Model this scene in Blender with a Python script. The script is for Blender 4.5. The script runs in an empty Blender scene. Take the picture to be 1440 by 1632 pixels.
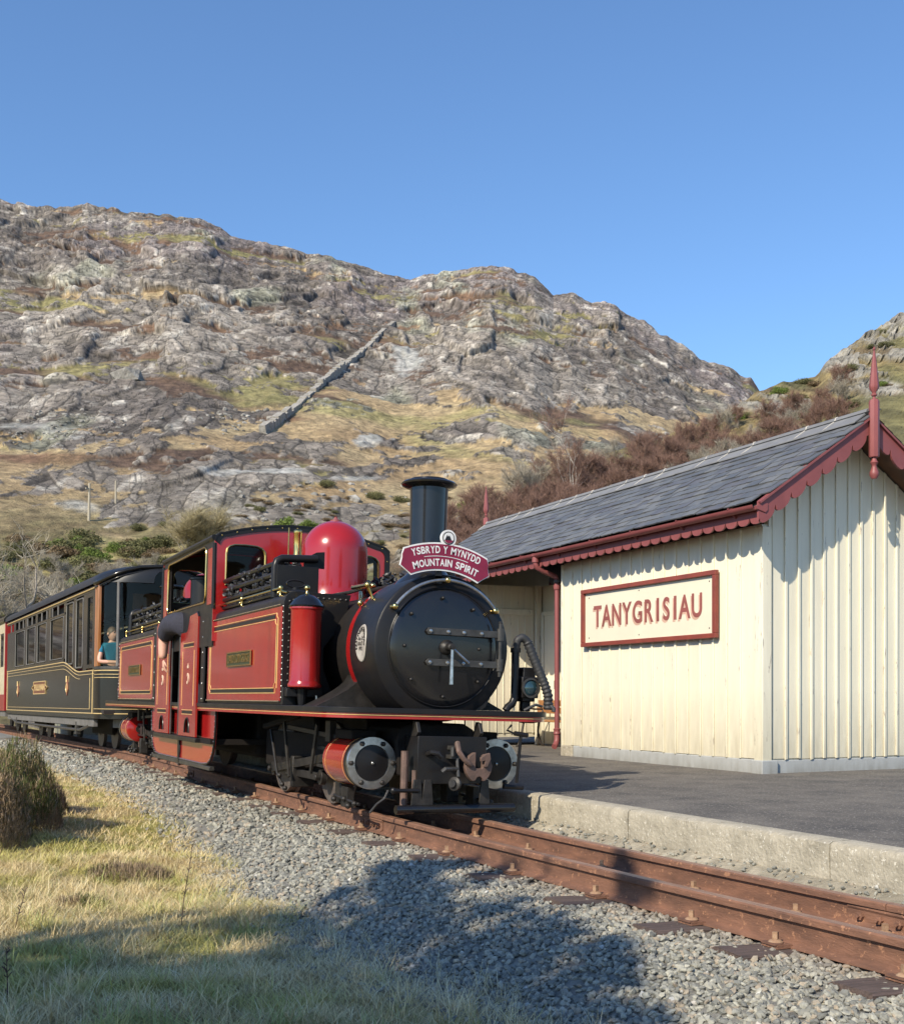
import bpy, bmesh, math, random
import numpy as np
from mathutils import Vector, Matrix, Euler
PI = math.pi
sc = bpy.context.scene
COL = sc.collection

# ------------------------------------------------------------------ camera, world, sun, exposure
FPX = 1850.0
TH = math.atan(869.0 / FPX)                      # the track runs to a point left of the picture
cam = bpy.data.cameras.new('camera')
cam.sensor_fit = 'HORIZONTAL'
cam.sensor_width = 36.0
cam.lens = 36.0 * FPX / 1440.0
cam.shift_y = (1108.0 - 816.0) / 1440.0
cam.clip_start = 0.1
cam.clip_end = 6000.0
camo = bpy.data.objects.new('camera', cam)
COL.objects.link(camo)
camo.location = (0, 0, 1.0)
camo.rotation_euler = (PI / 2, 0, -TH)
sc.camera = camo
CT, ST = math.cos(TH), math.sin(TH)

SUN = Vector((0.71, 0.42, -0.60)).normalized()    # direction the light travels
world = bpy.data.worlds.new('World')
sc.world = world
world.use_nodes = True
wn = world.node_tree
for n in list(wn.nodes):
    wn.nodes.remove(n)
sky = wn.nodes.new('ShaderNodeTexSky')
sky.sky_type = 'NISHITA'
sky.sun_disc = False
sky.sun_elevation = math.radians(36)
sky.sun_rotation = math.radians(239.4)
sky.altitude = 200
sky.air_density = 1.2
sky.dust_density = 0.3
sky.ozone_density = 7.8
bg = wn.nodes.new('ShaderNodeBackground')
bg.inputs['Strength'].default_value = 0.13
wo = wn.nodes.new('ShaderNodeOutputWorld')
wn.links.new(sky.outputs[0], bg.inputs[0])
wn.links.new(bg.outputs[0], wo.inputs[0])
sl = bpy.data.lights.new('sun', 'SUN')
sl.energy = 4.4
sl.angle = math.radians(0.55)
sl.color = (1.0, 0.90, 0.72)
so = bpy.data.objects.new('sun', sl)
COL.objects.link(so)
so.rotation_euler = (-SUN).to_track_quat('Z', 'Y').to_euler()
so.location = (-20, -10, 20)
sc.view_settings.view_transform = 'Standard'
sc.view_settings.look = 'None'
sc.view_settings.exposure = 0.53
sc.view_settings.gamma = 1.0
sc.view_settings.use_curve_mapping = False

# ------------------------------------------------------------------ node materials
def lin(c):
    return (c[0], c[1], c[2], 1.0)

def mat(name, col, rough=.5, metal=0., col2=None, vs=6., amt=.5, bump=0., bs=60., coat=0., stretch=(1, 1, 1),
        spots=None, spot_t=.62, spot_s=9., spot_st=(1, 1, 1), spec=.5, world_co=False, rvar=0.):
    m = bpy.data.materials.new(name)
    m.use_nodes = True
    nt = m.node_tree
    b = nt.nodes['Principled BSDF']
    b.inputs['Roughness'].default_value = rough
    b.inputs['Metallic'].default_value = metal
    b.inputs['Coat Weight'].default_value = coat
    b.inputs['Coat Roughness'].default_value = .08
    b.inputs['Specular IOR Level'].default_value = spec
    if world_co:
        tc = nt.nodes.new('ShaderNodeNewGeometry'); co = tc.outputs['Position']
    else:
        tc = nt.nodes.new('ShaderNodeTexCoord'); co = tc.outputs['Object']
    mp = nt.nodes.new('ShaderNodeMapping'); mp.inputs['Scale'].default_value = stretch
    nt.links.new(co, mp.inputs[0])
    n = nt.nodes.new('ShaderNodeTexNoise'); n.inputs['Scale'].default_value = vs; n.inputs['Detail'].default_value = 8
    n.inputs['Roughness'].default_value = .62
    nt.links.new(mp.outputs[0], n.inputs[0])
    rp = nt.nodes.new('ShaderNodeValToRGB')
    c2 = col2 if col2 else tuple(x * .72 for x in col)
    rp.color_ramp.elements[0].position = .5 - .3 * (1.1 - amt); rp.color_ramp.elements[0].color = lin(c2)
    rp.color_ramp.elements[1].position = .5 + .3 * (1.1 - amt); rp.color_ramp.elements[1].color = lin(col)
    nt.links.new(n.outputs['Fac'], rp.inputs[0])
    out = rp.outputs[0]
    if spots:
        mp2 = nt.nodes.new('ShaderNodeMapping'); mp2.inputs['Scale'].default_value = spot_st
        nt.links.new(co, mp2.inputs[0])
        n2 = nt.nodes.new('ShaderNodeTexNoise'); n2.inputs['Scale'].default_value = spot_s; n2.inputs['Detail'].default_value = 5
        n2.inputs['Roughness'].default_value = .7
        nt.links.new(mp2.outputs[0], n2.inputs[0])
        r2 = nt.nodes.new('ShaderNodeValToRGB')
        r2.color_ramp.elements[0].position = spot_t; r2.color_ramp.elements[0].color = (0, 0, 0, 1)
        r2.color_ramp.elements[1].position = spot_t + .03; r2.color_ramp.elements[1].color = (1, 1, 1, 1)
        nt.links.new(n2.outputs['Fac'], r2.inputs[0])
        mx = nt.nodes.new('ShaderNodeMix'); mx.data_type = 'RGBA'
        nt.links.new(r2.outputs[0], mx.inputs[0]); nt.links.new(out, mx.inputs[6]); mx.inputs[7].default_value = lin(spots)
        out = mx.outputs[2]
    nt.links.new(out, b.inputs['Base Color'])
    if rvar:
        mr = nt.nodes.new('ShaderNodeMapRange'); mr.inputs[3].default_value = max(0, rough - rvar); mr.inputs[4].default_value = min(1, rough + rvar)
        nt.links.new(n.outputs['Fac'], mr.inputs[0]); nt.links.new(mr.outputs[0], b.inputs['Roughness'])
    if bump:
        n3 = nt.nodes.new('ShaderNodeTexNoise'); n3.inputs['Scale'].default_value = bs; n3.inputs['Detail'].default_value = 6
        nt.links.new(mp.outputs[0], n3.inputs[0])
        bp = nt.nodes.new('ShaderNodeBump'); bp.inputs['Strength'].default_value = bump; bp.inputs['Distance'].default_value = .01
        nt.links.new(n3.outputs['Fac'], bp.inputs['Height']); nt.links.new(bp.outputs[0], b.inputs['Normal'])
    return m

def attr_mat(name, rough=.9, ns=30., amt=.35, bump=0., bdist=.02, bs=60., trans=0.):
    """base colour from the per-vertex 'tint' of the stone / blade / slope, broken up by noise"""
    m = bpy.data.materials.new(name); m.use_nodes = True
    nt = m.node_tree; b = nt.nodes['Principled BSDF']
    b.inputs['Roughness'].default_value = rough
    b.inputs['Specular IOR Level'].default_value = .3
    at = nt.nodes.new('ShaderNodeAttribute'); at.attribute_name = 'tint'
    geo = nt.nodes.new('ShaderNodeNewGeometry')
    n = nt.nodes.new('ShaderNodeTexNoise'); n.inputs['Scale'].default_value = ns; n.inputs['Detail'].default_value = 8
    n.inputs['Roughness'].default_value = .65
    nt.links.new(geo.outputs['Position'], n.inputs[0])
    mr = nt.nodes.new('ShaderNodeMapRange'); mr.inputs[1].default_value = .3; mr.inputs[2].default_value = .7
    mr.inputs[3].default_value = 1 - amt; mr.inputs[4].default_value = 1 + amt
    nt.links.new(n.outputs['Fac'], mr.inputs[0])
    mx = nt.nodes.new('ShaderNodeVectorMath'); mx.operation = 'SCALE'
    nt.links.new(at.outputs['Color'], mx.inputs[0]); nt.links.new(mr.outputs[0], mx.inputs['Scale'])
    nt.links.new(mx.outputs[0], b.inputs['Base Color'])
    if trans:
        b.inputs['Subsurface Weight'].default_value = 0
    if bump:
        n3 = nt.nodes.new('ShaderNodeTexNoise'); n3.inputs['Scale'].default_value = bs; n3.inputs['Detail'].default_value = 8
        n3.inputs['Roughness'].default_value = .7
        nt.links.new(geo.outputs['Position'], n3.inputs[0])
        bp = nt.nodes.new('ShaderNodeBump'); bp.inputs['Strength'].default_value = bump; bp.inputs['Distance'].default_value = bdist
        nt.links.new(n3.outputs['Fac'], bp.inputs['Height']); nt.links.new(bp.outputs[0], b.inputs['Normal'])
    return m

def glass_mat(name, tint=(.75, .82, .8), clear=.6, rough=.02):
    m = bpy.data.materials.new(name); m.use_nodes = True
    nt = m.node_tree
    for n in list(nt.nodes): nt.nodes.remove(n)
    o = nt.nodes.new('ShaderNodeOutputMaterial')
    t = nt.nodes.new('ShaderNodeBsdfTransparent'); t.inputs[0].default_value = lin(tuple(x * clear for x in tint))
    g = nt.nodes.new('ShaderNodeBsdfGlossy'); g.inputs['Roughness'].default_value = rough
    f = nt.nodes.new('ShaderNodeFresnel'); f.inputs[0].default_value = 1.35
    mx = nt.nodes.new('ShaderNodeMixShader')
    nt.links.new(f.outputs[0], mx.inputs[0]); nt.links.new(t.outputs[0], mx.inputs[1]); nt.links.new(g.outputs[0], mx.inputs[2])
    nt.links.new(mx.outputs[0], o.inputs[0])
    return m

M = {}
M['red'] = mat('engine_red', (.34, .012, .012), .22, col2=(.27, .010, .010), vs=3, bump=.03, bs=20, coat=.6)
M['redside'] = mat('engine_red_side', (.33, .012, .008), .18, col2=(.24, .008, .006), vs=2.2, stretch=(1, 3, .5), bump=.04, bs=9, coat=.6)
M['black'] = mat('engine_black', (.010, .010, .012), .34, col2=(.016, .014, .013), vs=5, bump=.06, bs=30, rvar=.12, spec=.28)
M['gloss'] = mat('gloss_black', (.007, .007, .009), .2, col2=(.013, .012, .011), vs=5, bump=.05, bs=14, coat=.2, rvar=.07)
M['oily'] = mat('oily_steel', (.038, .033, .03), .5, metal=.3, col2=(.012, .011, .010), vs=12, bump=.2, bs=50)
M['grime'] = mat('frame_grime', (.009, .008, .008), .75, spec=.2, col2=(.016, .012, .010), vs=14, bump=.2, bs=70)
M['steel'] = mat('bright_steel', (.55, .54, .52), .3, metal=.9, col2=(.30, .29, .27), vs=14, bump=.08, bs=80)
M['brass'] = mat('brass', (.78, .55, .20), .2, metal=1., col2=(.60, .42, .16), vs=10)
M['cream_line'] = mat('lining_gold', (.72, .46, .17), .35)
M['lineblack'] = mat('lining_black', (.012, .01, .01), .4)
M['rust'] = mat('rail_rust', (.22, .105, .064), .85, col2=(.105, .052, .034), vs=9, stretch=(1, .5, 2), bump=.35, bs=70, spots=(.32, .16, .09), spot_t=.6, spot_s=26)
M['railtop'] = mat('rail_top', (.42, .25, .17), .42, metal=.35, col2=(.22, .10, .06), vs=7, stretch=(5, .3, 1), bump=.1, bs=90)
M['rustpale'] = mat('bolt_rust', (.36, .24, .15), .85, col2=(.25, .14, .08), vs=30, bump=.3, bs=120)
M['sleeper'] = mat('sleeper_wood', (.14, .095, .08), .9, col2=(.06, .043, .036), vs=7, stretch=(.6, 9, 5), bump=.8, bs=26)
M['cream'] = mat('cream_boards', (.78, .725, .57), .55, col2=(.70, .65, .51), vs=2.2, stretch=(3, 3, .35), bump=.12, bs=16, spots=(.36, .32, .27), spot_t=.66, spot_s=6.5, spot_st=(4, 4, .45), world_co=True)
M['creambat'] = mat('cream_battens', (.80, .75, .59), .5, col2=(.70, .65, .51), vs=3, stretch=(3, 3, .35), bump=.2, bs=20, spots=(.38, .33, .27), spot_t=.615, spot_s=6.5, spot_st=(4, 4, .55), world_co=True)
M['plinth'] = mat('grey_plinth', (.44, .455, .46), .7, col2=(.36, .37, .37), vs=3, bump=.15, bs=40, world_co=True)
M['oxide'] = mat('maroon_paint', (.245, .070, .068), .5, col2=(.20, .056, .055), vs=5, bump=.1, bs=30, spots=(.50, .36, .31), spot_t=.74, spot_s=7)
M['signframe'] = mat('sign_frame', (.26, .06, .04), .4, col2=(.19, .045, .035), vs=6, bump=.1, bs=30)
M['signpanel'] = mat('sign_panel', (.72, .67, .52), .45, col2=(.68, .63, .49), vs=2.5, bump=.04, bs=12)
M['signletter'] = mat('sign_letter', (.31, .095, .08), .5)
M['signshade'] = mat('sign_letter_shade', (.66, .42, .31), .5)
M['ridge'] = mat('ridge_tile', (.20, .20, .205), .55, col2=(.15, .15, .155), vs=4, bump=.12, bs=30)
M['workplate'] = mat('works_plate', (.42, .38, .33), .45, col2=(.30, .27, .24), vs=20)
M['mortar'] = mat('mortar', (.62, .58, .52), .9, bump=.3, bs=60)
SL = []
for i, (a, b) in enumerate([((.125, .128, .132), (.09, .093, .098)), ((.145, .147, .15), (.105, .108, .112)), ((.105, .108, .114), (.08, .083, .088)), ((.16, .16, .157), (.115, .116, .117)), ((.12, .118, .125), (.08, .08, .088))]):
    SL.append(mat('slate', a, .5, col2=b, vs=7, bump=.3, bs=22, spots=(.26, .27, .25), spot_t=.70, spot_s=14, rvar=.12, world_co=True))
M['asphalt'] = mat('platform_asphalt', (.15, .132, .112), .92, col2=(.07, .063, .058), vs=2.2, bump=1.0, bs=60, spots=(.30, .275, .235), spot_t=.585, spot_s=42, world_co=True)
M['kerb'] = mat('platform_kerb', (.41, .365, .285), .9, col2=(.27, .24, .185), vs=7, bump=1.2, bs=38, spots=(.55, .51, .43), spot_t=.60, spot_s=45, world_co=True)
M['soil'] = mat('soil', (.15, .13, .10), .95, col2=(.08, .07, .055), vs=6, bump=1.0, bs=40, world_co=True)
M['coachblack'] = mat('coach_black', (.016, .015, .014), .16, col2=(.012, .011, .010), vs=2, spec=.35, coat=.0, bump=.02, bs=5)
M['roofblack'] = mat('roof_black', (.012, .012, .013), .4, vs=3)
M['tealdark'] = mat('dark_green_cotton', (.02, .06, .05), .85)
M['crestred'] = mat('crest_red', (.35, .13, .08), .5)
M['cartouche'] = mat('cartouche_red', (.16, .06, .035), .4)
M['gold'] = mat('gold_lining', (.72, .52, .24), .35, metal=.2)
M['wood'] = mat('varnished_wood', (.36, .15, .045), .3, col2=(.25, .09, .03), vs=6, stretch=(6, 6, .6), coat=.5)
M['grey'] = mat('underframe_grey', (.16, .15, .145), .6, col2=(.10, .095, .09), vs=5)
M['darkin'] = mat('dark_interior', (.03, .022, .02), .7)
M['inwood'] = mat('interior_wood', (.16, .075, .04), .5, col2=(.09, .045, .025), vs=5)
M['seat'] = mat('seat_cloth', (.10, .03, .03), .8)
M['coachglass'] = glass_mat('coach_glass', (.86, .90, .84), .95)
M['cabglass'] = M['coachglass']
M['creamcoach'] = mat('coach_cream', (.72, .62, .42), .3, coat=.4)
M['redcoach'] = mat('coach_red', (.33, .03, .03), .3, coat=.4)
M['maroon'] = mat('headboard_maroon', (.24, .012, .045), .35)
M['white'] = mat('white_paint', (.80, .79, .78), .4, amt=.1)
M['coal'] = mat('coal', (.03, .03, .033), .42, col2=(.012, .012, .013), vs=18, bump=.8, bs=40)
M['rubber'] = mat('rubber', (.028, .028, .03), .6, bump=.2, bs=60)
M['skin'] = mat('skin', (.62, .36, .27), .5, col2=(.55, .29, .21), vs=12)
M['navy'] = mat('navy_cotton', (.028, .028, .045), .85, bump=.6, bs=40, vs=20)
M['teal'] = mat('teal_cotton', (.005, .17, .29), .8, bump=.4, bs=40)
M['pink'] = mat('pink_cotton', (.45, .10, .16), .8)
M['charcoal'] = mat('charcoal_cotton', (.05, .05, .055), .85)
M['hair'] = mat('brown_hair', (.10, .06, .035), .6, col2=(.08, .05, .03), vs=40, stretch=(1, 1, .2))
M['bench'] = mat('bench_wood', (.42, .20, .07), .5, col2=(.30, .13, .05), vs=9, stretch=(5, .5, 5))
M['iron'] = mat('cast_iron', (.045, .035, .028), .5, bump=.2, bs=40)
M['lens'] = mat('lamp_lens', (.02, .05, .06), .05, coat=1.)
M['pole'] = mat('pole_wood', (.42, .37, .28), .8)
M['drystone'] = mat('dry_stone', (.40, .375, .33), .95, col2=(.20, .185, .165), vs=2.2, bump=1, bs=5, world_co=True)
M['bark'] = mat('pale_bark', (.34, .30, .25), .9, col2=(.15, .125, .10), vs=5, world_co=True)
M['barkdark'] = mat('dark_bark', (.14, .11, .09), .9, col2=(.08, .06, .05), vs=5, world_co=True)
M['birch'] = mat('birch_bark', (.62, .58, .52), .8, col2=(.3, .27, .24), vs=3, world_co=True)
M['stones'] = attr_mat('ballast_stone', .85, ns=60, amt=.25, bump=.5, bdist=.006, bs=120)
M['blades'] = attr_mat('grass_blade', .8, ns=3, amt=.15)
M['twigs'] = attr_mat('heather_twig', .9, ns=8, amt=.3)
M['leaves'] = attr_mat('bush_leaf', .8, ns=2, amt=.3)
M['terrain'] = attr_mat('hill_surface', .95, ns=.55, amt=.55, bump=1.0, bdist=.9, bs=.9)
M['near'] = attr_mat('near_ground', .95, ns=9, amt=.35, bump=1.0, bdist=.02, bs=30)

def splash(m, z0, z1, col, amt):
    """weathering: splashed dirt on the foot of painted boards"""
    nt = m.node_tree; b = nt.nodes['Principled BSDF']; src = b.inputs['Base Color'].links[0].from_socket
    g = nt.nodes.new('ShaderNodeNewGeometry'); sp = nt.nodes.new('ShaderNodeSeparateXYZ'); nt.links.new(g.outputs['Position'], sp.inputs[0])
    r = nt.nodes.new('ShaderNodeMapRange'); r.inputs[1].default_value = z1; r.inputs[2].default_value = z0; r.inputs[3].default_value = 0; r.inputs[4].default_value = amt
    nt.links.new(sp.outputs[2], r.inputs[0])
    mp = nt.nodes.new('ShaderNodeMapping'); mp.inputs['Scale'].default_value = (9, 9, 2); nt.links.new(g.outputs['Position'], mp.inputs[0])
    n = nt.nodes.new('ShaderNodeTexNoise'); n.inputs['Scale'].default_value = 1.6; n.inputs['Detail'].default_value = 8; nt.links.new(mp.outputs[0], n.inputs[0])
    mu = nt.nodes.new('ShaderNodeMath'); mu.operation = 'MULTIPLY'; nt.links.new(r.outputs[0], mu.inputs[0]); nt.links.new(n.outputs['Fac'], mu.inputs[1])
    mx = nt.nodes.new('ShaderNodeMix'); mx.data_type = 'RGBA'; nt.links.new(mu.outputs[0], mx.inputs[0]); nt.links.new(src, mx.inputs[6]); mx.inputs[7].default_value = lin(col)
    nt.links.new(mx.outputs[2], b.inputs['Base Color'])
splash(M['cream'], .3, 1.1, (.34, .30, .21), .9); splash(M['creambat'], .3, 1.1, (.34, .30, .21), .9)
splash(M['plinth'], .12, .35, (.16, .15, .12), 1.1)

# ------------------------------------------------------------------ mesh builder
def basis(d):
    d = Vector(d).normalized()
    a = Vector((0, 0, 1)) if abs(d.z) < .9 else Vector((1, 0, 0))
    u = a.cross(d).normalized(); v = d.cross(u)
    return u, v, d

class MB:
    def __init__(s):
        s.v = []; s.f = []
    def add(s, vs, fs):
        o = len(s.v); s.v += [tuple(p) for p in vs]; s.f += [tuple(i + o for i in f) for f in fs]; return s
    def box(s, x0, x1, y0, y1, z0, z1):
        if x0 > x1: x0, x1 = x1, x0
        if y0 > y1: y0, y1 = y1, y0
        if z0 > z1: z0, z1 = z1, z0
        vs = [(x, y, z) for x in (x0, x1) for y in (y0, y1) for z in (z0, z1)]
        return s.add(vs, [(0, 1, 3, 2), (4, 6, 7, 5), (0, 4, 5, 1), (2, 3, 7, 6), (0, 2, 6, 4), (1, 5, 7, 3)])
    def obox(s, c, sx, sy, sz, mtx):
        vs = [Vector(c) + mtx @ Vector((x * sx / 2, y * sy / 2, z * sz / 2)) for x in (-1, 1) for y in (-1, 1) for z in (-1, 1)]
        return s.add(vs, [(0, 1, 3, 2), (4, 6, 7, 5), (0, 4, 5, 1), (2, 3, 7, 6), (0, 2, 6, 4), (1, 5, 7, 3)])
    def bar(s, p0, p1, w, h, up=(0, 0, 1)):
        p0 = Vector(p0); p1 = Vector(p1); d = (p1 - p0).normalized(); u = Vector(up)
        r = d.cross(u)
        if r.length < 1e-4: r = Vector((1, 0, 0))
        r.normalize(); u = r.cross(d)
        vs = [q + r * a * w / 2 + u * b * h / 2 for q in (p0, p1) for a in (-1, 1) for b in (-1, 1)]
        return s.add(vs, [(0, 1, 3, 2), (4, 6, 7, 5), (0, 4, 5, 1), (2, 3, 7, 6), (0, 2, 6, 4), (1, 5, 7, 3)])
    def lathe(s, prof, c=(0, 0, 0), axis=(0, 0, 1), seg=32, a0=0, a1=2 * PI):
        """prof: list of (radius, height along axis)"""
        u, v, d = basis(axis); c = Vector(c); full = abs(a1 - a0 - 2 * PI) < 1e-6
        n = seg if full else seg + 1; vs = []; fs = []
        for r, h in prof:
            for i in range(n):
                a = a0 + (a1 - a0) * i / seg
                vs.append(c + d * h + u * (r * math.cos(a)) + v * (r * math.sin(a)))
        for j in range(len(prof) - 1):
            for i in range(seg):
                k = (i + 1) % n
                fs.append((j * n + i, j * n + k, (j + 1) * n + k, (j + 1) * n + i))
        if full:
            if prof[0][0] > 1e-5: fs.append(tuple(range(n - 1, -1, -1)))
            if prof[-1][0] > 1e-5: fs.append(tuple((len(prof) - 1) * n + i for i in range(n)))
        return s.add(vs, fs)
    def cyl(s, p0, p1, r0, r1=None, seg=16):
        r1 = r0 if r1 is None else r1
        p0 = Vector(p0); p1 = Vector(p1); L = (p1 - p0).length
        return s.lathe([(r0, 0), (r1, L)], p0, p1 - p0, seg)
    def ball(s, c, r, seg=12, sy=1, sz=1, sx=1):
        vs = []; fs = []; n = seg; m = max(4, seg // 2)
        for j in range(m + 1):
            t = PI * j / m
            for i in range(n):
                a = 2 * PI * i / n
                vs.append((c[0] + r * sx * math.sin(t) * math.cos(a), c[1] + r * sy * math.sin(t) * math.sin(a), c[2] + r * sz * math.cos(t)))
        for j in range(m):
            for i in range(n):
                k = (i + 1) % n
                fs.append((j * n + i, (j + 1) * n + i, (j + 1) * n + k, j * n + k))
        return s.add(vs, fs)
    def tube(s, pts, r, seg=8, closed=False):
        pts = [Vector(p) for p in pts]; n = len(pts); rr = r if isinstance(r, (list, tuple)) else [r] * n
        vs = []; fs = []; u = None
        for i, p in enumerate(pts):
            a = pts[(i - 1) % n] if (closed or i > 0) else p; b = pts[(i + 1) % n] if (closed or i < n - 1) else p
            d = (b - a).normalized()
            if u is None: u, v, _ = basis(d)
            else:
                u = (u - d * u.dot(d)).normalized(); v = d.cross(u)
            for k in range(seg):
                t = 2 * PI * k / seg
                vs.append(p + (u * math.cos(t) + v * math.sin(t)) * rr[i])
        for i in range(n if closed else n - 1):
            j = (i + 1) % n
            for k in range(seg):
                l = (k + 1) % seg
                fs.append((i * seg + k, i * seg + l, j * seg + l, j * seg + k))
        if not closed:
            fs.append(tuple(range(seg - 1, -1, -1))); fs.append(tuple((n - 1) * seg + k for k in range(seg)))
        return s.add(vs, fs)
    def prism(s, outline, mapf, t0, t1):
        """outline of (a,b) pairs; mapf(a,b,t) -> point; solid between t0 and t1"""
        n = len(outline)
        vs = [mapf(a, b, t0) for a, b in outline] + [mapf(a, b, t1) for a, b in outline]
        fs = [tuple(range(n - 1, -1, -1)), tuple(range(n, 2 * n))] + [(i, (i + 1) % n, n + (i + 1) % n, n + i) for i in range(n)]
        return s.add(vs, fs)
    def mesh(s, name, smooth=35):
        me = bpy.data.meshes.new(name); me.from_pydata(s.v, [], s.f); me.update()
        bm = bmesh.new(); bm.from_mesh(me); bmesh.ops.recalc_face_normals(bm, faces=bm.faces); bm.to_mesh(me); bm.free()
        if smooth:
            me.shade_smooth(); me.set_sharp_from_angle(angle=math.radians(smooth))
        return me
    def build(s, name, m, parent=None, bev=0, smooth=35, kind=None, label=None):
        me = s.mesh(name, smooth); me.materials.append(m)
        return link(name, me, parent, bev, kind, label)

def link(name, me, parent=None, bev=0, kind=None, label=None):
    o = bpy.data.objects.new(name, me); COL.objects.link(o)
    if parent: o.parent = parent
    if bev:
        b = o.modifiers.new('bevel', 'BEVEL'); b.width = bev; b.segments = 2; b.limit_method = 'ANGLE'; b.angle_limit = math.radians(40)
    if kind: o['kind'] = kind
    if label: o['label'] = label
    return o

def thing(name, label, cat, loc=(0, 0, 0), rot=(0, 0, 0), group=None):
    o = bpy.data.objects.new(name, None); COL.objects.link(o); o.empty_display_size = .2
    o.location = loc; o.rotation_euler = rot
    return tag(o, label, cat, group)

def tag(o, label, cat, group=None):
    o['label'] = label; o['category'] = cat
    if group: o['group'] = group
    return o

def plate(name, outer, holes, mapf, thick, m, parent, bev=0, both=True):
    """flat sheet with holes: filled 2D curve -> mesh -> mapped to 3D"""
    cu = bpy.data.curves.new(name, 'CURVE'); cu.dimensions = '2D'; cu.fill_mode = 'BOTH'; cu.extrude = thick / 2
    for ol in [outer] + holes:
        sp = cu.splines.new('POLY'); sp.points.add(len(ol) - 1)
        for p, (a, b) in zip(sp.points, ol): p.co = (a, b, 0, 1)
        sp.use_cyclic_u = True
    to = bpy.data.objects.new('tmp', cu)
    me = bpy.data.meshes.new_from_object(to)
    bpy.data.objects.remove(to); bpy.data.curves.remove(cu)
    for v in me.vertices: v.co = mapf(v.co.x, v.co.y, v.co.z)
    me.name = name; me.materials.clear(); me.materials.append(m)
    bm = bmesh.new(); bm.from_mesh(me); bmesh.ops.remove_doubles(bm, verts=bm.verts, dist=1e-5)
    bmesh.ops.recalc_face_normals(bm, faces=bm.faces); bm.to_mesh(me); bm.free()
    for p in me.polygons: p.use_smooth = False
    return link(name, me, parent, bev)

def text_mesh(s, size, extrude=.002, offset=0., spacing=1., sx=1.):
    cu = bpy.data.curves.new('lettering', 'FONT'); cu.body = s; cu.size = size; cu.extrude = extrude; cu.offset = offset
    cu.align_x = 'CENTER'; cu.align_y = 'CENTER'; cu.space_character = spacing
    to = bpy.data.objects.new('tmp', cu); me = bpy.data.meshes.new_from_object(to)
    vs = [(v.co.x * sx, v.co.y, v.co.z) for v in me.vertices]; fs = [tuple(p.vertices) for p in me.polygons]
    bpy.data.objects.remove(to); bpy.data.curves.remove(cu); bpy.data.meshes.remove(me)
    return vs, fs

def rrect(x0, x1, y0, y1, r, n=5, rs=None):
    rs = rs or (r, r, r, r); out = []
    for (cx, cy, a, rr) in ((x1, y1, 0, rs[0]), (x0, y1, 90, rs[1]), (x0, y0, 180, rs[2]), (x1, y0, 270, rs[3])):
        sx = -1 if cx == x1 else 1; sy = -1 if cy == y1 else 1
        for i in range(n + 1):
            t = math.radians(a + 90 * i / n)
            out.append((cx + sx * rr + rr * math.cos(t), cy + sy * rr + rr * math.sin(t)))
    return out

def set_tint(me, cols):
    a = me.color_attributes.new('tint', 'FLOAT_COLOR', 'POINT')
    c = np.ones((len(cols), 4), np.float32); c[:, :3] = cols
    a.data.foreach_set('color', c.ravel())

def np_mesh(name, V, F, cols=None, smooth=False):
    """V (n,3), F (m,k) arrays"""
    me = bpy.data.meshes.new(name); k = F.shape[1]
    me.vertices.add(len(V)); me.vertices.foreach_set('co', V.astype(np.float32).ravel())
    me.loops.add(F.size); me.loops.foreach_set('vertex_index', F.astype(np.int32).ravel())
    me.polygons.add(len(F)); me.polygons.foreach_set('loop_start', np.arange(0, F.size, k, dtype=np.int32))
    me.polygons.foreach_set('loop_total', np.full(len(F), k, np.int32))
    me.polygons.foreach_set('use_smooth', np.full(len(F), smooth, bool))
    me.update(calc_edges=True)
    if cols is not None: set_tint(me, cols)
    return me

def copy_tree(o, parent=None, label=None):
    c = o.copy(); COL.objects.link(c); c.parent = parent
    if label: c['label'] = label
    for ch in o.children: copy_tree(ch, c)
    return c

rng = np.random.default_rng(7)
random.seed(5)

# numpy noise
def _h(ix, iy, iz, seed):
    h = (ix.astype(np.uint32) * np.uint32(374761393) + iy.astype(np.uint32) * np.uint32(668265263) + iz.astype(np.uint32) * np.uint32(2246822519) + np.uint32((seed * 3266489917) & 0xffffffff))
    h ^= h >> np.uint32(15); h *= np.uint32(2246822519); h ^= h >> np.uint32(13); h *= np.uint32(3266489917); h ^= h >> np.uint32(16)
    return (h & np.uint32(0xffffff)).astype(np.float32) / float(0xffffff)
def noise(x, y, z=None, seed=0):
    if z is None: z = np.zeros_like(x)
    x0 = np.floor(x); y0 = np.floor(y); z0 = np.floor(z)
    fx = x - x0; fy = y - y0; fz = z - z0
    fx = fx * fx * (3 - 2 * fx); fy = fy * fy * (3 - 2 * fy); fz = fz * fz * (3 - 2 * fz)
    x0 = x0.astype(np.int64); y0 = y0.astype(np.int64); z0 = z0.astype(np.int64)
    r = 0
    for dx in (0, 1):
        for dy in (0, 1):
            for dz in (0, 1):
                w = (fx if dx else 1 - fx) * (fy if dy else 1 - fy) * (fz if dz else 1 - fz)
                r = r + w * _h((x0 + dx) & 0xffffffff, (y0 + dy) & 0xffffffff, (z0 + dz) & 0xffffffff, seed)
    return r
def fbm(x, y, z=None, seed=0, oct=5, g=.5):
    r = 0; a = 1; t = 0
    for o in range(oct):
        r = r + a * noise(x * 2 ** o + o * 17.3, y * 2 ** o + o * 9.1, None if z is None else z * 2 ** o, seed + o); t += a; a *= g
    return r / t
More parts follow.
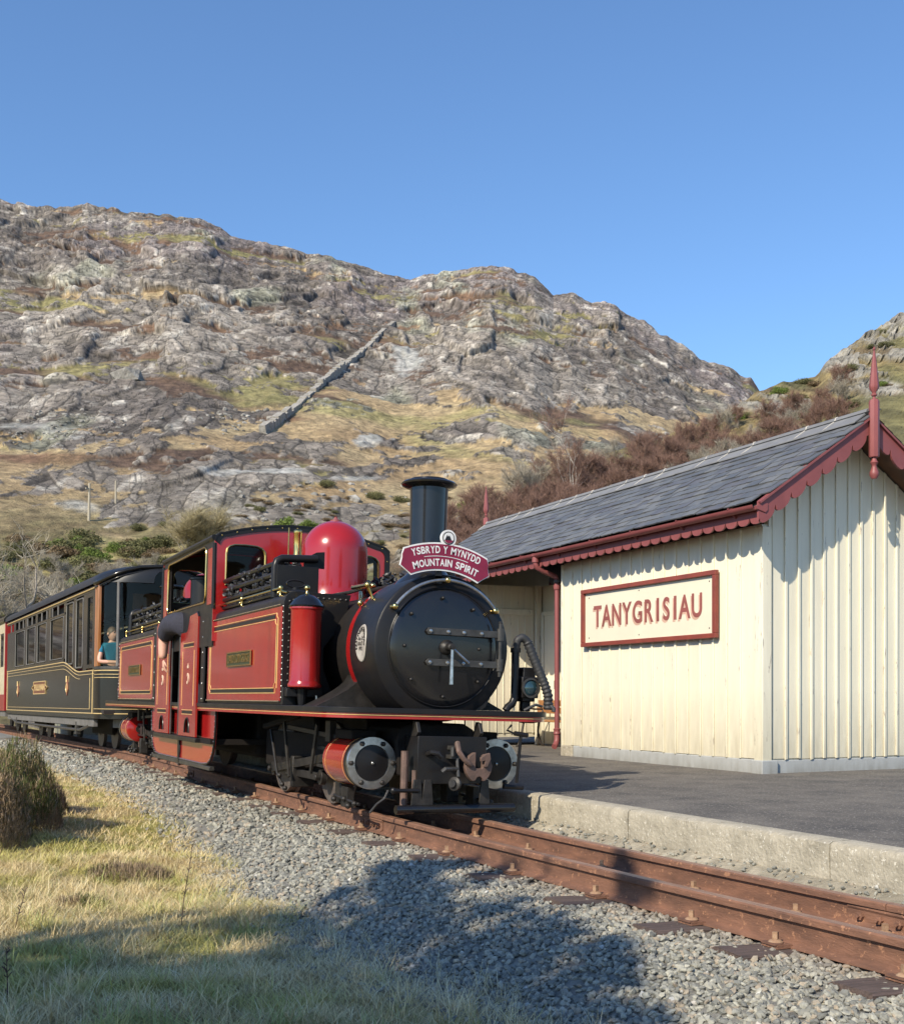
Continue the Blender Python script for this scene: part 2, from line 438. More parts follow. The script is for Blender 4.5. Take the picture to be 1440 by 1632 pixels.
def facets(u, w, seed):
    """2D cells, each a tilted plane: returns (height, edge distance)"""
    iu = np.floor(u); iw = np.floor(w)
    f1 = np.full(u.shape, 9., np.float32); f2 = f1.copy(); hh = np.zeros(u.shape, np.float32)
    for du in (-1, 0, 1):
        for dw in (-1, 0, 1):
            a = (iu + du).astype(np.int64) & 0xffffffff; b = (iw + dw).astype(np.int64) & 0xffffffff; z = np.zeros_like(a)
            cu = iu + du + _h(a, b, z, seed); cw = iw + dw + _h(a, b, z, seed + 1)
            d = np.hypot(u - cu, w - cw)
            h = (_h(a, b, z, seed + 2) - .5) * 1.1 + (u - cu) * (_h(a, b, z, seed + 3) - .5) * 1.5 + (w - cw) * (_h(a, b, z, seed + 4) - .5) * 1.3
            near = d < f1
            f2 = np.where(near, f1, np.minimum(f2, d)); hh = np.where(near, h, hh); f1 = np.where(near, d, f1)
    return hh, f2 - f1
def sstep(x, a, b):
    t = np.clip((x - a) / (b - a), 0, 1); return t * t * (3 - 2 * t)

def tcx(Y):
    """x of the track centre at distance Y"""
    x = 3.90
    if Y < 8.5: x += .0045 * (8.5 - Y) ** 2
    if Y > 19.5:
        t = Y - 19.5; x -= .056 * t * t / (t + 1.5)
    return x
ROLL = .03

# ------------------------------------------------------------------ mountain
SURF = {}
def at(name, px, y):
    """the slope's own vertex nearest to a direction of view, with its depth"""
    V, a, b, d = SURF[name]
    e = np.hypot(a - px, b - y) + d * .004
    i = int(np.argmin(e)); return Vector(V[i].tolist()), float(d[i])
def dirw(a):
    """horizontal world vector for a direction a (tangent from the view axis), unit depth"""
    return a * CT + ST, -a * ST + CT

def ppx(x): return (x - 720.) / FPX

RIDGE = [(-8000, 560), (-5000, 520), (-3000, 600), (-1800, 430), (-500, 300), (-200, 300), (0, 321), (60, 334), (130, 325), (200, 339), (270, 341), (320, 353), (370, 373), (420, 386), (480, 403), (530, 412), (580, 431), (640, 448), (700, 444),
         (745, 440), (765, 434), (800, 433), (850, 451), (880, 476), (910, 481), (940, 493), (985, 499), (1030, 526), (1060, 541), (1110, 573), (1160, 586), (1195, 606), (1215, 630), (1300, 690), (1500, 760), (1900, 800)]

def surface(name, ax, yrow_fn, D_fn, weights, nr, disp, mat_, back=True):
    """hillside sheet: ax directions, nr rows between the foot and the skyline"""
    A, S = np.meshgrid(ax, np.linspace(0, 1, nr)); A = A.astype(np.float32); S = S.astype(np.float32)
    PXc = A * FPX + 720
    Y = yrow_fn(PXc, S)
    D = D_fn(PXc, Y, S)
    Z = 1 + (1108 - Y) / FPX * D
    U = A * D
    X = A * D * CT + D * ST; YY = -A * D * ST + D * CT
    dn, cols = disp(PXc, Y, S, U, Z, D)
    # displacement out of the slope: towards the valley and up
    nx, ny, nz = -ST * .92, -CT * .92, .30
    X = X + dn * nx; YY = YY + dn * ny; Z = Z + dn * nz
    if back:
        k = 3
        bx = [X]; by = [YY]; bz = [Z]; bc = [cols]
        for i in range(1, k + 1):
            dd = 25. * i * i
            bx.append(X[-1:] + A[-1:] * dd * CT + dd * ST); by.append(YY[-1:] - A[-1:] * dd * ST + dd * CT); bz.append(Z[-1:] - 10. * i * i); bc.append(cols[-1:])
        X = np.vstack(bx); YY = np.vstack(by); Z = np.vstack(bz); cols = np.concatenate(bc, 0)
    r, c = X.shape
    V = np.stack([X, YY, Z], -1).reshape(-1, 3)
    idx = np.arange(r * c).reshape(r, c)
    F = np.stack([idx[:-1, :-1], idx[:-1, 1:], idx[1:, 1:], idx[1:, :-1]], -1).reshape(-1, 4)
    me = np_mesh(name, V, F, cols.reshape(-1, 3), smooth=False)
    me.materials.append(mat_)
    o = link(name, me, None, kind='structure')
    d = V[:, 0] * ST + V[:, 1] * CT; x = V[:, 0] * CT - V[:, 1] * ST
    ok = d > 5
    SURF[name] = (V[ok], 720 + FPX * x[ok] / d[ok], 1108 - FPX * (V[ok][:, 2] - 1) / d[ok], d[ok])
    return o

def gsum(px, y, L):
    r = 0
    for cx, cy, sx, sy, w in L:
        r = r + w * np.exp(-((px - cx) / sx) ** 2 - ((y - cy) / sy) ** 2)
    return r

def mix(a, b, t): return a + (b - a) * t[..., None]
def C(*c): return np.array(c, np.float32)

ridge_x = np.array([p[0] for p in RIDGE], np.float32); ridge_y = np.array([p[1] for p in RIDGE], np.float32)
def mt_y(px, s):
    top = np.interp(px, ridge_x, ridge_y); return 1170 + (top - 1170) * s + (fbm(px * .035, px * 0, None, 5, 4, .6) - .5) * 13 * s ** 9
def mt_D(px, y, s):
    base = 60 * np.exp(np.log(7.2) * s ** 1.15)
    a = np.abs((px - 720.) / FPX); base = base / np.sqrt(1 + np.clip(a - .5, 0, None) ** 2)
    return base * (1 + .05 * (noise(px * .006, s * 9, None, 3) - .5) * np.clip(s * 3, 0, 1))

def mt_disp(px, y, s, U, Z, D):
    nz = lambda su, sw, seed, oc=4: fbm(U * su, Z * sw, None, seed, oc)
    # rock or soil
    R = .92 * sstep(-y, -(655 - .09 * px + 80 * (px > 640) * np.clip((px - 640) / 100, 0, 1)), -(560 - .09 * px + 70 * np.clip((px - 640) / 100, 0, 1)))
    R = R * .54 + .40 + .07 * sstep(y, 660, 720)
    R = R + gsum(px, y, [(430, 735, 150, 38, .6), (290, 770, 110, 40, .55), (90, 690, 130, 38, .55), (60, 765, 110, 26, .42), (190, 815, 120, 22, .28), (800, 745, 130, 18, .25), (640, 735, 90, 14, .2), (520, 800, 140, 30, .28), (600, 590, 50, 40, .2), (820, 590, 160, 60, .35),
                         (960, 610, 200, 55, .4), (1100, 620, 120, 60, .5), (740, 690, 90, 18, .35), (860, 700, 90, 16, .3), (640, 600, 40, 30, .3), (700, 560, 60, 40, .3), (200, 605, 45, 18, .6), (280, 655, 90, 18, .45), (560, 700, 60, 12, .3),
                         (600, 640, 110, 25, -.25), (230, 640, 60, 14, -.35), (120, 728, 130, 9, -.3), (560, 660, 90, 25, -.3), (700, 640, 60, 40, -.3), (760, 765, 200, 10, -.25), (150, 870, 200, 30, -.2)])
    warp = (nz(.02, .03, 90, 3) - .5) * 26
    str_ = fbm((U + warp) * .028, (Z + .14 * U + warp * .5) * .10, None, 11, 5, .6)
    fine = fbm(U * .16, Z * .30, None, 12, 4, .6)
    m = R + (str_ - .5) * 2.2 + (fine - .5) * 2.0 + (fbm(U * .5, Z * .7, None, 13, 4, .7) - .5) * 1.1
    rock = sstep(m, .50, .60)
    # crag facets at several sizes, cracks sunk a little, their shade painted into the rock colour
    k = np.clip(D / 300., .22, 1.3)
    wu = U + (nz(.05, .05, 21) - .5) * 14; ww = Z + (nz(.05, .05, 22) - .5) * 10
    h1, e1 = facets(wu / 15, ww / 22 + .15 * wu / 15, 31)
    h2, e2 = facets(wu / 5.2 + 5, (ww + .3 * wu) / 6.2, 41)
    h3, e3 = facets((wu + .2 * ww) / 2.1, ww / 2.3, 51)
    h4, e4 = facets((wu - .2 * ww) / .95, ww / 1.05, 61)
    big = np.clip((650 - y) / 120, 0, 1)
    rd = (h1 * 4.2 * (.3 + .7 * big) + h2 * 1.1 + h3 * .42 + h4 * .18 - .4 * (e2 < .05) - .18 * (e3 < .08) - .8 * (e1 < .03) * big + (fbm(wu * .16, ww * .3, None, 75, 5) - .5) * 3.2) * k
    vd = ((nz(.06, .10, 71, 5) - .5) * 5 + (nz(.5, .7, 72, 3) - .5) * 1.5 + (nz(1.7, 1.7, 73, 2) - .5) * .8) * k
    edge = np.clip(1 - s, 0, 1)
    rk = sstep(m, .43, .70)
    dn = rk * (rd + .5 * k) + (1 - rk) * (vd - .45 * k)
    dn = dn * np.clip(s * 8, 0.1, 1)
    raw = dn
    for _ in range(2):
        q_ = np.pad(dn, 1, mode='edge'); dn = .36 * dn + .16 * (q_[2:, 1:-1] + q_[:-2, 1:-1] + q_[1:-1, 2:] + q_[1:-1, :-2])
    for _ in range(4):
        q_ = np.pad(dn, ((0, 0), (1, 1)), mode='edge'); dn = .5 * dn + .25 * (q_[:, 2:] + q_[:, :-2])
    dn = .88 * dn + .12 * raw
    dn = dn * (.5 + .5 * np.clip((1 - s) * 14, 0, 1))
    # big gullies
    dn = dn + (fbm((U + .5 * Z) * .012, Z * .006, None, 81, 4) - .5) * 16 * np.clip(s * 2.2, 0, 1)
    # colours
    tone = fbm(U * .03, Z * .04, None, 101, 4); t2 = fbm(U * .35, Z * .35, None, 102, 4, .7); t3 = noise(U * .9, Z * 1.1, None, 103)
    rc = mix(C(.165, .142, .122), C(.285, .25, .21), sstep(tone, .35, .65))
    rc = mix(rc, C(.215, .18, .17), sstep(fbm(U * .02, Z * .02, None, 105, 4), .48, .66) * .75)
    rc = mix(rc, C(.34, .345, .25), sstep(fbm(U * .07, Z * .05, None, 115, 3), .62, .8) * .6)
    rc = mix(rc, C(.47, .44, .38), sstep(t2 + (h2 > .25) * .06, .62, .78) * .5)
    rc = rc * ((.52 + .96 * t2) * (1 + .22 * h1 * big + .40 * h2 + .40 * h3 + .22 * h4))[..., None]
    rc = rc * (1 - .55 * ((e2 < .05) | (e3 < .06)))[..., None]  # crevice shade painted in: rock colour darkened along the facet edges
    low = sstep(y, 590, 690); base = sstep(y, 745, 860)
    heath = mix(C(.095, .062, .046), C(.15, .10, .07), t3); heath = mix(heath, C(.25, .15, .09), sstep(fbm(U * .05, Z * .09, None, 119, 4), .5, .62) * (.35 + .4 * low))
    gold = mix(C(.35, .245, .135), C(.43, .34, .20), noise(U * .12, Z * .2, None, 106))
    green = mix(C(.24, .235, .09), C(.33, .31, .13), t3)
    gm = sstep(fbm(U * .035, Z * .12, None, 107, 4) + .13 * low - .15 * (1 - low), .45, .57)
    vc = mix(heath, gold, gm)
    vc = mix(vc, green, sstep(fbm(U * .03, Z * .09, None, 108, 4) + .06 * base, .54, .66) * .65)
    brn = mix(C(.15, .115, .06), C(.22, .19, .09), t3)
    vc = mix(vc, brn, base * sstep(fbm(U * .09, Z * .14, None, 109, 3), .42, .60))
    vc = vc * (.50 + .98 * fbm(U * .6, Z * .8, None, 110, 5, .8))[..., None]
    cols = mix(vc, rc, rock)
    # pale loose scree tips
    scr = gsum(px, y, [(650, 575, 34, 28, 1), (582, 697, 30, 13, 1), (125, 800, 60, 22, .9), (60, 680, 110, 22, .6), (455, 742, 60, 8, .6), (350, 745, 60, 6, .8), (560, 752, 60, 6, .7)])
    sm = sstep(scr + (fine - .5) * .9, .45, .7)
    cols = mix(cols, mix(C(.33, .335, .31), C(.50, .49, .46), t3), sm * .8)
    return dn, np.clip(cols, .01, .8)

ax_in = np.linspace(ppx(-60), ppx(1330), 900)
ax = np.concatenate([np.linspace(-4.2, ppx(-720), 90), np.linspace(ppx(-700), ppx(-64), 60), ax_in, np.linspace(ppx(1336), ppx(2300), 50)])
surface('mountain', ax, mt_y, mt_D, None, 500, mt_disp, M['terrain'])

# nearer slope on the right, under the bare birch scrub
SC = [(300, 1040), (420, 985), (560, 925), (650, 868), (700, 838), (760, 812), (860, 768), (960, 722), (1050, 700), (1120, 672), (1170, 650), (1205, 624), (1250, 609), (1300, 600), (1318, 575), (1345, 558), (1375, 535), (1400, 522), (1440, 500), (1560, 450), (1750, 400), (2300, 360)]
scx = np.array([p[0] for p in SC], np.float32); scy = np.array([p[1] for p in SC], np.float32)
def sc_y(px, s):
    top = np.interp(px, scx, scy); return 1170 + (top - 1170) * s
def sc_D(px, y, s):
    far = np.interp(px, [300, 640, 900, 1205, 1440, 2300], [62, 72, 95, 130, 150, 190]); return 48 * (far / 48) ** (s ** 1.1)
def sc_disp(px, y, s, U, Z, D):
    R = .30 + gsum(px, y, [(1370, 610, 80, 55, .5), (1260, 645, 80, 22, .35), (1330, 575, 60, 30, .35), (1150, 680, 50, 14, .2)])
    fine = fbm(U * .35, Z * .5, None, 212, 4, .6)
    m = R + (fbm(U * .07, (Z + .3 * U) * .2, None, 211, 4) - .5) * 1.5 + (fine - .5) * .8
    rock = sstep(m, .52, .64)
    wu = U + (fbm(U * .2, Z * .2, None, 221, 3) - .5) * 3; ww = Z + .5 * U
    h2, e2 = facets(wu / 2.8, ww / 1.4, 241); h3, e3 = facets(wu / 1.1, ww / .6, 251)
    rd = h2 * .9 + h3 * .35 - .3 * (e2 < .08) - .12 * (e3 < .1)
    vd = (fbm(U * .3, Z * .4, None, 271, 5, .6) - .5) * 2.0
    dn = (rock * (rd + .5) + (1 - rock) * vd) * np.clip(s * 6, .1, 1)
    t2 = fbm(U * .9, Z * .9, None, 202, 4, .7)
    rc = mix(C(.27, .25, .215), C(.42, .39, .33), t2) * (1 - .5 * (e2 < .07))[..., None]
    vc = mix(C(.15, .11, .07), C(.27, .21, .10), sstep(fbm(U * .15, Z * .3, None, 207, 4), .4, .6))
    vc = mix(vc, C(.19, .20, .08), sstep(fbm(U * .1, Z * .2, None, 208, 4), .52, .64) * .5)
    vc = vc * (.7 + .6 * t2)[..., None]
    return dn, np.clip(mix(vc, rc, rock), .01, .7)
surface('hillside', np.linspace(ppx(300), ppx(2300), 520), sc_y, sc_D, None, 190, sc_disp, M['terrain'])

# ------------------------------------------------------------------ ground sheet
EY = np.array([-8, 2, 4, 4.8, 5.9, 6.8, 7.35, 9, 12, 15.5, 25, 35, 60], np.float32)
EX = np.array([2.6, 2.45, 2.2, 2.02, 1.93, 2.2, 1.95, 2.25, 2.5, 2.6, 2.35, 1.9, .6], np.float32)
def edge_x(Y): return np.interp(Y, EY, EX)
def tcx_np(Y):
    x = 3.90 + np.where(Y < 8.5, .0045 * (8.5 - Y) ** 2, 0)
    t = np.clip(Y - 19.5, 0, None); return x - .056 * t * t / (t + 1.5)
def ground_z(X, Y, fine=True):
    tc = tcx_np(Y); e = edge_x(Y)
    z = -.165 - .16 * sstep(-(X - tc), .95, 1.75)                # ballast shoulder on the left
    g = -.31 + .10 * sstep(-X, -e + .1, -e + 1.6) + (fbm(X * .9, Y * .9, None, 301, 3) - .5) * .13
    t = sstep(-(X - e), -.05, .25)
    z = z * (1 - t) + g * t
    z = z + (.13 + .02 * (fbm(X * 2, Y * 2, None, 309, 3) - .5)) * .75 * sstep(X, 4.56, 4.84)
    z = z - .5 * sstep(X, 5.0, 5.3)
    far = sstep(np.hypot(X, Y), 30, 60)
    z = z * (1 - far) + far * -1.0
    if fine: z = z + (fbm(X * 9, Y * 9, None, 302, 3) - .5) * .02
    return z
gx = np.concatenate([np.linspace(-900, -40, 8), np.linspace(-34, -4, 16), np.linspace(-3.5, -.6, 16), np.arange(-.5, 5.0, .05), np.linspace(5.1, 12, 12), np.linspace(20, 1200, 8)])
gy = np.concatenate([np.linspace(-400, -20, 6), np.linspace(-15, 1.5, 20), np.arange(1.6, 14, .06), np.linspace(14.1, 45, 150), np.linspace(50, 1300, 12)])
GX, GY = np.meshgrid(gx, gy); GX = GX.astype(np.float32); GY = GY.astype(np.float32)
GZ = ground_z(GX, GY)
e = edge_x(GY); gm = sstep(-(GX - e), -.05, .2)
n1 = fbm(GX * 3, GY * 3, None, 303, 4)
bal = mix(C(.16, .155, .14), C(.26, .25, .22), n1)
gr = mix(C(.26, .20, .10), C(.40, .32, .15), n1); gr = mix(gr, C(.26, .24, .07), sstep(fbm(GX * 1.3, GY * 1.3, None, 304, 3), .5, .62))
gc = mix(bal, gr, gm)
# stained ballast between the rails, dusty toe at the platform
tc = tcx_np(GY); gc = mix(gc, C(.15, .105, .08), np.exp(-((GX - tc) / .55) ** 2) * .55)
gc = mix(gc, mix(C(.25, .22, .165), C(.42, .375, .29), n1), sstep(GX, 4.45, 4.62) * .95)
rr, cc = GX.shape; idx = np.arange(rr * cc).reshape(rr, cc)
F = np.stack([idx[:-1, :-1], idx[:-1, 1:], idx[1:, 1:], idx[1:, :-1]], -1).reshape(-1, 4)
me = np_mesh('ground', np.stack([GX, GY, GZ], -1).reshape(-1, 3), F, gc.reshape(-1, 3), smooth=True)
me.materials.append(M['near']); link('ground', me, kind='structure')

# ------------------------------------------------------------------ ballast stones, real ones
def ico():
    bm = bmesh.new(); bmesh.ops.create_icosphere(bm, subdivisions=1, radius=1)
    v = np.array([x.co[:] for x in bm.verts], np.float32); f = np.array([[y.index for y in x.verts] for x in bm.faces], np.int32); bm.free(); return v, f
IV, IF = ico()
def stones(name, X, Y, Z, R, cols, label=None, cat=None, m=None):
    n = len(X)
    sc3 = np.stack([rng.uniform(.75, 1.35, n), rng.uniform(.6, 1.0, n), rng.uniform(.35, .75, n)], -1) * R[:, None]
    P = IV[None] * (1 + rng.uniform(-.28, .28, (n, 12, 1))) * sc3[:, None]
    # chop a side flat for sharp broken stone
    P[..., 0] = np.clip(P[..., 0], -.75 * sc3[:, None, 0], None); P[..., 1] = np.clip(P[..., 1], None, .8 * sc3[:, None, 1])
    a, b, c = rng.uniform(0, 2 * PI, n), rng.uniform(-.8, .8, n), rng.uniform(-.8, .8, n)
    ca, sa, cb, sb, cc_, sc_ = np.cos(a), np.sin(a), np.cos(b), np.sin(b), np.cos(c), np.sin(c)
    x, y, z = P[..., 0], P[..., 1], P[..., 2]
    y, z = y * cb[:, None] - z * sb[:, None], y * sb[:, None] + z * cb[:, None]
    x, z = x * cc_[:, None] - z * sc_[:, None], x * sc_[:, None] + z * cc_[:, None]
    x, y = x * ca[:, None] - y * sa[:, None], x * sa[:, None] + y * ca[:, None]
    V = np.stack([x + X[:, None], y + Y[:, None], z + Z[:, None]], -1).reshape(-1, 3)
    F = (IF[None] + 12 * np.arange(n)[:, None, None]).reshape(-1, 3)
    me = np_mesh(name, V, F, np.repeat(cols, 12, 0)); me.materials.append(m or M['stones'])
    o = link(name, me, kind='stuff'); o['label'] = label; o['category'] = cat
    return o
def scatter(n, x0, x1, y0, y1, p=1.):
    X = rng.uniform(x0, x1, n); Y = y0 + (y1 - y0) * rng.uniform(0, 1, n) ** p; return X.astype(np.float32), Y.astype(np.float32)
SX, SY, SR = [], [], []
for n, y0, y1, x1, r in ((22000, 2.6, 6.2, 3.72, .0165), (13000, 6.2, 10, 3.72, .0195), (7500, 10, 18, 3.72, .027), (3500, 18, 32, 3.8, .04)):
    X, Y = scatter(n, .9, x1, y0, y1); ok = (X > edge_x(Y) - .12 - .25 * rng.uniform(0, 1, n) ** 3) & (X < tcx_np(Y) - .37)
    SX.append(X[ok]); SY.append(Y[ok]); SR.append(np.full(ok.sum(), r) * rng.uniform(.65, 1.45, ok.sum()))
X, Y = scatter(5000, 3.4, 4.8, 2.6, 11.5); ok = abs(X - tcx_np(Y)) < .27
SX.append(X[ok]); SY.append(Y[ok]); SR.append(np.full(ok.sum(), .019) * rng.uniform(.6, 1.3, ok.sum()))
X, Y = scatter(2300, 4.3, 4.85, 2.6, 12); ok = X > tcx_np(Y) + .40
SX.append(X[ok]); SY.append(Y[ok]); SR.append(np.full(ok.sum(), .013) * rng.uniform(.5, 1.5, ok.sum()))
SX = np.concatenate(SX); SY = np.concatenate(SY); SR = np.concatenate(SR); n = len(SX)
SZ = ground_z(SX, SY) + rng.uniform(-.008, .016, n) - .02 * (abs(SX - tcx_np(SY)) < .3)
g = rng.uniform(0, 1, n); base = mix(C(.155, .155, .14), C(.36, .345, .285), (g ** 1.3).astype(np.float32))
base = mix(base, C(.33, .27, .20), ((rng.uniform(0, 1, n) < .14) * .8).astype(np.float32))
base = mix(base, C(.62, .60, .56), ((rng.uniform(0, 1, n) < .012) * .5).astype(np.float32))
near_rail = np.exp(-((np.abs(SX - tcx_np(SY)) - .2) / .30) ** 2).astype(np.float32)
base = mix(base, C(.20, .13, .09), near_rail * .55)
stones('ballast', SX, SY, SZ.astype(np.float32), SR.astype(np.float32), base, 'loose grey stone ballast beside and between the rusty rails', 'ballast')

# ------------------------------------------------------------------ platform
PE = 4.83
pm = MB()
pm.box(PE + .17, 22, -6, 60, -.4, .147)
p = pm.build('platform', M['asphalt'], kind='structure')
kroot = bpy.data.objects['platform']
ky = -5.2
kv = []
for i in range(24):
    L = 2.07; b = MB()
    n_ = 14
    prof = [(PE + .006, -.40), (PE + .006, -.12), (PE, .09), (PE + .006, .138), (PE + .028, .153), (PE + .168, .154), (PE + .168, -.40)]
    ys = [ky + .006 + (L - .012) * k / n_ for k in range(n_ + 1)]
    vs = []; fs = []
    for yy in ys:
        for j, (x, z) in enumerate(prof):
            q = random.uniform(-.006, .006) if 0 < j < 5 else 0
            vs.append((x + q, yy, z + q * .5))
    k = len(prof)
    for a in range(n_):
        for j in range(k): fs.append((a * k + j, a * k + (j + 1) % k, (a + 1) * k + (j + 1) % k, (a + 1) * k + j))
    fs.append(tuple(range(k))); fs.append(tuple(n_ * k + j for j in range(k - 1, -1, -1)))
    b.add(vs, fs).build('kerb_block', M['kerb'], kroot, smooth=50)
    ky += L

# ------------------------------------------------------------------ track
track = thing('railway_track', 'rusty narrow gauge railway track curving past the low platform', 'railway track', (0, 0, 0))
HG = .335
def rail_section(side):
    # x outwards, z ; symmetrical flat bottom rail .152 high
    h = [(-.058, -.152), (.058, -.152), (.058, -.143), (.012, -.128), (.009, -.05), (.014, -.040), (.033, -.034), (.034, -.008), (.027, 0), (-.027, 0), (-.034, -.008), (-.033, -.034), (-.014, -.040), (-.009, -.05), (-.012, -.128), (-.058, -.143)]
    return h
def sweep_rail(side, y0, y1, step):
    b = MB(); sec = rail_section(side); ys = [y0 + (y1 - y0) * i / max(1, int((y1 - y0) / step)) for i in range(max(1, int((y1 - y0) / step)) + 1)]
    vs = []; fs = []; k = len(sec)
    for yy in ys:
        cx = tcx(yy) + side * HG
        for x, z in sec: vs.append((cx + x, yy, z - ROLL * side * HG))
    for a in range(len(ys) - 1):
        for j in range(k): fs.append((a * k + j, a * k + (j + 1) % k, (a + 1) * k + (j + 1) % k, (a + 1) * k + j))
    fs.append(tuple(range(k))); fs.append(tuple((len(ys) - 1) * k + j for j in range(k - 1, -1, -1)))
    b.add(vs, fs); return b
JOINTS = {-1: [-7, 1.2, 9.15, 16.1, 24.2, 33, 42, 60], 1: [-7, -3.2, 4.19, 12.6, 20, 28, 37, 46, 60]}
railtop = M['railtop']
for side in (-1, 1):
    js = JOINTS[side]
    for a, b in zip(js[:-1], js[1:]):
        r = sweep_rail(side, a + .003, b - .003, .5).build('rail', M['rust'], track, smooth=30)
        r.data.materials.append(railtop)
        for pl in r.data.polygons:
            if pl.normal.z > .7 and pl.center.z > -.03: pl.material_index = 1
    for j in js[1:-1]:
        if j > 26: continue
        cx = tcx(j) + side * HG
        for s2 in (-1, 1):
            fp = MB(); z0 = -ROLL * side * HG
            sec = [(.010, -.048), (.026, -.040), (.030, -.05), (.022, -.062), (.022, -.115), (.034, -.128), (.05, -.138), (.014, -.128)]
            fp.prism(sec, lambda a, b_, t: (cx + s2 * a, t, b_ + z0), j - .26, j + .26)
            f_ = fp.build('fishplate', M['rust'], track, smooth=25)
            for q in (-.195, -.08, .045, .17):
                nb = MB(); nb.lathe([(.0, -.004), (.022, -.004), (.022, .018), (.011, .02), (.011, .034), (0, .035)], (cx + s2 * .022, j + q, -.088 + z0), (s2, 0, 0), 6)
                nb.build('nut', M['rust'], f_, smooth=0)
SLY = [1.7, 2.55, 3.42, 4.13, 4.73, 5.57, 6.53, 7.5, 8.36] + [9.2 + .83 * i for i in range(28)]
bm_bolt = MB(); bm_bolt.lathe([(.034, 0), (.034, .006), (.024, .014), (.011, .018), (.011, .02)], (0, 0, 0), (0, 0, 1), 14).box(-.0115, .0115, -.0115, .0115, .018, .05)
bolt_me = bm_bolt.mesh('rail_screw'); bolt_me.materials.append(M['rustpale'])
clip_me = MB().box(-.042, .042, -.055, .055, -.004, .012).box(-.05, -.005, -.05, .05, .010, .018).mesh('clip'); clip_me.materials.append(M['rust'])
for i, y in enumerate(SLY):
    b = MB(); cx = tcx(y); L = .70
    n_ = 10; vs = []; fs = []
    for k in range(n_ + 1):
        t = -1 + 2 * k / n_; x = cx + t * L
        for (dy, dz) in ((-.115, -.30), (-.115, -.162), (-.10, -.155), (.10, -.154), (.115, -.163), (.115, -.30)):
            vs.append((x + random.uniform(-.006, .006) * (abs(t) == 1) * 2, y + dy + random.uniform(-.004, .004), dz - ROLL * t * L + random.uniform(-.003, .002)))
    for k in range(n_):
        for j in range(6): fs.append((k * 6 + j, k * 6 + (j + 1) % 6, (k + 1) * 6 + (j + 1) % 6, (k + 1) * 6 + j))
    fs.append(tuple(range(6))); fs.append(tuple(n_ * 6 + j for j in range(5, -1, -1)))
    s_ = b.add(vs, fs).build('sleeper', M['sleeper'], track, smooth=25)
    if y < 20:
        for side in (-1, 1):
            for s2 in (-1, 1):
                x = cx + side * HG + s2 * .088; z = -.150 - ROLL * side * HG
                if s2 * side < 0 and side < 0 and y > 3: pass
                o = link('base_clip', clip_me, s_); o.location = (x - s2 * .0, y + .0, z + .006); o.rotation_euler = (0, 0, random.uniform(-.06, .06) + (0 if s2 < 0 else PI))
                o = link('rail_screw', bolt_me, s_); o.location = (x + s2 * .004, y + random.uniform(-.01, .01), z + .018); o.rotation_euler = (random.uniform(-.05, .05), random.uniform(-.05, .05), random.uniform(0, 1.5))

# ------------------------------------------------------------------ station building
SX0, SX1 = 8.40, 10.72           # front and back wall
RX = 9.56                        # ridge
GY0, GY1 = 9.96, 18.55           # near gable, far gable
PZ = .147                        # platform
REC0, REC1 = 14.19, 17.40        # open waiting recess
RECX = 9.85
BY0, BY1 = 9.55, 18.86           # planes of the bargeboards
RZ, EX0, EZ = 4.04, 8.02, 3.00   # ridge height, eave edge
SLOPE = (RZ - EZ) / (RX - EX0)
st = thing('station_building', 'cream boarded station shelter with slate roof and maroon scalloped bargeboards on the platform', 'station building', (0, 0, 0))

def roof_z(x, d=0): return RZ - SLOPE * abs(x - RX) - d
def shell():
    b = MB()
    top = 2.86
    def wallbox(x0, x1, y0, y1, z0=.29, z1=top): b.box(x0, x1, y0, y1, z0, z1)
    wallbox(SX0 + .012, SX0 + .09, GY0 + .03, REC0)
    wallbox(SX0 + .012, SX0 + .09, REC1, GY1)
    wallbox(SX1 - .09, SX1, GY0 + .02, GY1)
    wallbox(SX0 + .09, SX1 - .09, REC0 - .09, REC0)
    wallbox(RECX, RECX + .08, REC0 + .001, REC1)
    wallbox(SX0 + .012, SX1 - .09, REC1 + .0, REC1 + .08)
    for y in (GY0 + .012, GY1 - .09):
        out = [(SX0 + .09, .29), (SX1 - .09, .29), (SX1 - .09, roof_z(SX1, .1)), (RX, RZ - .1), (SX0 + .09, roof_z(SX0, .1))]
        b.prism(out, lambda a, c, t: (a, t, c), y, y + .078)
    return b
wall = shell().build('wall', M['cream'], st, smooth=0)
# boards and battens of the platform front
def front_boards(y0, y1, z0, z1, n, par, x=SX0, seed=0):
    w = (y1 - y0) / n
    for i in range(n):
        a, b_ = y0 + i * w, y0 + (i + 1) * w
        zz = z0 + random.uniform(-.006, .006)
        bd = MB(); bd.box(x - .004 + random.uniform(-.003, .003), x + .014, a + .003, b_ - .003, zz, z1); bd.build('board', M['cream'], par, bev=.003, smooth=0)
        bt = MB(); bt.box(x - .024, x - .0045, b_ - .017, b_ + .017, zz - .004 + random.uniform(-.008, .008), z1); bt.build('batten', M['creambat'], par, bev=.006, smooth=0)
front_boards(GY0 + .12, REC0 - .02, .300, 2.84, 17, wall)
front_boards(REC1 + .02, GY1 - .1, .300, 2.84, 3, wall)
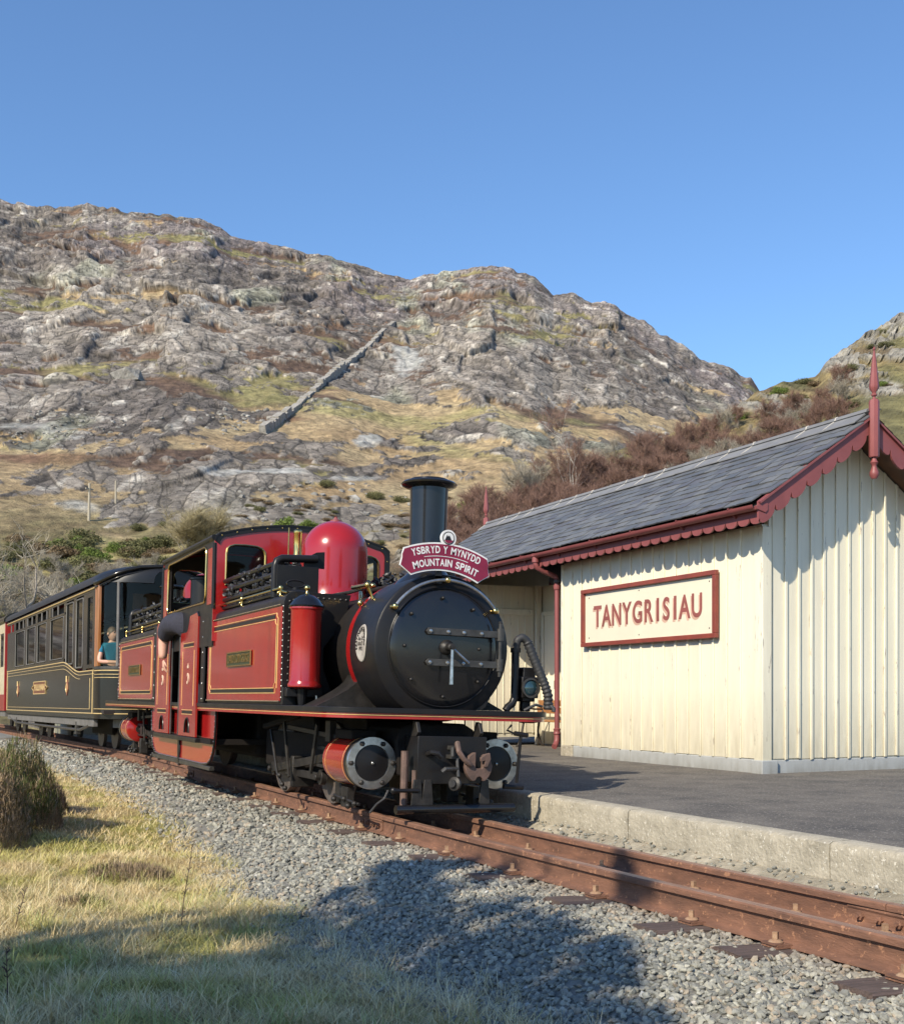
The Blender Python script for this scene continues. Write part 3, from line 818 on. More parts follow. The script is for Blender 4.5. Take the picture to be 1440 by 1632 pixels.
# recess: back wall with a door, return wall with a rail board
front_boards(REC0 + .02, REC1 - .75, .36, 2.84, 13, wall, x=RECX - .002)
nb_ = 10; rw = (RECX - SX0 - .04) / nb_
for i in range(nb_):
    a_, b_ = SX0 + .02 + i * rw, SX0 + .02 + (i + 1) * rw
    MB().box(a_ + .003, b_ - .003, REC1 - .014, REC1 - .002, .36, 2.85).build('board', M['cream'], wall, bev=.003, smooth=0)
    MB().box(b_ - .010, b_ + .010, REC1 - .026, REC1 - .0145, .35, 2.85).build('batten', M['creambat'], wall, bev=.004, smooth=0)
MB().box(SX0 + .3, RECX - .16, REC1 - .055, REC1 - .0265, 2.36, 2.46).build('rail_board', M['creambat'], wall, bev=.005, smooth=0)
MB().box(RECX - .13, RECX - .03, REC1 - .10, REC1 - .030, .15, 2.86).build('post', M['creambat'], wall, bev=.006, smooth=0)
t = MB(); t.box(RECX - .06, RECX - .028, REC1 - .20, REC1 - .12, .15, 2.42); t.box(RECX - .06, RECX - .028, REC1 - .75, REC1 - .69, .15, 2.42); t.box(RECX - .058, RECX - .028, REC1 - .69, REC1 - .20, 2.35, 2.42); t.build('door_frame', M['creambat'], wall, bev=.006, smooth=0)
dr = MB().box(RECX - .04, RECX - .024, REC1 - .685, REC1 - .205, .17, 2.345).build('door', M['cream'], st, bev=.004, smooth=0)
MB().box(RECX - .075, RECX - .04, REC1 - .62, REC1 - .59, 1.10, 1.24).build('door_handle', M['iron'], dr)
# gable boards
gw = .1815
xs = SX0 + .13
k = 0
while xs < SX1 - .14:
    a, b_ = xs, min(xs + gw, SX1 - .12); zt = min(roof_z((a + b_) / 2, .12), RZ - .12); zz = .30 + random.uniform(-.005, .005)
    bd = MB(); yf = GY0 + .012 - .012 + random.uniform(-.003, .003)
    zl, zr = roof_z(a, .08), roof_z(b_, .08)
    bd.prism([(a + .003, zz), (b_ - .003, zz), (b_ - .003, zr), (a + .003, zl)], lambda p, q, t_: (p, t_, q), yf, GY0 + .0115)
    bd.build('board', M['cream'], wall, bev=.003, smooth=0)
    bt = MB(); bt.prism([(b_ - .019, zz - .006 + random.uniform(-.01, .008)), (b_ + .019, zz - .006), (b_ + .019, roof_z(b_ + .019, .085)), (b_ - .019, roof_z(b_ - .019, .085))], lambda p, q, t_: (p, t_, q), GY0 - .022, GY0 - .004)
    bt.build('batten', M['creambat'], wall, bev=.006, smooth=0)
    xs += gw; k += 1
# corner boards
cb = MB(); cb.box(SX0 - .026, SX0 + .10, GY0 - .028, GY0 + .012, .285, 2.83); cb.box(SX0 - .026, SX0 - .004, GY0 + .0125, GY0 + .115, .285, 2.83)
cb.build('corner_board', M['creambat'], wall, bev=.006, smooth=0)
cb = MB(); cb.box(SX0 - .03, SX0 + .1, REC0 - .02, REC0 + .012, .285, 2.84); cb.build('corner_board', M['creambat'], wall, bev=.006, smooth=0)
# plinth
pl = MB()
for a, b_ in ((GY0 + .14, 11.25), (11.254, 12.5), (12.504, 13.9)):
    MB().box(SX0 - .012, SX0 + .2, a, b_, .12, .296).build('plinth_slab', M['plinth'], st, bev=.008, smooth=0)
MB().box(SX0 - .05, SX0 + .17, GY0 - .05, GY0 + .136, .12, .292).build('plinth_slab', M['plinth'], st, bev=.01, smooth=0)
MB().box(SX0 + .174, SX1, GY0 - .006, GY0 + .1, .12, .288).build('plinth_slab', M['plinth'], st, bev=.008, smooth=0)
MB().box(RECX - .03, RECX + .2, REC0 + .1, REC1, .1, .36).build('plinth_slab', M['plinth'], st, bev=.008, smooth=0)
MB().box(SX0 - .03, SX0 + .1, 13.91, REC0 + .03, .1, .30).build('corner_stone', M['kerb'], st, bev=.02, smooth=0)
MB().box(SX0 - .012, SX0 + .2, REC1, GY1, .1, .296).build('plinth_slab', M['plinth'], st, bev=.008, smooth=0)

# roof: boarding, slates, ridge tiles
th_ = math.atan(SLOPE)
rf = MB()
rf.prism([(EX0 + .03, roof_z(EX0 + .03, .035)), (RX, RZ - .035), (2 * RX - EX0 - .03, roof_z(EX0 + .03, .035)), (2 * RX - EX0 - .03, roof_z(EX0 + .03, .06)), (RX, RZ - .06), (EX0 + .03, roof_z(EX0 + .03, .06))], lambda a, c, t: (a, t, c), BY0 + .02, BY1 - .02)
roof = rf.build('roof', M['barkdark'], st, smooth=0)
rafL = math.hypot(RX - EX0, RZ - EZ)
NR = 12; gauge = (rafL + .01) / NR
SW = .245
slate_me = []
for kx in range(10):
    b = MB(); w = SW * random.uniform(.97, .995); L = gauge * 2.0; th = random.uniform(.010, .015)
    jag = [random.uniform(-.012, .014) for _ in range(4)]
    ol = [(-w / 2, L), (-w / 2, jag[0]), (-w / 5, jag[1]), (w / 5, jag[2]), (w / 2, jag[3]), (w / 2, L)]
    if kx % 3 == 0: ol = [(-w / 2, L), (-w / 2, .02), (-w / 2 + .03, 0), (w / 5, jag[2]), (w / 2, jag[3]), (w / 2, L)]
    b.prism(ol, lambda p, q, t_: (p, q, t_ - q * .055), 0, th)
    me = b.mesh('slate', 0); me.materials.append(SL[kx % 5]); slate_me.append(me)
def slate_frame(s, y, side=1):
    """point on the roof plane, s metres up the slope from the eave"""
    x = EX0 + s * math.cos(th_); z = EZ + s * math.sin(th_)
    if side < 0: x = 2 * RX - x
    return Vector((x, y, z))
XA = Vector((0, -1, 0)); YA = Vector((math.cos(th_), 0, math.sin(th_))); ZA = Vector((-math.sin(th_), 0, math.cos(th_)))
ROTP = Matrix((XA, YA, ZA)).transposed().to_4x4()
ncount = 0; rest = MB(); spots_ = []
for r in range(NR):
    s0 = r * gauge - .02
    y = BY0 - .03 + (SW / 2 if r % 2 else 0) + random.uniform(-.01, .01)
    while y < BY1 + .05:
        ym = y
        spots_.append((y, r, s0 + random.uniform(-.006, .006)))
        y += SW
spots_.sort()
for i, (y, r, s0) in enumerate(spots_):
    P = slate_frame(s0, y) + ZA * (.030 + random.uniform(0, .009))
    me = random.choice(slate_me)
    R4 = Matrix.Translation(P) @ ROTP @ Matrix.Rotation(random.uniform(-.02, .02), 4, 'Z') @ Matrix.Rotation(random.uniform(-.022, .022), 4, 'Y')
    if y - SW / 2 < BY0 - .04: continue
    if i < 300:
        o = link('slate', me, roof); o.matrix_local = R4
    else:
        rest.add([R4 @ v.co for v in me.vertices], [tuple(p.vertices) for p in me.polygons])
ro = rest.build('slate_courses', SL[0], roof, smooth=0, kind='stuff')
for m_ in SL[1:]: ro.data.materials.append(m_)
nf = len(slate_me[0].polygons)
rr_ = random.Random(3); 
for i, p in enumerate(ro.data.polygons):
    if i % nf == 0: mi = rr_.randrange(5)
    p.material_index = mi
# slates on the far slope, only its edge shows
bk = MB()
for r in range(NR):
    s0 = r * gauge - .02; P0 = slate_frame(s0, BY0 - .03, -1); P1 = slate_frame(s0 + gauge * 1.6, BY0, -1)
    n_ = Vector((math.sin(th_), 0, math.cos(th_)))
    a = P0 + n_ * .038; c = P1 + n_ * .02
    bk.add([(a.x, BY0 - .03, a.z), (c.x, BY0 - .03, c.z), (c.x, BY1 + .03, c.z), (a.x, BY1 + .03, a.z), (a.x, BY0 - .03, a.z - .01), (a.x, BY1 + .03, a.z - .01)], [(0, 1, 2, 3), (0, 3, 5, 4)])
bk.build('slate_courses', SL[1], roof, smooth=0, kind='stuff')
# ridge tiles with pale mortar joints
y = BY0 + .05; tl = .47
i = 0
while y < BY1 - .05:
    b = MB(); e_ = min(y + tl, BY1 - .03)
    z0 = RZ + .088
    w = .20
    ol = [(RX - w, z0 - w * SLOPE - .005), (RX - .035, z0 - .025), (RX - .025, z0 + .012), (RX, z0 + .026), (RX + .025, z0 + .012), (RX + .035, z0 - .025), (RX + w, z0 - w * SLOPE - .005), (RX + w, z0 - w * SLOPE - .023), (RX, z0 - .03), (RX - w, z0 - w * SLOPE - .023)]
    dz = random.uniform(-.003, .003)
    b.prism(ol, lambda p, q, t_: (p, t_, q + dz), y + .003, e_ - .003)
    b.build('ridge_tile', M['ridge'], roof, bev=.003, smooth=40)
    j = MB(); jo = [(RX - w - .002, z0 - w * SLOPE - .004), (RX - .036, z0 - .019), (RX - .026, z0 + .017), (RX, z0 + .03), (RX + .02, z0 + .017), (RX, z0 - .02)]
    j.prism(jo, lambda p, q, t_: (p, t_ + .02 * (RX - p) / w + random.uniform(-.002, .002), q + .002), e_ - .007, e_ + .005)
    if i % 4 != 2: j.build('mortar_joint', M['mortar'], roof, smooth=0)
    y += tl; i += 1

# scalloped bargeboards
def barge(y, t, side):
    """board down one side of a gable; side -1 = platform side"""
    x0, x1 = 0.045, RX - EX0 + .02; n = 7; step = (x1 - x0 - .03) / n; up = []
    def P(x, d): return (RX + side * x, RZ - SLOPE * x - d)
    top = [P(x0, -.03), P(x1, -.03)]
    low = []
    drop = .235
    low.append(P(x1, .17))
    for i in range(n - 1, -1, -1):
        xc = x0 + .02 + step * (i + .5); rr = step * .5
        for q in range(9):
            a = PI * q / 8
            lx = xc + rr * math.cos(a) * .93; d = drop - .075 + .085 * math.sin(a) ** .8
            low.append(P(lx, d))
        if i: low.append(P(xc - rr, drop - .075 - .02))
    low.append(P(x0, drop - .07))
    ol = top + low
    b = MB(); b.prism(ol, lambda p, q, t_: (p, t_, q), y, y + t)
    return b
for y, s_ in ((BY0, -1), (BY0, 1), (BY1 - .03, -1), (BY1 - .03, 1)):
    o = barge(y, .028, s_).build('bargeboard', M['oxide'], st, smooth=0)
    mb = MB(); a = Vector((RX + s_ * .05, y - .012 if y < 12 else y + .03, RZ - SLOPE * .05 + .012)); c = Vector((RX + s_ * (RX - EX0 + .02), a.y, RZ - SLOPE * (RX - EX0 + .02) + .012))
    mb.bar(a, c, .022, .035, up=(0, 1, 0)); mb.build('bargeboard_moulding', M['oxide'], o, smooth=0)
# finials
def finial(y):
    f = MB(); c = (RX, y, 0)
    f.lathe([(.052, 3.60), (.056, 3.62), (.056, 4.20), (.048, 4.225), (.018, 4.24), (.014, 4.26), (.03, 4.27), (.032, 4.285), (.022, 4.295), (.024, 4.31), (.05, 4.345), (.053, 4.38), (.045, 4.45), (.028, 4.62), (.013, 4.74), (.008, 4.765), (.015, 4.775), (.015, 4.79), (.006, 4.80), (0, 4.815)], c, (0, 0, 1), 8)
    o = f.build('finial', M['oxide'], st, smooth=30)
    g = MB(); g.lathe([(0, 3.36), (.03, 3.365), (.048, 3.40), (.05, 3.43), (.034, 3.47), (.024, 3.50), (.03, 3.515), (.045, 3.54), (.03, 3.56), (.022, 3.60)], c, (0, 0, 1), 18)
    g.build('pendant', M['oxide'], o, smooth=50)
finial(BY0 - .035); finial(BY1 + .03)
# soffit boards under the gable overhang
sf = MB()
for sgn in (-1, 1):
    sf.prism([(RX + sgn * .03, RZ - .075), (RX + sgn * (RX - EX0 - .04), roof_z(EX0 + .04, .075)), (RX + sgn * (RX - EX0 - .04), roof_z(EX0 + .04, .09)), (RX + sgn * .03, RZ - .095)], lambda a, c, t: (a, t, c), BY0 + .031, GY0 - .035)
sf.build('soffit', M['inwood'], st, smooth=0)
# eave fascia with scallops, gutter, brackets
b = MB(); ol = [(BY0 + .03, 2.985), (BY1 - .03, 2.985), (BY1 - .03, 2.875)]
n = 46; step = (BY1 - BY0 - .06) / n
for i in range(n - 1, -1, -1):
    yc = BY0 + .03 + step * (i + .5)
    for q in range(7):
        a = PI * q / 6; ol.append((yc + step * .46 * math.cos(a), 2.86 - .062 * math.sin(a) ** .8))
    if i: ol.append((yc - step * .5, 2.872))
ol.append((BY0 + .03, 2.875))
b.prism(ol, lambda a, c, t: (t, a, c), EX0 + .052, EX0 + .072)
b.build('scalloped_fascia', M['oxide'], st, smooth=0)
gt = MB(); GXc, GZc, gr_ = EX0 - .005, 2.985, .055
prof = [(gr_ * math.cos(a), gr_ * math.sin(a)) for a in [PI + PI * i / 10 for i in range(11)]]
ol = prof + [(x * .88, z * .88) for x, z in reversed(prof)]
gt.prism(ol, lambda a, c, t: (GXc + a, t, GZc + c), BY0 + .06, BY1 - .06)
MB().prism([(GXc + .10, 3.0), (GXc - .055, 2.965), (GXc - .045, 2.93), (GXc + .07, 2.90), (GXc + .10, 2.93)], lambda a, c, t: (a, t, c), BY0 - .012, BY0 + .03).build('gutter_end', M['oxide'], st, bev=.004, smooth=0)
gut = gt.build('gutter', M['oxide'], st, smooth=40)
y = BY0 + .45
while y < BY1:
    br = MB(); br.bar((EX0 + .05, y, 2.90), (EX0 - .065, y, 2.995), .022, .010, up=(0, 1, 0)); br.bar((EX0 - .065, y, 2.99), (EX0 + .05, y, 3.012), .02, .006, up=(0, 0, 1)); br.build('gutter_bracket', M['oxide'], gut, smooth=0)
    y += .93
# downpipe at the recess corner
dp = MB(); yd = REC0 + .11; xd = SX0 - .035
dp.tube([(GXc, yd + .0, 2.95), (GXc, yd, 2.86), (GXc + .02, yd - .0, 2.80), (GXc + .12, yd, 2.755), (xd - .1, yd, 2.71), (xd - .02, yd, 2.68), (xd, yd, 2.62), (xd, yd, 2.55)], .036, 12)
dp.lathe([(.05, 2.87), (.05, 2.93), (.043, 2.93), (.043, 2.95), (.055, 2.955), (.055, 2.99)], (GXc, yd, 0), (0, 0, 1), 14)
dp.tube([(xd, yd, 2.56), (xd, yd, .42)], .036, 12)
dp.lathe([(.047, 2.50), (.052, 2.52), (.052, 2.565), (.04, 2.57)], (xd, yd, 0), (0, 0, 1), 14)
dp.lathe([(.047, .44), (.055, .455), (.047, .47), (.047, .50), (.055, .515), (.038, .53)], (xd, yd, 0), (0, 0, 1), 14)
dp.tube([(xd, yd, .45), (xd, yd, .36), (xd - .03, yd - .02, .30), (xd - .08, yd - .06, .27)], [.042, .042, .042, .04], 12)
dp.build('downpipe', M['oxide'], st, smooth=45)
db = MB(); db.lathe([(.045, 2.585), (.06, 2.6), (.06, 2.63), (.045, 2.64)], (xd + .01, yd, 0), (0, 0, 1), 10); db.box(xd, SX0 + .01, yd - .015, yd + .015, 2.59, 2.63)
db.build('pipe_clamp', M['iron'], st, smooth=30)

# ------------------------------------------------------------------ station name board
sg = thing('station_sign', 'cream TANYGRISIAU name board in a dark red frame on the shelter front wall', 'sign', (SX0 - .03, 12.13, 2.042))
Wd, Hg = 2.91, .775
MB().box(-.012, .0, -Wd / 2 + .03, Wd / 2 - .03, -Hg / 2 + .03, Hg / 2 - .03).build('panel', M['signpanel'], sg, smooth=0)
for nm, bx in (('frame_rail', (-.055, .0, -Wd / 2, Wd / 2, Hg / 2 - .055, Hg / 2)), ('frame_rail', (-.055, .0, -Wd / 2, Wd / 2, -Hg / 2, -Hg / 2 + .055)), ('frame_stile', (-.054, .0, -Wd / 2, -Wd / 2 + .06, -Hg / 2 + .0555, Hg / 2 - .0555)), ('frame_stile', (-.054, .0, Wd / 2 - .06, Wd / 2, -Hg / 2 + .0555, Hg / 2 - .0555))):
    MB().box(*bx).build(nm, M['signframe'], sg, bev=.006, smooth=0)
word = 'TANYGRISIAU'
# letters set one by one, narrow sans
adv = [.205, .235, .245, .225, .255, .245, .13, .225, .13, .245, .23]
tot = sum(adv); yy = tot / 2
for ch, w in zip(word, adv):
    sxx = .84 if ch not in 'I' else 1.0
    vs, fs = text_mesh(ch, .37, .002, .007, 1., sxx)
    zs = [v[1] for v in vs]; xs_ = [v[0] for v in vs]; zc = (min(zs) + max(zs)) / 2; xc = (min(xs_) + max(xs_)) / 2; sy_ = .285 / (max(zs) - min(zs))
    yc = yy - w / 2
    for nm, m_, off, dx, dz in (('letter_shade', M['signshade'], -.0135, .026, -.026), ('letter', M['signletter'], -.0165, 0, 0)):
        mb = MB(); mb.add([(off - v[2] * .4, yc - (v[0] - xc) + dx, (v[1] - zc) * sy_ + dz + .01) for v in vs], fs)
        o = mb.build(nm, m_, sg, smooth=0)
    yy -= w
for (y, z) in ((1.30, -.27), (1.30, .27), (-1.30, .27), (-1.30, -.27), (.12, .28), (.12, -.28)):
    MB().lathe([(.010, 0), (.008, .003), (0, .004)], (-.013, y, z), (-1, 0, 0), 8).build('screw', M['oily'], sg)

# ------------------------------------------------------------------ bench in the recess
bn = thing('platform_bench', 'wooden bench with black cast iron legs in the open waiting recess', 'bench', (9.42, 16.15, .147), (0, 0, 0))
for yb in (-.75, .75):
    lg = MB()
    lg.tube([(-.30, yb, 0), (-.27, yb, .03), (-.22, yb, .15), (-.20, yb, .26), (-.17, yb, .40)], [.028, .018, .022, .018, .02], 8)
    lg.tube([(.20, yb, 0), (.17, yb, .03), (.11, yb, .15), (.10, yb, .26), (.12, yb, .40), (.2, yb, .60), (.24, yb, .80)], [.028, .018, .022, .018, .02, .018, .016], 8)
    lg.tube([(-.24, yb, .41), (0, yb, .40), (.14, yb, .42)], .018, 8)
    lg.tube([(-.2, yb, .41), (-.25, yb, .52), (-.22, yb, .60), (-.1, yb, .64), (.05, yb, .62), (.19, yb, .62)], .016, 8)
    lg.ball((-.22, yb, .19), .03); lg.ball((.11, yb, .19), .03)
    lg.build('leg', M['iron'], bn, smooth=60)
for i in range(4):
    MB().box(-.24 + i * .1, -.155 + i * .1, -.95, .95, .425, .45).build('seat_slat', M['bench'], bn, bev=.006, smooth=0)
for i in range(2):
    c = Vector((.205 + i * .03, 0, .60 + i * .12)); mt = Matrix.Rotation(-.25, 3, 'Y')
    MB().obox(c, .022, 1.9, .10, mt).build('back_slat', M['bench'], bn, bev=.006, smooth=0)

# ------------------------------------------------------------------ the double ended engine
LX = 3.90
eng = thing('steam_locomotive', 'red and black double ended narrow gauge steam engine with tall black chimney and red dome', 'steam locomotive', (LX, 0, 0), (0, ROLL, 0))
MIDY = 14.1
def my(y): return 2 * MIDY - y
RED, BLK, GLS = M['red'], M['black'], M['gloss']

# running plate: rounded ends, red valance under a dark lip
ol = rrect(-1.0, 1.0, 8.38, my(8.38), .30, 6)
MB().prism(ol, lambda a, b, t: (a, b, t), .842, .885).build('running_plate', BLK, eng, bev=.004, smooth=20)
vl = rrect(-.985, .985, 8.395, my(8.395), .29, 8); inn = rrect(-.955, .955, 8.425, my(8.425), .26, 8)
v = MB(); n = len(vl)
vs = [(a, b, z) for z in (.800, .841) for a, b in vl] + [(a, b, z) for z in (.800, .841) for a, b in inn]
fs = []
for i in range(n):
    j = (i + 1) % n
    fs += [(i, j, n + j, n + i), (2 * n + i, 3 * n + i, 3 * n + j, 2 * n + j), (i, 2 * n + i, 2 * n + j, j)]
v.add(vs, fs).build('valance', RED, eng, smooth=30)
ln = MB(); vl2 = rrect(-.987, .987, 8.393, my(8.393), .29, 8)
ln.tube([(a, b, .826) for a, b in vl2], .0035, 5, closed=True); ln.build('valance_lining', M['cream_line'], eng)

CZ = 1.385
def boiler_end(f, back):
    """f maps y (front engine) to y; d = direction of the front"""
    d = -1 if not back else 1
    Y = lambda y: my(y) if back else y
    ax = (0, d, 0)
    def L(prof): return [(r, (Y(y) - Y(8.0)) * d) for r, y in prof]
    def lathe(prof, m, name, par=eng, seg=56, sm=35):
        pts = sorted([(r, (8.0 - y)) for r, y in prof], key=lambda q: 0)  # keep order
        b = MB(); b.lathe(pts, (0, Y(8.0), CZ), ax, seg); return b.build(name, m, par, smooth=sm)
    # smokebox: barrel, front ring
    sb = lathe([(.0, 9.13), (.56, 9.13), (.602, 9.11), (.602, 8.60), (.594, 8.575), (.578, 8.563), (.50, 8.560), (.49, 8.556), (.484, 8.566), (0, 8.566)], BLK, 'smokebox')
    # lower flare of the smokebox down to the running plate
    fl = MB(); olf = []
    for i in range(9):
        t = i / 8; a = math.radians(222 + 10 * t)
        olf.append((-.46 - .00 * t, 0))
    left = [(-.455, CZ - .36), (-.40, CZ - .425), (-.33, CZ - .47), (-.27, .895), (.27, .895), (.33, CZ - .47), (.40, CZ - .425), (.455, CZ - .36)]
    left = [(-.47, CZ - .345), (-.385, CZ - .42), (-.30, CZ - .475), (-.255, .886), (.36, .886), (.40, CZ - .475), (.47, CZ - .345)]
    fl.prism(left, lambda a, b, t: (a, Y(t), b), 8.57, 9.1); fl.build('smokebox_saddle', BLK, eng, smooth=0)
    # saddle behind, flared
    sd = MB(); pr = []
    for i in range(11):
        t = i / 10; pr.append((.47 + .40 * (1 - math.sin(t * PI / 2)), .886 + .30 * t))
    pr2 = [(-x, z) for x, z in pr] + [(x, z) for x, z in reversed(pr)]
    sd.prism(pr2, lambda a, b, t: (a, Y(t), b), 9.14, 9.50); sd.build('boiler_saddle', M['oily'], eng, smooth=30)
    # boiler barrel with its red cladding
    lathe([(.45, 9.125), (.590, 9.125), (.590, 9.235), (.45, 9.235)], RED, 'boiler_ring')
    br = lathe([(.525, 9.126), (.525, 9.24), (.525, 12.28)], M['grime'], 'boiler')
    # smokebox door
    dr = lathe([(0, 8.566), (.474, 8.566), (.474, 8.545), (.462, 8.535), (.42, 8.527), (.30, 8.508), (.15, 8.498), (0, 8.495)], GLS, 'smokebox_door', sm=50)
    rim = lathe([(.478, 8.56), (.490, 8.549), (.482, 8.540), (.472, 8.548)], BLK, 'door_ring', dr)
    fy = lambda y: Y(y)
    for a, r in ((95, .40), (140, .40), (53, .40), (180, .36), (222, .40), (268, .40), (0, .30), (318, .40)):
        MB().lathe([(.015, 0), (.015, .010), (.009, .018), (0, .02)], (r * math.cos(math.radians(a)), fy(8.512), CZ + r * math.sin(math.radians(a))), ax, 8).build('door_bolt', M['oily'], dr, smooth=50)
    for z in (.125, -.125):
        st_ = MB(); st_.prism([(-.17, z - .028), (-.19, z), (-.17, z + .028), (.46, z + .028), (.46, z - .028)], lambda a, b, t: (a, fy(t), CZ + b), 8.470, 8.492)
        s_ = st_.build('hinge_strap', M['steelgrey'], dr, bev=.004, smooth=0)
        for x in (-.155, 0., .14, .30):
            MB().lathe([(.016, 0), (.014, .009), (0, .013)], (x, fy(8.470), CZ + z), ax, 10).build('rivet', M['steel'], s_, smooth=60)
        MB().lathe([(.027, -.05), (.027, .05)], (.475, fy(8.475), CZ + z), (0, 0, 1), 10).build('hinge_knuckle', M['steelgrey'], s_)
    MB().lathe([(.014, -.22), (.014, .22), (.02, .225), (.012, .235)], (.475, fy(8.475), CZ), (0, 0, 1), 10).build('hinge_pin', M['steelgrey'], dr)
    dt = MB(); dt.lathe([(.062, 0), (.062, .012), (.045, .03), (.032, .04), (.030, .10), (.022, .105), (.022, .13), (0, .132)], (0, fy(8.495), CZ), ax, 18).build('door_dart', M['oily'], dr, smooth=50)
    h1 = MB(); h1.cyl((0, fy(8.385), CZ + .0), (-.005, fy(8.375), CZ - .30), .0105, .016, 8); h1.build('dart_handle', M['steel'], dr)
    h2 = MB(); h2.cyl((0, fy(8.40), CZ), (.145, fy(8.375), CZ - .125), .009, .013, 8); h2.build('dart_handle', M['steel'], dr)
    # brass handrail over the door
    pts = [(.545 * math.cos(math.radians(a)), fy(8.505), CZ + .545 * math.sin(math.radians(a))) for a in range(146, 33, -4)]
    hr = MB().tube(pts, .0135, 10).build('smokebox_handrail', M['steel'], eng)
    for a in (146, 90, 36):
        kx, kz = .545 * math.cos(math.radians(a)), CZ + .545 * math.sin(math.radians(a))
        k = MB(); k.ball((kx, fy(8.505), kz), .027, 14); k.lathe([(.022, 0), (.012, .02), (.010, .045)], (kx, fy(8.562), kz), ax, 10); k.build('handrail_knob', M['brass'], hr, smooth=60)
    # oval works plate on the barrel
    for sg_ in (-1, 1):
        pl_ = MB(); n = 26; vs = []; fs = []
        for rr_, off in ((1., .606), (.96, .612), (.88, .612), (.84, .609), (0.0, .609)):
            for i in range(n):
                t = 2 * PI * i / n; yy = 8.84 + .115 * rr_ * math.cos(t); aa = .155 * rr_ * math.sin(t) / .6
                ang = math.radians(2) + aa
                vs.append((sg_ * off * math.cos(ang), fy(yy), CZ + off * math.sin(ang) - .0))
        for j in range(4):
            for i in range(n): fs.append((j * n + i, j * n + (i + 1) % n, (j + 1) * n + (i + 1) % n, (j + 1) * n + i))
        pl_.add(vs, fs); wp = pl_.build('works_plate', M['workplate'], eng, smooth=30)
        lt = MB()
        for kk, ch in enumerate('FESTINIOG RAILWAY' if sg_ < 0 else 'BOSTON LODGE WORKS'):
            if ch == ' ': continue
            t = math.radians(200 - kk * 220 / 17) ; vsx, fsx = text_mesh(ch, .05, .001, .001)
            rot = Matrix.Rotation(t - PI / 2, 3, 'Z')
            outp = []
            for q in vsx:
                w = rot @ Vector(q); u_ = .085 * math.cos(t) + w.x * .9; v_ = .115 * math.sin(t) + w.y
                ang = math.radians(2) + v_ / .61
                outp.append((sg_ * (.614) * math.cos(ang), fy(8.84 + (u_ if sg_ > 0 else -u_) * (1 if not back else 1) * (1 if not back else 1)), CZ + .614 * math.sin(ang)))
            lt.add(outp, fsx)
        for row, txt in ((.035, 'No 12'), (-.005, 'BUILT'), (-.045, '1992')):
            vsx, fsx = text_mesh(txt, .04, .001, .001)
            lt.add([(sg_ * .614 * math.cos(math.radians(2) + (row + q[1]) / .61), fy(8.84 + (q[0] if sg_ > 0 else -q[0])), CZ + .614 * math.sin(math.radians(2) + (row + q[1]) / .61)) for q in vsx], fsx)
        lt.build('lettering', M['grime'], wp, smooth=0)
    # chimney
    ch = MB(); ch.lathe([(.30, 1.90), (.25, 1.955), (.19, 2.0), (.162, 2.04), (.152, 2.10), (.150, 2.12), (.158, 2.65), (.160, 2.735), (.172, 2.742), (.20, 2.745), (.232, 2.762), (.236, 2.776), (.222, 2.79), (.165, 2.80), (.16, 2.815), (.135, 2.815), (.13, 2.70), (0, 2.70)], (0, Y(8.93), 0), (0, 0, 1), 44)
    ch.build('chimney', GLS, eng, smooth=40)
    # dome
    r = .335; prof = [(.50, 1.78), (.43, 1.86), (.38, 1.93), (.350, 2.01), (r, 2.10), (r, 2.46)]
    for i in range(1, 13):
        a = PI / 2 * i / 12; prof.append((r * math.cos(a) + 1e-4, 2.46 + .325 * math.sin(a)))
    dm = MB(); dm.lathe(prof, (0, Y(11.28), 0), (0, 0, 1), 48); dmo = dm.build('dome', RED, eng, smooth=50)
    MB().lathe([(.06, 2.77), (.06, 2.792), (.03, 2.80), (.014, 2.825), (.02, 2.83), (0, 2.835)], (0, Y(11.28), 0), (0, 0, 1), 12).build('dome_cap', M['oxide'], dmo)
    # pipe and valve gear on the boiler side
    MB().tube([(.20, Y(10.4), 1.99), (.28, Y(10.4), 2.06), (.30, Y(11.9), 2.08)], .022, 8).tube([(-.20, Y(9.9), 1.97), (-.30, Y(10.0), 1.93), (-.32, Y(11.5), 1.95)], .018, 8).build('boiler_pipe', M['oily'], eng)
    MB().tube([(-.34, Y(9.55), 1.86), (-.45, Y(9.30), 1.86), (-.50, Y(9.16), 1.76)], .018, 10).ball((-.50, Y(9.16), 1.76), .03, 10).build('injector_pipe', M['brass'], eng)

M['steelgrey'] = mat('painted_steel', (.085, .08, .075), .42, metal=.4, col2=(.04, .037, .034), vs=9, bump=.1, bs=40)
boiler_end(None, False); boiler_end(None, True)

M['crestpale'] = mat('crest_pale', (.75, .58, .42), .4)
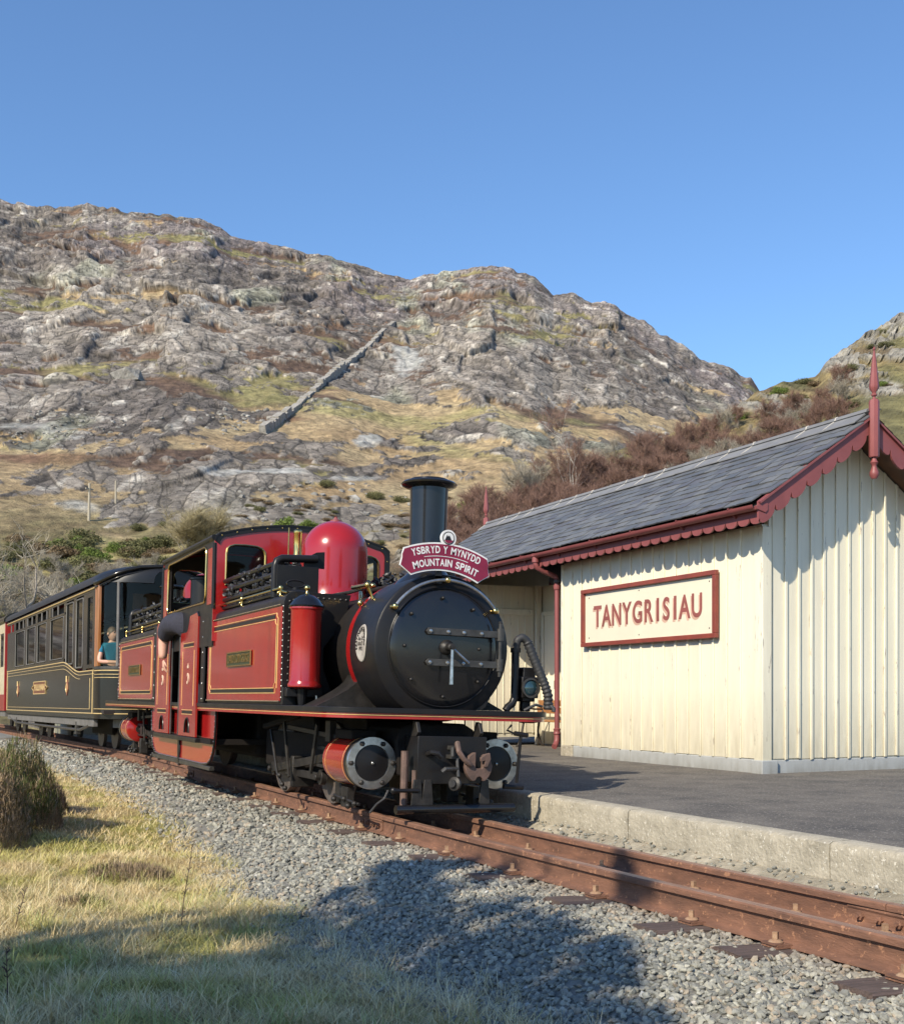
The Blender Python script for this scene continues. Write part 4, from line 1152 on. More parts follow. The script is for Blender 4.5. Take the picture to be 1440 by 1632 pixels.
# tanks
def tank(sx, back):
    Y = lambda y: my(y) if back else y
    X = lambda x: x * sx
    # section: outer side at -.965, rounded top shoulder, flat top inwards, sloped inner side
    sec = [(-.965, .886), (-.965, 1.80), (-.955, 1.835), (-.925, 1.862), (-.885, 1.872), (-.36, 1.872), (-.40, 1.70), (-.56, 1.52), (-.60, 1.38), (-.58, 1.2), (-.50, 1.0), (-.5, .886)]
    b = MB(); b.prism(sec, lambda a, c, t: (X(a), Y(t), c), 9.82, 12.58)
    tk = b.build('side_tank', BLK, eng, bev=.004, smooth=35)
    # front plate, riveted
    fp = [(-.972, .886), (-.972, 1.79), (-.955, 1.84), (-.92, 1.872), (-.88, 1.885), (-.355, 1.885), (-.385, 1.74), (-.43, 1.62), (-.60, 1.40), (-.60, .886)]
    MB().prism(fp, lambda a, c, t: (X(a), Y(t), c), 9.79, 9.819).build('tank_front', BLK, tk, bev=.003, smooth=0)
    rv = MB()
    for i in range(13): rv.lathe([(.011, 0), (.009, .006), (0, .010)], (X(-.92), Y(9.79), 1.10 + i * .058), (0, -1 if not back else 1, 0), 7)
    for i in range(4): rv.lathe([(.011, 0), (.009, .006), (0, .010)], (X(-.885 + i * .055), Y(9.79), 1.81 + .008 * i), (0, -1 if not back else 1, 0), 7)
    for i in range(6): rv.lathe([(.011, 0), (.009, .006), (0, .010)], (X(-.66 + i * .052), Y(9.79), 1.838), (0, -1 if not back else 1, 0), 7)
    rv.build('rivets', M['steelgrey'], tk, smooth=60, kind='stuff')
    rv = MB()
    for i in range(17): rv.lathe([(.009, 0), (.007, .005), (0, .008)], (X(-.973), Y(9.805), .95 + i * .05), (-sx, 0, 0), 6)
    rv.build('edge_rivets', M['steel'], tk, smooth=60, kind='stuff')
    # red side sheet
    sp = MB(); sp.box(X(-.9655), X(-.975), Y(9.84), Y(12.56), .915, 1.762); ps = sp.build('side_panel', M['redside'], tk, bev=.003, smooth=0)
    bd = MB(); x = X(-.980)
    bd.tube([(x, Y(9.84), 1.766), (x, Y(12.56), 1.766)], .009, 6).tube([(x, Y(9.84), .915), (x, Y(12.56), .915)], .009, 6)
    bd.build('beading', M['steelgrey'], ps)
    be = MB()
    for i in range(66): be.ball((X(-.984), Y(9.86 + i * .0412), 1.767), .006, 6)
    for i in range(66): be.ball((X(-.984), Y(9.86 + i * .0412), .917), .006, 6)
    be.build('bead_rivets', M['gold'], ps, kind='stuff')
    # lining: black band between two fine gold lines, with scooped corners
    def frame(y0, y1, z0, z1, rc, w, h, m, nm, xo):
        pts = []
        for (cy, cz, sy_, sz_) in ((y0, z0, 1, 1), (y0, z1, 1, -1), (y1, z1, -1, -1), (y1, z0, -1, 1)):
            arc = []
            for i in range(5):
                a = PI / 2 * i / 4; arc.append((cy + sy_ * rc * math.cos(a), cz + sz_ * rc * math.sin(a)))
            if (sy_ * sz_) > 0: pass
            else: arc = arc[::-1]
            pts += arc
        q = [(X(xo), Y(a), c) for a, c in pts]
        MB().tube(q, w, 5, closed=True).build(nm, m, ps)
    frame(9.98, 12.43, 1.035, 1.645, .045, .0045, 0, M['cream_line'], 'lining', -.9765)
    frame(9.94, 12.47, .990, 1.700, .045, .0045, 0, M['cream_line'], 'lining', -.9765)
    lb = MB()
    for z in (1.0125, 1.672): lb.box(X(-.9752), X(-.9775), Y(10.03), Y(12.38), z - .017, z + .017)
    for y in (9.96, 12.45): lb.box(X(-.9752), X(-.9770), Y(y - .011), Y(y + .011), 1.09, 1.59)
    lb.build('lining_band', M['lineblack'], ps, smooth=0)
    # name plate
    np_ = MB().box(X(-.9755), X(-.988), Y(10.78), Y(11.66), 1.262, 1.395).build('nameplate', M['plategreen'], ps, bev=.003, smooth=0)
    fr = MB(); x0, x1 = X(-.985), X(-.995)
    for (a, b_, c, d) in ((10.77, 11.67, 1.388, 1.402), (10.77, 11.67, 1.255, 1.269), (10.77, 10.785, 1.27, 1.387), (11.655, 11.67, 1.27, 1.387)): fr.box(x0, x1, Y(a), Y(b_), c, d)
    fr.build('plate_rim', M['brass'], np_, smooth=0)
    vs, fs = text_mesh('DAVID LLOYD GEORGE' if not (back ^ (sx < 0)) else 'DAFYDD LLOYD GEORGE', .12, .003, .0015, .9, .52 if 1 else 1)
    xm = max(abs(q[0]) for q in vs); k = .40 / xm; yc = Y(11.22)
    sgn = sx if True else 1
    nl = MB(); nl.add([(X(-.990) - sx * q[2], yc - sgn * q[0] * k, 1.328 + q[1]) for q in vs], fs); nl.build('plate_letters', M['brass'], np_, smooth=0)
    # brass handrail on the shoulder
    hr = MB(); zr = 1.935
    hr.tube([(X(-.90), Y(9.93), 1.885), (X(-.915), Y(10.02), 1.90), (X(-.92), Y(10.08), zr), (X(-.92), Y(12.62), zr)], .012, 8)
    h = hr.build('tank_handrail', M['brass'], tk)
    for y in (10.08, 11.40, 12.60):
        k = MB(); k.ball((X(-.92), Y(y), zr), .026, 12); k.lathe([(.02, 0), (.010, .02), (.014, .05)], (X(-.92), Y(y), 1.862), (0, 0, 1), 8); k.ball((X(-.93), Y(y + .03), 1.895), .018, 8); k.build('handrail_knob', M['brass'], h, smooth=60)
    # filler lid with its oval handle
    MB().lathe([(.11, 1.885), (.11, 1.90), (.09, 1.915), (.03, 1.92), (.03, 1.94)], (X(-.80), Y(10.02), 0), (0, 0, 1), 20).build('filler_lid', BLK, tk, smooth=40)
    pts = [(X(-.80) + .085 * math.cos(t) , Y(10.02), 1.975 + .032 * math.sin(t)) for t in [2 * PI * i / 20 for i in range(20)]]
    MB().tube(pts, .009, 7, closed=True).build('filler_handle', BLK, tk)
    # fuel rack on top: box front, three bars with uprights, coal behind
    MB().box(X(-.90), X(-.50), Y(10.28), Y(10.30), 1.873, 2.17).build('bunker_front', BLK, tk, bev=.004, smooth=0)
    rk = MB(); YE = 13.17 if back else 12.27
    for z in (1.99, 2.09, 2.19): rk.tube([(X(-.88), Y(10.40), z), (X(-.88), Y(YE), z)], .027, 8)
    rk.tube([(X(-.89), Y(10.32), 1.90), (X(-.89), Y(YE), 1.90)], .02, 8)
    rko = rk.build('bunker_rail', M['black'], tk)
    up = MB()
    for i in range(8 if back else 6): up.box(X(-.875), X(-.865), Y(10.5 + i * .33), Y(10.53 + i * .33), 1.875, 2.20)
    up.build('bunker_upright', M['steelgrey'], tk, smooth=0)
    MB().tube([(X(-.90), Y(10.34), 1.87), (X(-.90), Y(10.34), 2.16), (X(-.885), Y(10.34), 2.21), (X(-.84), Y(10.34), 2.235), (X(-.50), Y(10.34), 2.255)], .037, 12).build('vent_pipe', BLK, tk)
    MB().prism([(-.62, 2.17), (-.42, 2.17), (-.42, 2.33), (-.50, 2.32), (-.62, 2.25)], lambda a, c, t: (X(a), Y(t), c), 10.36, 10.375).build('bunker_plate', BLK, tk, smooth=0)
    MB().box(X(-.862), X(-.46), Y(10.42), Y(13.1 if back else 12.24), 1.873, 1.99).build('bunker_floor', M['coal'], tk, bev=.02)
    return tk
M['plategreen'] = mat('nameplate_ground', (.035, .045, .02), .5)
for back in (False, True):
    for sx in (1, -1):
        tk = tank(sx, back)
        # coal in the rack is loose: a pile of its own
        Y = (lambda y: my(y)) if back else (lambda y: y)
        n = 420; cx = rng.uniform(-.84, -.48, n) * sx + LX; cy = rng.uniform(10.42, 13.1 if back else 12.22, n); cz = 2.02 + rng.uniform(0, .24, n) - .10 * np.abs((np.abs(cx - LX) - .62) / .2) * .5
        cy = np.array([Y(q) for q in cy]); cz = cz - ROLL * (cx - LX)
        where = {(False, 1): 'coal heaped in the fuel rack beside the red dome on the near side, ahead of the cab', (False, -1): 'coal in the front fuel rack on the platform side', (True, 1): 'coal in the rear fuel rack between cab and carriage on the near side', (True, -1): 'coal in the rear fuel rack on the platform side'}[(back, sx)]
        stones('coal', cx.astype(np.float32), cy.astype(np.float32), cz.astype(np.float32), rng.uniform(.022, .055, n).astype(np.float32), np.full((n, 3), .03, np.float32), where, 'coal', M['coal'])

# sand pots
for back in (False, True):
    for sx in (1, -1):
        Y = my(9.64) if back else 9.64
        x = -.815 * sx
        s_ = MB(); s_.lathe([(.10, 1.03), (.145, 1.045), (.148, 1.065), (.137, 1.085), (.134, 1.10), (.134, 1.70), (.139, 1.712), (.146, 1.72), (.146, 1.735)], (x, Y, 0), (0, 0, 1), 30)
        so_ = s_.build('sandpot', RED, eng, smooth=40)
        MB().lathe([(.150, 1.736), (.155, 1.748), (.14, 1.765), (.115, 1.80), (.075, 1.835), (.03, 1.85), (0, 1.852)], (x, Y, 0), (0, 0, 1), 30).build('sandpot_lid', GLS, so_, smooth=50)
        k = MB(); k.lathe([(.022, 1.848), (.012, 1.865), (.010, 1.885)], (x, Y, 0), (0, 0, 1), 10).ball((x, Y, 1.905), .027, 12); k.build('lid_knob', M['brass'], so_, smooth=60)
        b = MB(); b.box(x - .15, x + .17, Y + (.02 if not back else -.15), Y + (.15 if not back else -.02), .96, 1.03); b.cyl((x - .02, Y, .886), (x - .02, Y, 1.03), .03, .05, 10); b.box(x - .16, x - .04, Y + (.1 if not back else -.15), Y + (.15 if not back else -.1), .886, 1.04); b.build('sandpot_bracket', BLK, so_, bev=.004)
        MB().cyl((x + .1 * sx, Y - .06 * (1 if not back else -1), .886), (x + .09 * sx, Y - .06 * (1 if not back else -1), .975), .016, .012, 8).build('sand_lever', M['steel'], so_)

# cab
CY0, CY1 = 12.30, 15.0
def cab_top(x): return 2.68 + .175 * (1 - (x / 1.0) ** 2)
arch = [(1.0 * math.cos(PI * i / 24), 0) for i in range(25)]
def cab_outline(w=1.0, z0=1.55, dz=0):
    o = [(-w, z0), (w, z0)]
    r = .10
    xs_ = [w - r * (1 - math.cos(t)) for t in [PI / 2 * i / 5 for i in range(6)]]
    pr = []
    for i in range(6):
        t = PI / 2 * i / 5; x = w - r * (1 - math.cos(t)); pr.append((x, cab_top(w - r) - r * .9 + r * .9 * math.sin(t) + dz))
    for i in range(1, 18):
        x = (w - r) * (1 - 2 * i / 18); pr.append((x, cab_top(x) + dz))
    pr += [(-a, c) for a, c in reversed(pr[:6])]
    return o + pr
def window(xc, w, z0, z1):
    o = [(xc - w, z0), (xc + w, z0)]
    for i in range(9):
        a = PI * i / 8; o.append((xc + w * math.copysign(abs(math.cos(a)) ** .6, math.cos(a)), z1 - .10 + .10 * math.sin(a) ** .8))
    return o
cab = eng
for y, d in ((CY0, -1), (CY1, 1)):
    wins = [window(-.66, .215, 2.16, 2.60), window(.66, .215, 2.16, 2.60)]
    sheet = plate('cab_front_sheet', cab_outline(1.0), wins, lambda a, b, t: Vector((a, y + t, b)), .02, RED, eng)
    plate('cab_lining', cab_outline(.965, 1.6, -.03), wins, lambda a, b, t: Vector((a, y - d * .028 + t, b)), .012, M['darkin'], sheet)
    rim = MB(); o1 = cab_outline(1.006, 1.9, .006)[1:]; o1 = o1[1:] ; 
    oo = cab_outline(1.008, 1.55, .008)[1:]; ii = cab_outline(.948, 1.55, -.052)[1:]
    n = len(oo); vs = []; fs = []
    for t_ in (y + d * .010, y + d * .022):
        vs += [(a, t_, b) for a, b in oo] + [(a, t_, b) for a, b in ii]
    k = n
    fs = []
    for i in range(n - 1):
        fs += [(i, i + 1, k + i + 1, k + i), (2 * k + i, 3 * k + i, 3 * k + i + 1, 2 * k + i + 1), (i, 2 * k + i, 2 * k + i + 1, i + 1), (k + i, k + i + 1, 3 * k + i + 1, 3 * k + i)]
    rim.add(vs, fs).build('cab_edge_angle', BLK, sheet, smooth=0)
    rv = MB(); mid = cab_outline(.978, 1.7, -.022)[1:]
    acc = 0; last = None
    for a, b in mid:
        if last is not None:
            L_ = math.hypot(a - last[0], b - last[1]); m_ = 0
            s_ = 0
            while acc + (L_ - s_) >= .17:
                s_ += .17 - acc; acc = 0; f_ = s_ / L_
                rv.lathe([(.010, 0), (.008, .006), (0, .009)], (last[0] + (a - last[0]) * f_, y + d * .022, last[1] + (b - last[1]) * f_), (0, d, 0), 7)
            acc += L_ - s_
        last = (a, b)
    rv.build('rivets', M['brass'], sheet, smooth=60, kind='stuff')
    for wi in wins:
        fr = MB(); fr.tube([(a, y + d * .012, b) for a, b in wi], .012, 6, closed=True); fro = fr.build('window_frame', M['brass'], sheet)
        me_ = MB(); me_.add([(a, y - d * .003, b) for a, b in wi], [tuple(range(len(wi)))]); me_.build('pane', M['cabglass'] if 'cabglass' in M else M['coachglass'], fro, smooth=0)
# roof skin
rf_ = MB(); top = cab_outline(1.0, 2.5, .012)[2:]; bot = cab_outline(.99, 2.5, -.004)[2:]
rf_.prism(top + bot[::-1], lambda a, b, t: (a, t, b), CY0 - .03, CY1 + .03); rf_.build('cab_roof', BLK, eng, smooth=40)
# side sheets above the waist, with the look out opening
for sx in (-1, 1):
    hole = rrect(CY0 + .33, CY1 - .30, 1.98, 2.60, .06, 4, rs=(.1, .1, .09, .09))
    hole = rrect(CY0 + .36, CY1 - .30, 1.99, 2.60, .08, 4)
    sh = plate('cab_side_sheet', [(CY0 + .012, 1.5), (CY1 - .012, 1.5), (CY1 - .012, 2.68), (CY0 + .012, 2.68)], [hole], lambda a, b, t: Vector((sx * .985 + t, a, b)), .02, BLK, eng)
    for a, b in ((CY0 + .06, CY0 + .27), (CY1 - .25, CY1 - .06)):
        MB().box(sx * .9955, sx * 1.003, a, b, 1.95, 2.56).build('cab_pillar', M['redside'], sh, bev=.004, smooth=0)
    fr = MB().tube([(sx * 1.0, a, b) for a, b in hole], .011, 6, closed=True).build('opening_frame', M['brass'], sh)
    ed = MB().tube([(sx * .995, CY0, 1.9), (sx * .998, CY0, 2.60)], .022, 8); ed.tube([(sx * .998, CY0 + .02, 2.665), (sx * .998, CY1 - .02, 2.665)], .03, 8).tube([(sx * .997, CY1, 1.9), (sx * .998, CY1, 2.6)], .022, 8).build('corner_angle', BLK, sh)
for sx in (-1, 1):
    plate('side_lining', [(CY0 + .05, 1.5), (CY1 - .05, 1.5), (CY1 - .05, 2.66), (CY0 + .05, 2.66)], [hole], lambda a, b, t: Vector((sx * .965 + t, a, b)), .012, M['darkin'], eng)
# waist level doors and side panels (bulge out), foot step
for sx in (-1, 1):
    XO = sx * 1.0
    def panel(y0, y1, cut):
        """red half-side with a scooped top corner"""
        z0, z1, zc = .50, 1.90, 1.70
        if cut > 0:      # scoop on the high-y side
            o = [(y0, z0), (y1, z0), (y1, zc), (y1 - .30, zc), (y1 - .36, zc + .02), (y1 - .42, zc + .10), (y1 - .46, z1 - .02), (y0 + .06, z1), (y0, z1 - .05)]
        else:
            o = [(y0, z0), (y1, z0), (y1, z1 - .05), (y1 - .06, z1), (y0 + .30, z1 - .02), (y0 + .26, zc + .10), (y0 + .2, zc + .02), (y0 + .14, zc), (y0, zc)]
        return o
    for y0, y1, cut in ((12.92, 13.80, 1), (14.38, 15.26, -1)):
        o_ = panel(y0, y1, cut)
        hole = [(y0 + (.16 if cut > 0 else .5) + .11 * (1 - math.cos(t)) * 1.0, .53 + .19 * math.sin(t) ** .7) for t in [PI * i / 10 for i in range(11)]]
        hole = [((y0 + y1) / 2 - .02 + .125 * math.cos(t), .54 + .17 * math.sin(t) ** .8) for t in [PI * i / 10 for i in range(11)]]
        pn = plate('door_panel', o_, [hole], lambda a, b, t: Vector((XO + t, a, b)), .022, M['redside'], eng)
        MB().box(XO - sx * .02, XO - sx * .03, y0 + .1, y1 - .1, .51, .80).build('step_recess', M['grime'], pn, smooth=0)
        ed = MB().tube([(XO, a, b) for a, b in o_[2:]], .013, 6).build('panel_edging', BLK, pn)
        MB().tube([(XO + sx * .012, a, b) for a, b in hole], .009, 6).build('step_rim', BLK, pn)
        for (a, b, c, d) in ((y0 + .14, y1 - .14, .80, 1.52),):
            q = MB(); x = XO + sx * .0125
            q.tube([(x, a + .03, c), (x, b - .03, c)], .004, 5).tube([(x, a + .03, c - .05), (x, b - .03, c - .05)], .004, 5).tube([(x, a + .03, d), (x, b - .03, d)], .004, 5).tube([(x, a + .03, d + .05), (x, b - .03, d + .05)], .004, 5).tube([(x, a, c + .05), (x, a, d - .04)], .004, 5).tube([(x, b, c + .05), (x, b, d - .04)], .004, 5)
            q.build('lining', M['cream_line'], pn)
            MB().box(x - .001 * sx, x + .001 * sx, a + .04, b - .04, c - .04, c - .01).box(x - .001 * sx, x + .001 * sx, a + .04, b - .04, d + .01, d + .04).build('lining_band', M['lineblack'], pn, smooth=0)
        # little garter crest: ring with a crown above
        cr = MB(); yc = (y0 + y1) / 2; x = XO + sx * .014
        cr.tube([(x, yc + .045 * math.cos(t), 1.16 + .06 * math.sin(t)) for t in [PI * .15 + 1.7 * PI * i / 16 for i in range(17)]], [.009 - .006 * abs(i - 8) / 8 for i in range(17)], 6)
        cr.prism([(yc - .03, 1.28), (yc + .03, 1.28), (yc + .035, 1.31), (yc + .015, 1.295), (yc, 1.335), (yc - .015, 1.295), (yc - .035, 1.31)], lambda a, b, t: (t, a, b), x - .002, x + .004)
        cr.build('crest', M['crestpale'], pn)
    # black pillar beside the doors
    for y in (12.66, 15.40):
        MB().box(XO * .965, XO * .992, y, y + .16, .886, 1.88).build('door_pillar', BLK, eng, bev=.01)
        pv = MB()
        for i in range(6): pv.lathe([(.012, 0), (.009, .006), (0, .009)], (XO * .992, y + .08, .93 + i * .17), (sx, 0, 0), 7)
        pv.build('rivets', M['steel'], eng, smooth=60, kind='stuff')
    MB().tube([(XO, 13.86, .50), (XO, 13.86, 1.66)], .012, 8).tube([(XO, 14.30, .50), (XO, 14.30, 1.66)], .012, 8).build('grab_rail', M['steelgrey'], eng)
    MB().box(XO * .86, XO * 1.015, 12.88, 15.30, .44, .492).build('foot_step', BLK, eng, bev=.006)
    # hanging skirt under the cab
    sk = [(12.32, .80), (12.33, .62), (12.36, .46), (12.42, .34), (12.52, .26), (12.66, .215), (12.9, .20), (15.3, .20), (15.54, .215), (15.68, .26), (15.78, .34), (15.84, .46), (15.87, .62), (15.88, .80)]
    so2 = MB().prism(sk, lambda a, b, t: (t, a, b), sx * .905, sx * .925).build('ashpan_skirt', RED, eng, smooth=0)
    eg = MB()
    vs = []
    eg.tube([(sx * .925, a, b) for a, b in sk[:]], .012, 6); eg.build('skirt_edging', BLK, so2)
    rv = MB()
    for i in range(len(sk) - 1):
        n_ = max(1, int(math.hypot(sk[i + 1][0] - sk[i][0], sk[i + 1][1] - sk[i][1]) / .05))
        for j in range(n_):
            f = j / n_; rv.ball((sx * .932, sk[i][0] + (sk[i + 1][0] - sk[i][0]) * f, sk[i][1] + (sk[i + 1][1] - sk[i][1]) * f + .012), .009, 6)
    rv.build('skirt_rivets', M['steel'], so2, kind='stuff')
    MB().box(sx * .88, sx * .94, 12.5, 15.7, .15, .197).build('skirt_beam', M['steelgrey'], eng, bev=.006)
    MB().box(sx * .926, sx * .945, 14.05, 14.13, .16, .44).box(sx * .926, sx * .94, 14.02, 14.16, .28, .37).build('step_bracket', BLK, eng, bev=.004)
# inside of the cab: the firebox mass, a drum, floor
MB().box(-.42, .42, 12.5, 15.7, .3, 1.95).build('firebox', M['grime'], eng, bev=.05)
MB().box(-.96, .96, 12.4, 15.8, .44, .50).build('cab_floor', M['grime'], eng)
MB().lathe([(0, 2.08), (.17, 2.08), (.17, 2.40), (.185, 2.405), (.185, 2.43), (.12, 2.46), (0, 2.47)], (-.62, 14.35, 0), (0, 0, 1), 28).build('drum', M['drum'] if 'drum' in M else BLK, eng, smooth=40)
MB().box(-.85, -.1, 13.3, 15.2, 2.02, 2.075).build('cab_shelf', M['grime'], eng, bev=.01)
MB().box(-.84, -.5, 13.0, 15.3, 1.2, 1.9).build('locker', M['grime'], eng, bev=.01)
# safety valve and whistle before the cab
sv = MB(); sv.lathe([(.03, 2.40), (.05, 2.46), (.05, 2.48), (.045, 2.50), (.045, 2.70), (.05, 2.71), (.048, 2.735), (.03, 2.75), (0, 2.75)], (-.22, 11.85, 0), (0, 0, 1), 20); sv.build('whistle', M['brass'], eng, smooth=40)
MB().tube([(-.22, 11.85, 2.0), (-.22, 11.85, 2.42)], .035, 10).tube([(-.42, 11.85, 2.36), (-.05, 11.85, 2.36)], .025, 8).ball((-.22, 11.85, 2.36), .05, 10).build('valve_body', M['oily'], eng)
MB().tube([(-.43 + .0, 11.85 + .07 * math.cos(t), 2.36 + .07 * math.sin(t)) for t in [2 * PI * i / 16 for i in range(16)]], .009, 6, closed=True).tube([(-.43, 11.78, 2.36), (-.43, 11.92, 2.36)], .007, 5).tube([(-.43, 11.85, 2.29), (-.43, 11.85, 2.43)], .007, 5).build('hand_wheel', M['oily'], eng)
MB().tube([(-.29, 11.95, 2.3), (-.29, 11.95, 2.78)], .008, 6).build('whistle_rod', M['brass'], eng)
for sx in (-1, 1):
    MB().tube([(sx * .32, 9.3, 1.93), (sx * .52, 9.3, 1.90), (sx * .50, 9.0, 1.90)], .018, 8).build('side_handrail', M['brass'], eng)
    MB().ball((sx * .50, 9.0, 1.90), .03, 12).lathe([(.02, 0), (.012, .03), (.02, .12)], (sx * .45, 9.0, 1.79), (sx * .5, 0, 1), 8).build('handrail_knob', M['brass'], eng, smooth=60)
    MB().ball((sx * .34, 9.3, 1.93), .026, 10).build('handrail_knob', M['brass'], eng, smooth=60)
# reflector oil lamps, hoses and pipework on the front plate
for back in (False, True):
    Y = (lambda y: my(y)) if back else (lambda y: y)
    d = 1 if back else -1
    MB().tube([(.62, Y(8.62), .89), (.64, Y(8.62), .92), (.68, Y(8.62), .95), (.70, Y(8.62), 1.0), (.70, Y(8.62), 1.42)], .033, 12).lathe([(.045, 1.38), (.045, 1.42)], (.70, Y(8.62), 0), (0, 0, 1), 12).build('vacuum_standpipe', BLK, eng)
    hp = [(.70, Y(8.62), 1.42), (.71, Y(8.61), 1.485), (.75, Y(8.60), 1.51), (.79, Y(8.59), 1.48), (.86, Y(8.56), 1.30), (.93, Y(8.52), 1.12), (.955, Y(8.50), 1.03), (.96, Y(8.50), .95), (.96, Y(8.5), .90)]
    # smooth the hose and give it ribs
    pts = []; rr = []
    for i in range(len(hp) - 1):
        for j in range(14):
            f = j / 14; a = Vector(hp[i]); b = Vector(hp[i + 1]); pts.append(a.lerp(b, f))
    for _ in range(10): pts = [pts[0]] + [(pts[i - 1] + pts[i] * 2 + pts[i + 1]) / 4 for i in range(1, len(pts) - 1)] + [pts[-1]]
    L_ = 0; rr = [.036]
    for i in range(1, len(pts)):
        L_ += (pts[i] - pts[i - 1]).length; rr.append(.034 + (.009 * (0.5 + .5 * math.sin(L_ * 2 * PI / .034)) if pts[i].z < 1.47 and i > 40 else 0))
    MB().tube(pts, rr, 12).build('vacuum_hose', M['rubber'], eng, smooth=70)
    MB().box(.78, .90, Y(8.62), Y(8.78), .97, 1.26).box(.76, .92, Y(8.60), Y(8.80), 1.0, 1.18).box(.80, .88, Y(8.66), Y(8.72), .886, .98).build('lamp_body', BLK, eng, bev=.01)
    lbm = MB(); lb = lbm.lathe([(.078, 0), (.085, .02), (.085, .035), (.070, .036), (.066, .02), (0, .02)], (.83, Y(8.60), 1.085), (0, d, 0), 24).build('lamp_bezel', M['steelgrey'], eng, smooth=40)
    MB().lathe([(.066, .021), (.05, .034), (.025, .04), (0, .042)], (.83, Y(8.60), 1.085), (0, d, 0), 20).build('lamp_lens', M['lens'], lb, smooth=60)
    MB().tube([(.74, Y(8.70), .89), (.74, Y(8.70), 1.30)], .008, 6).build('lamp_rod', M['steel'], eng)
    MB().tube([(.97, Y(8.48), .94), (.99, Y(8.46), .91), (.985, Y(8.46), .89)], .02, 8).tube([(.90, Y(8.5), .93), (.84, Y(8.5), .945), (.78, Y(8.5), .92), (.74, Y(8.52), .895)], .012, 8).build('hose_coupling', M['steelgrey'], eng)

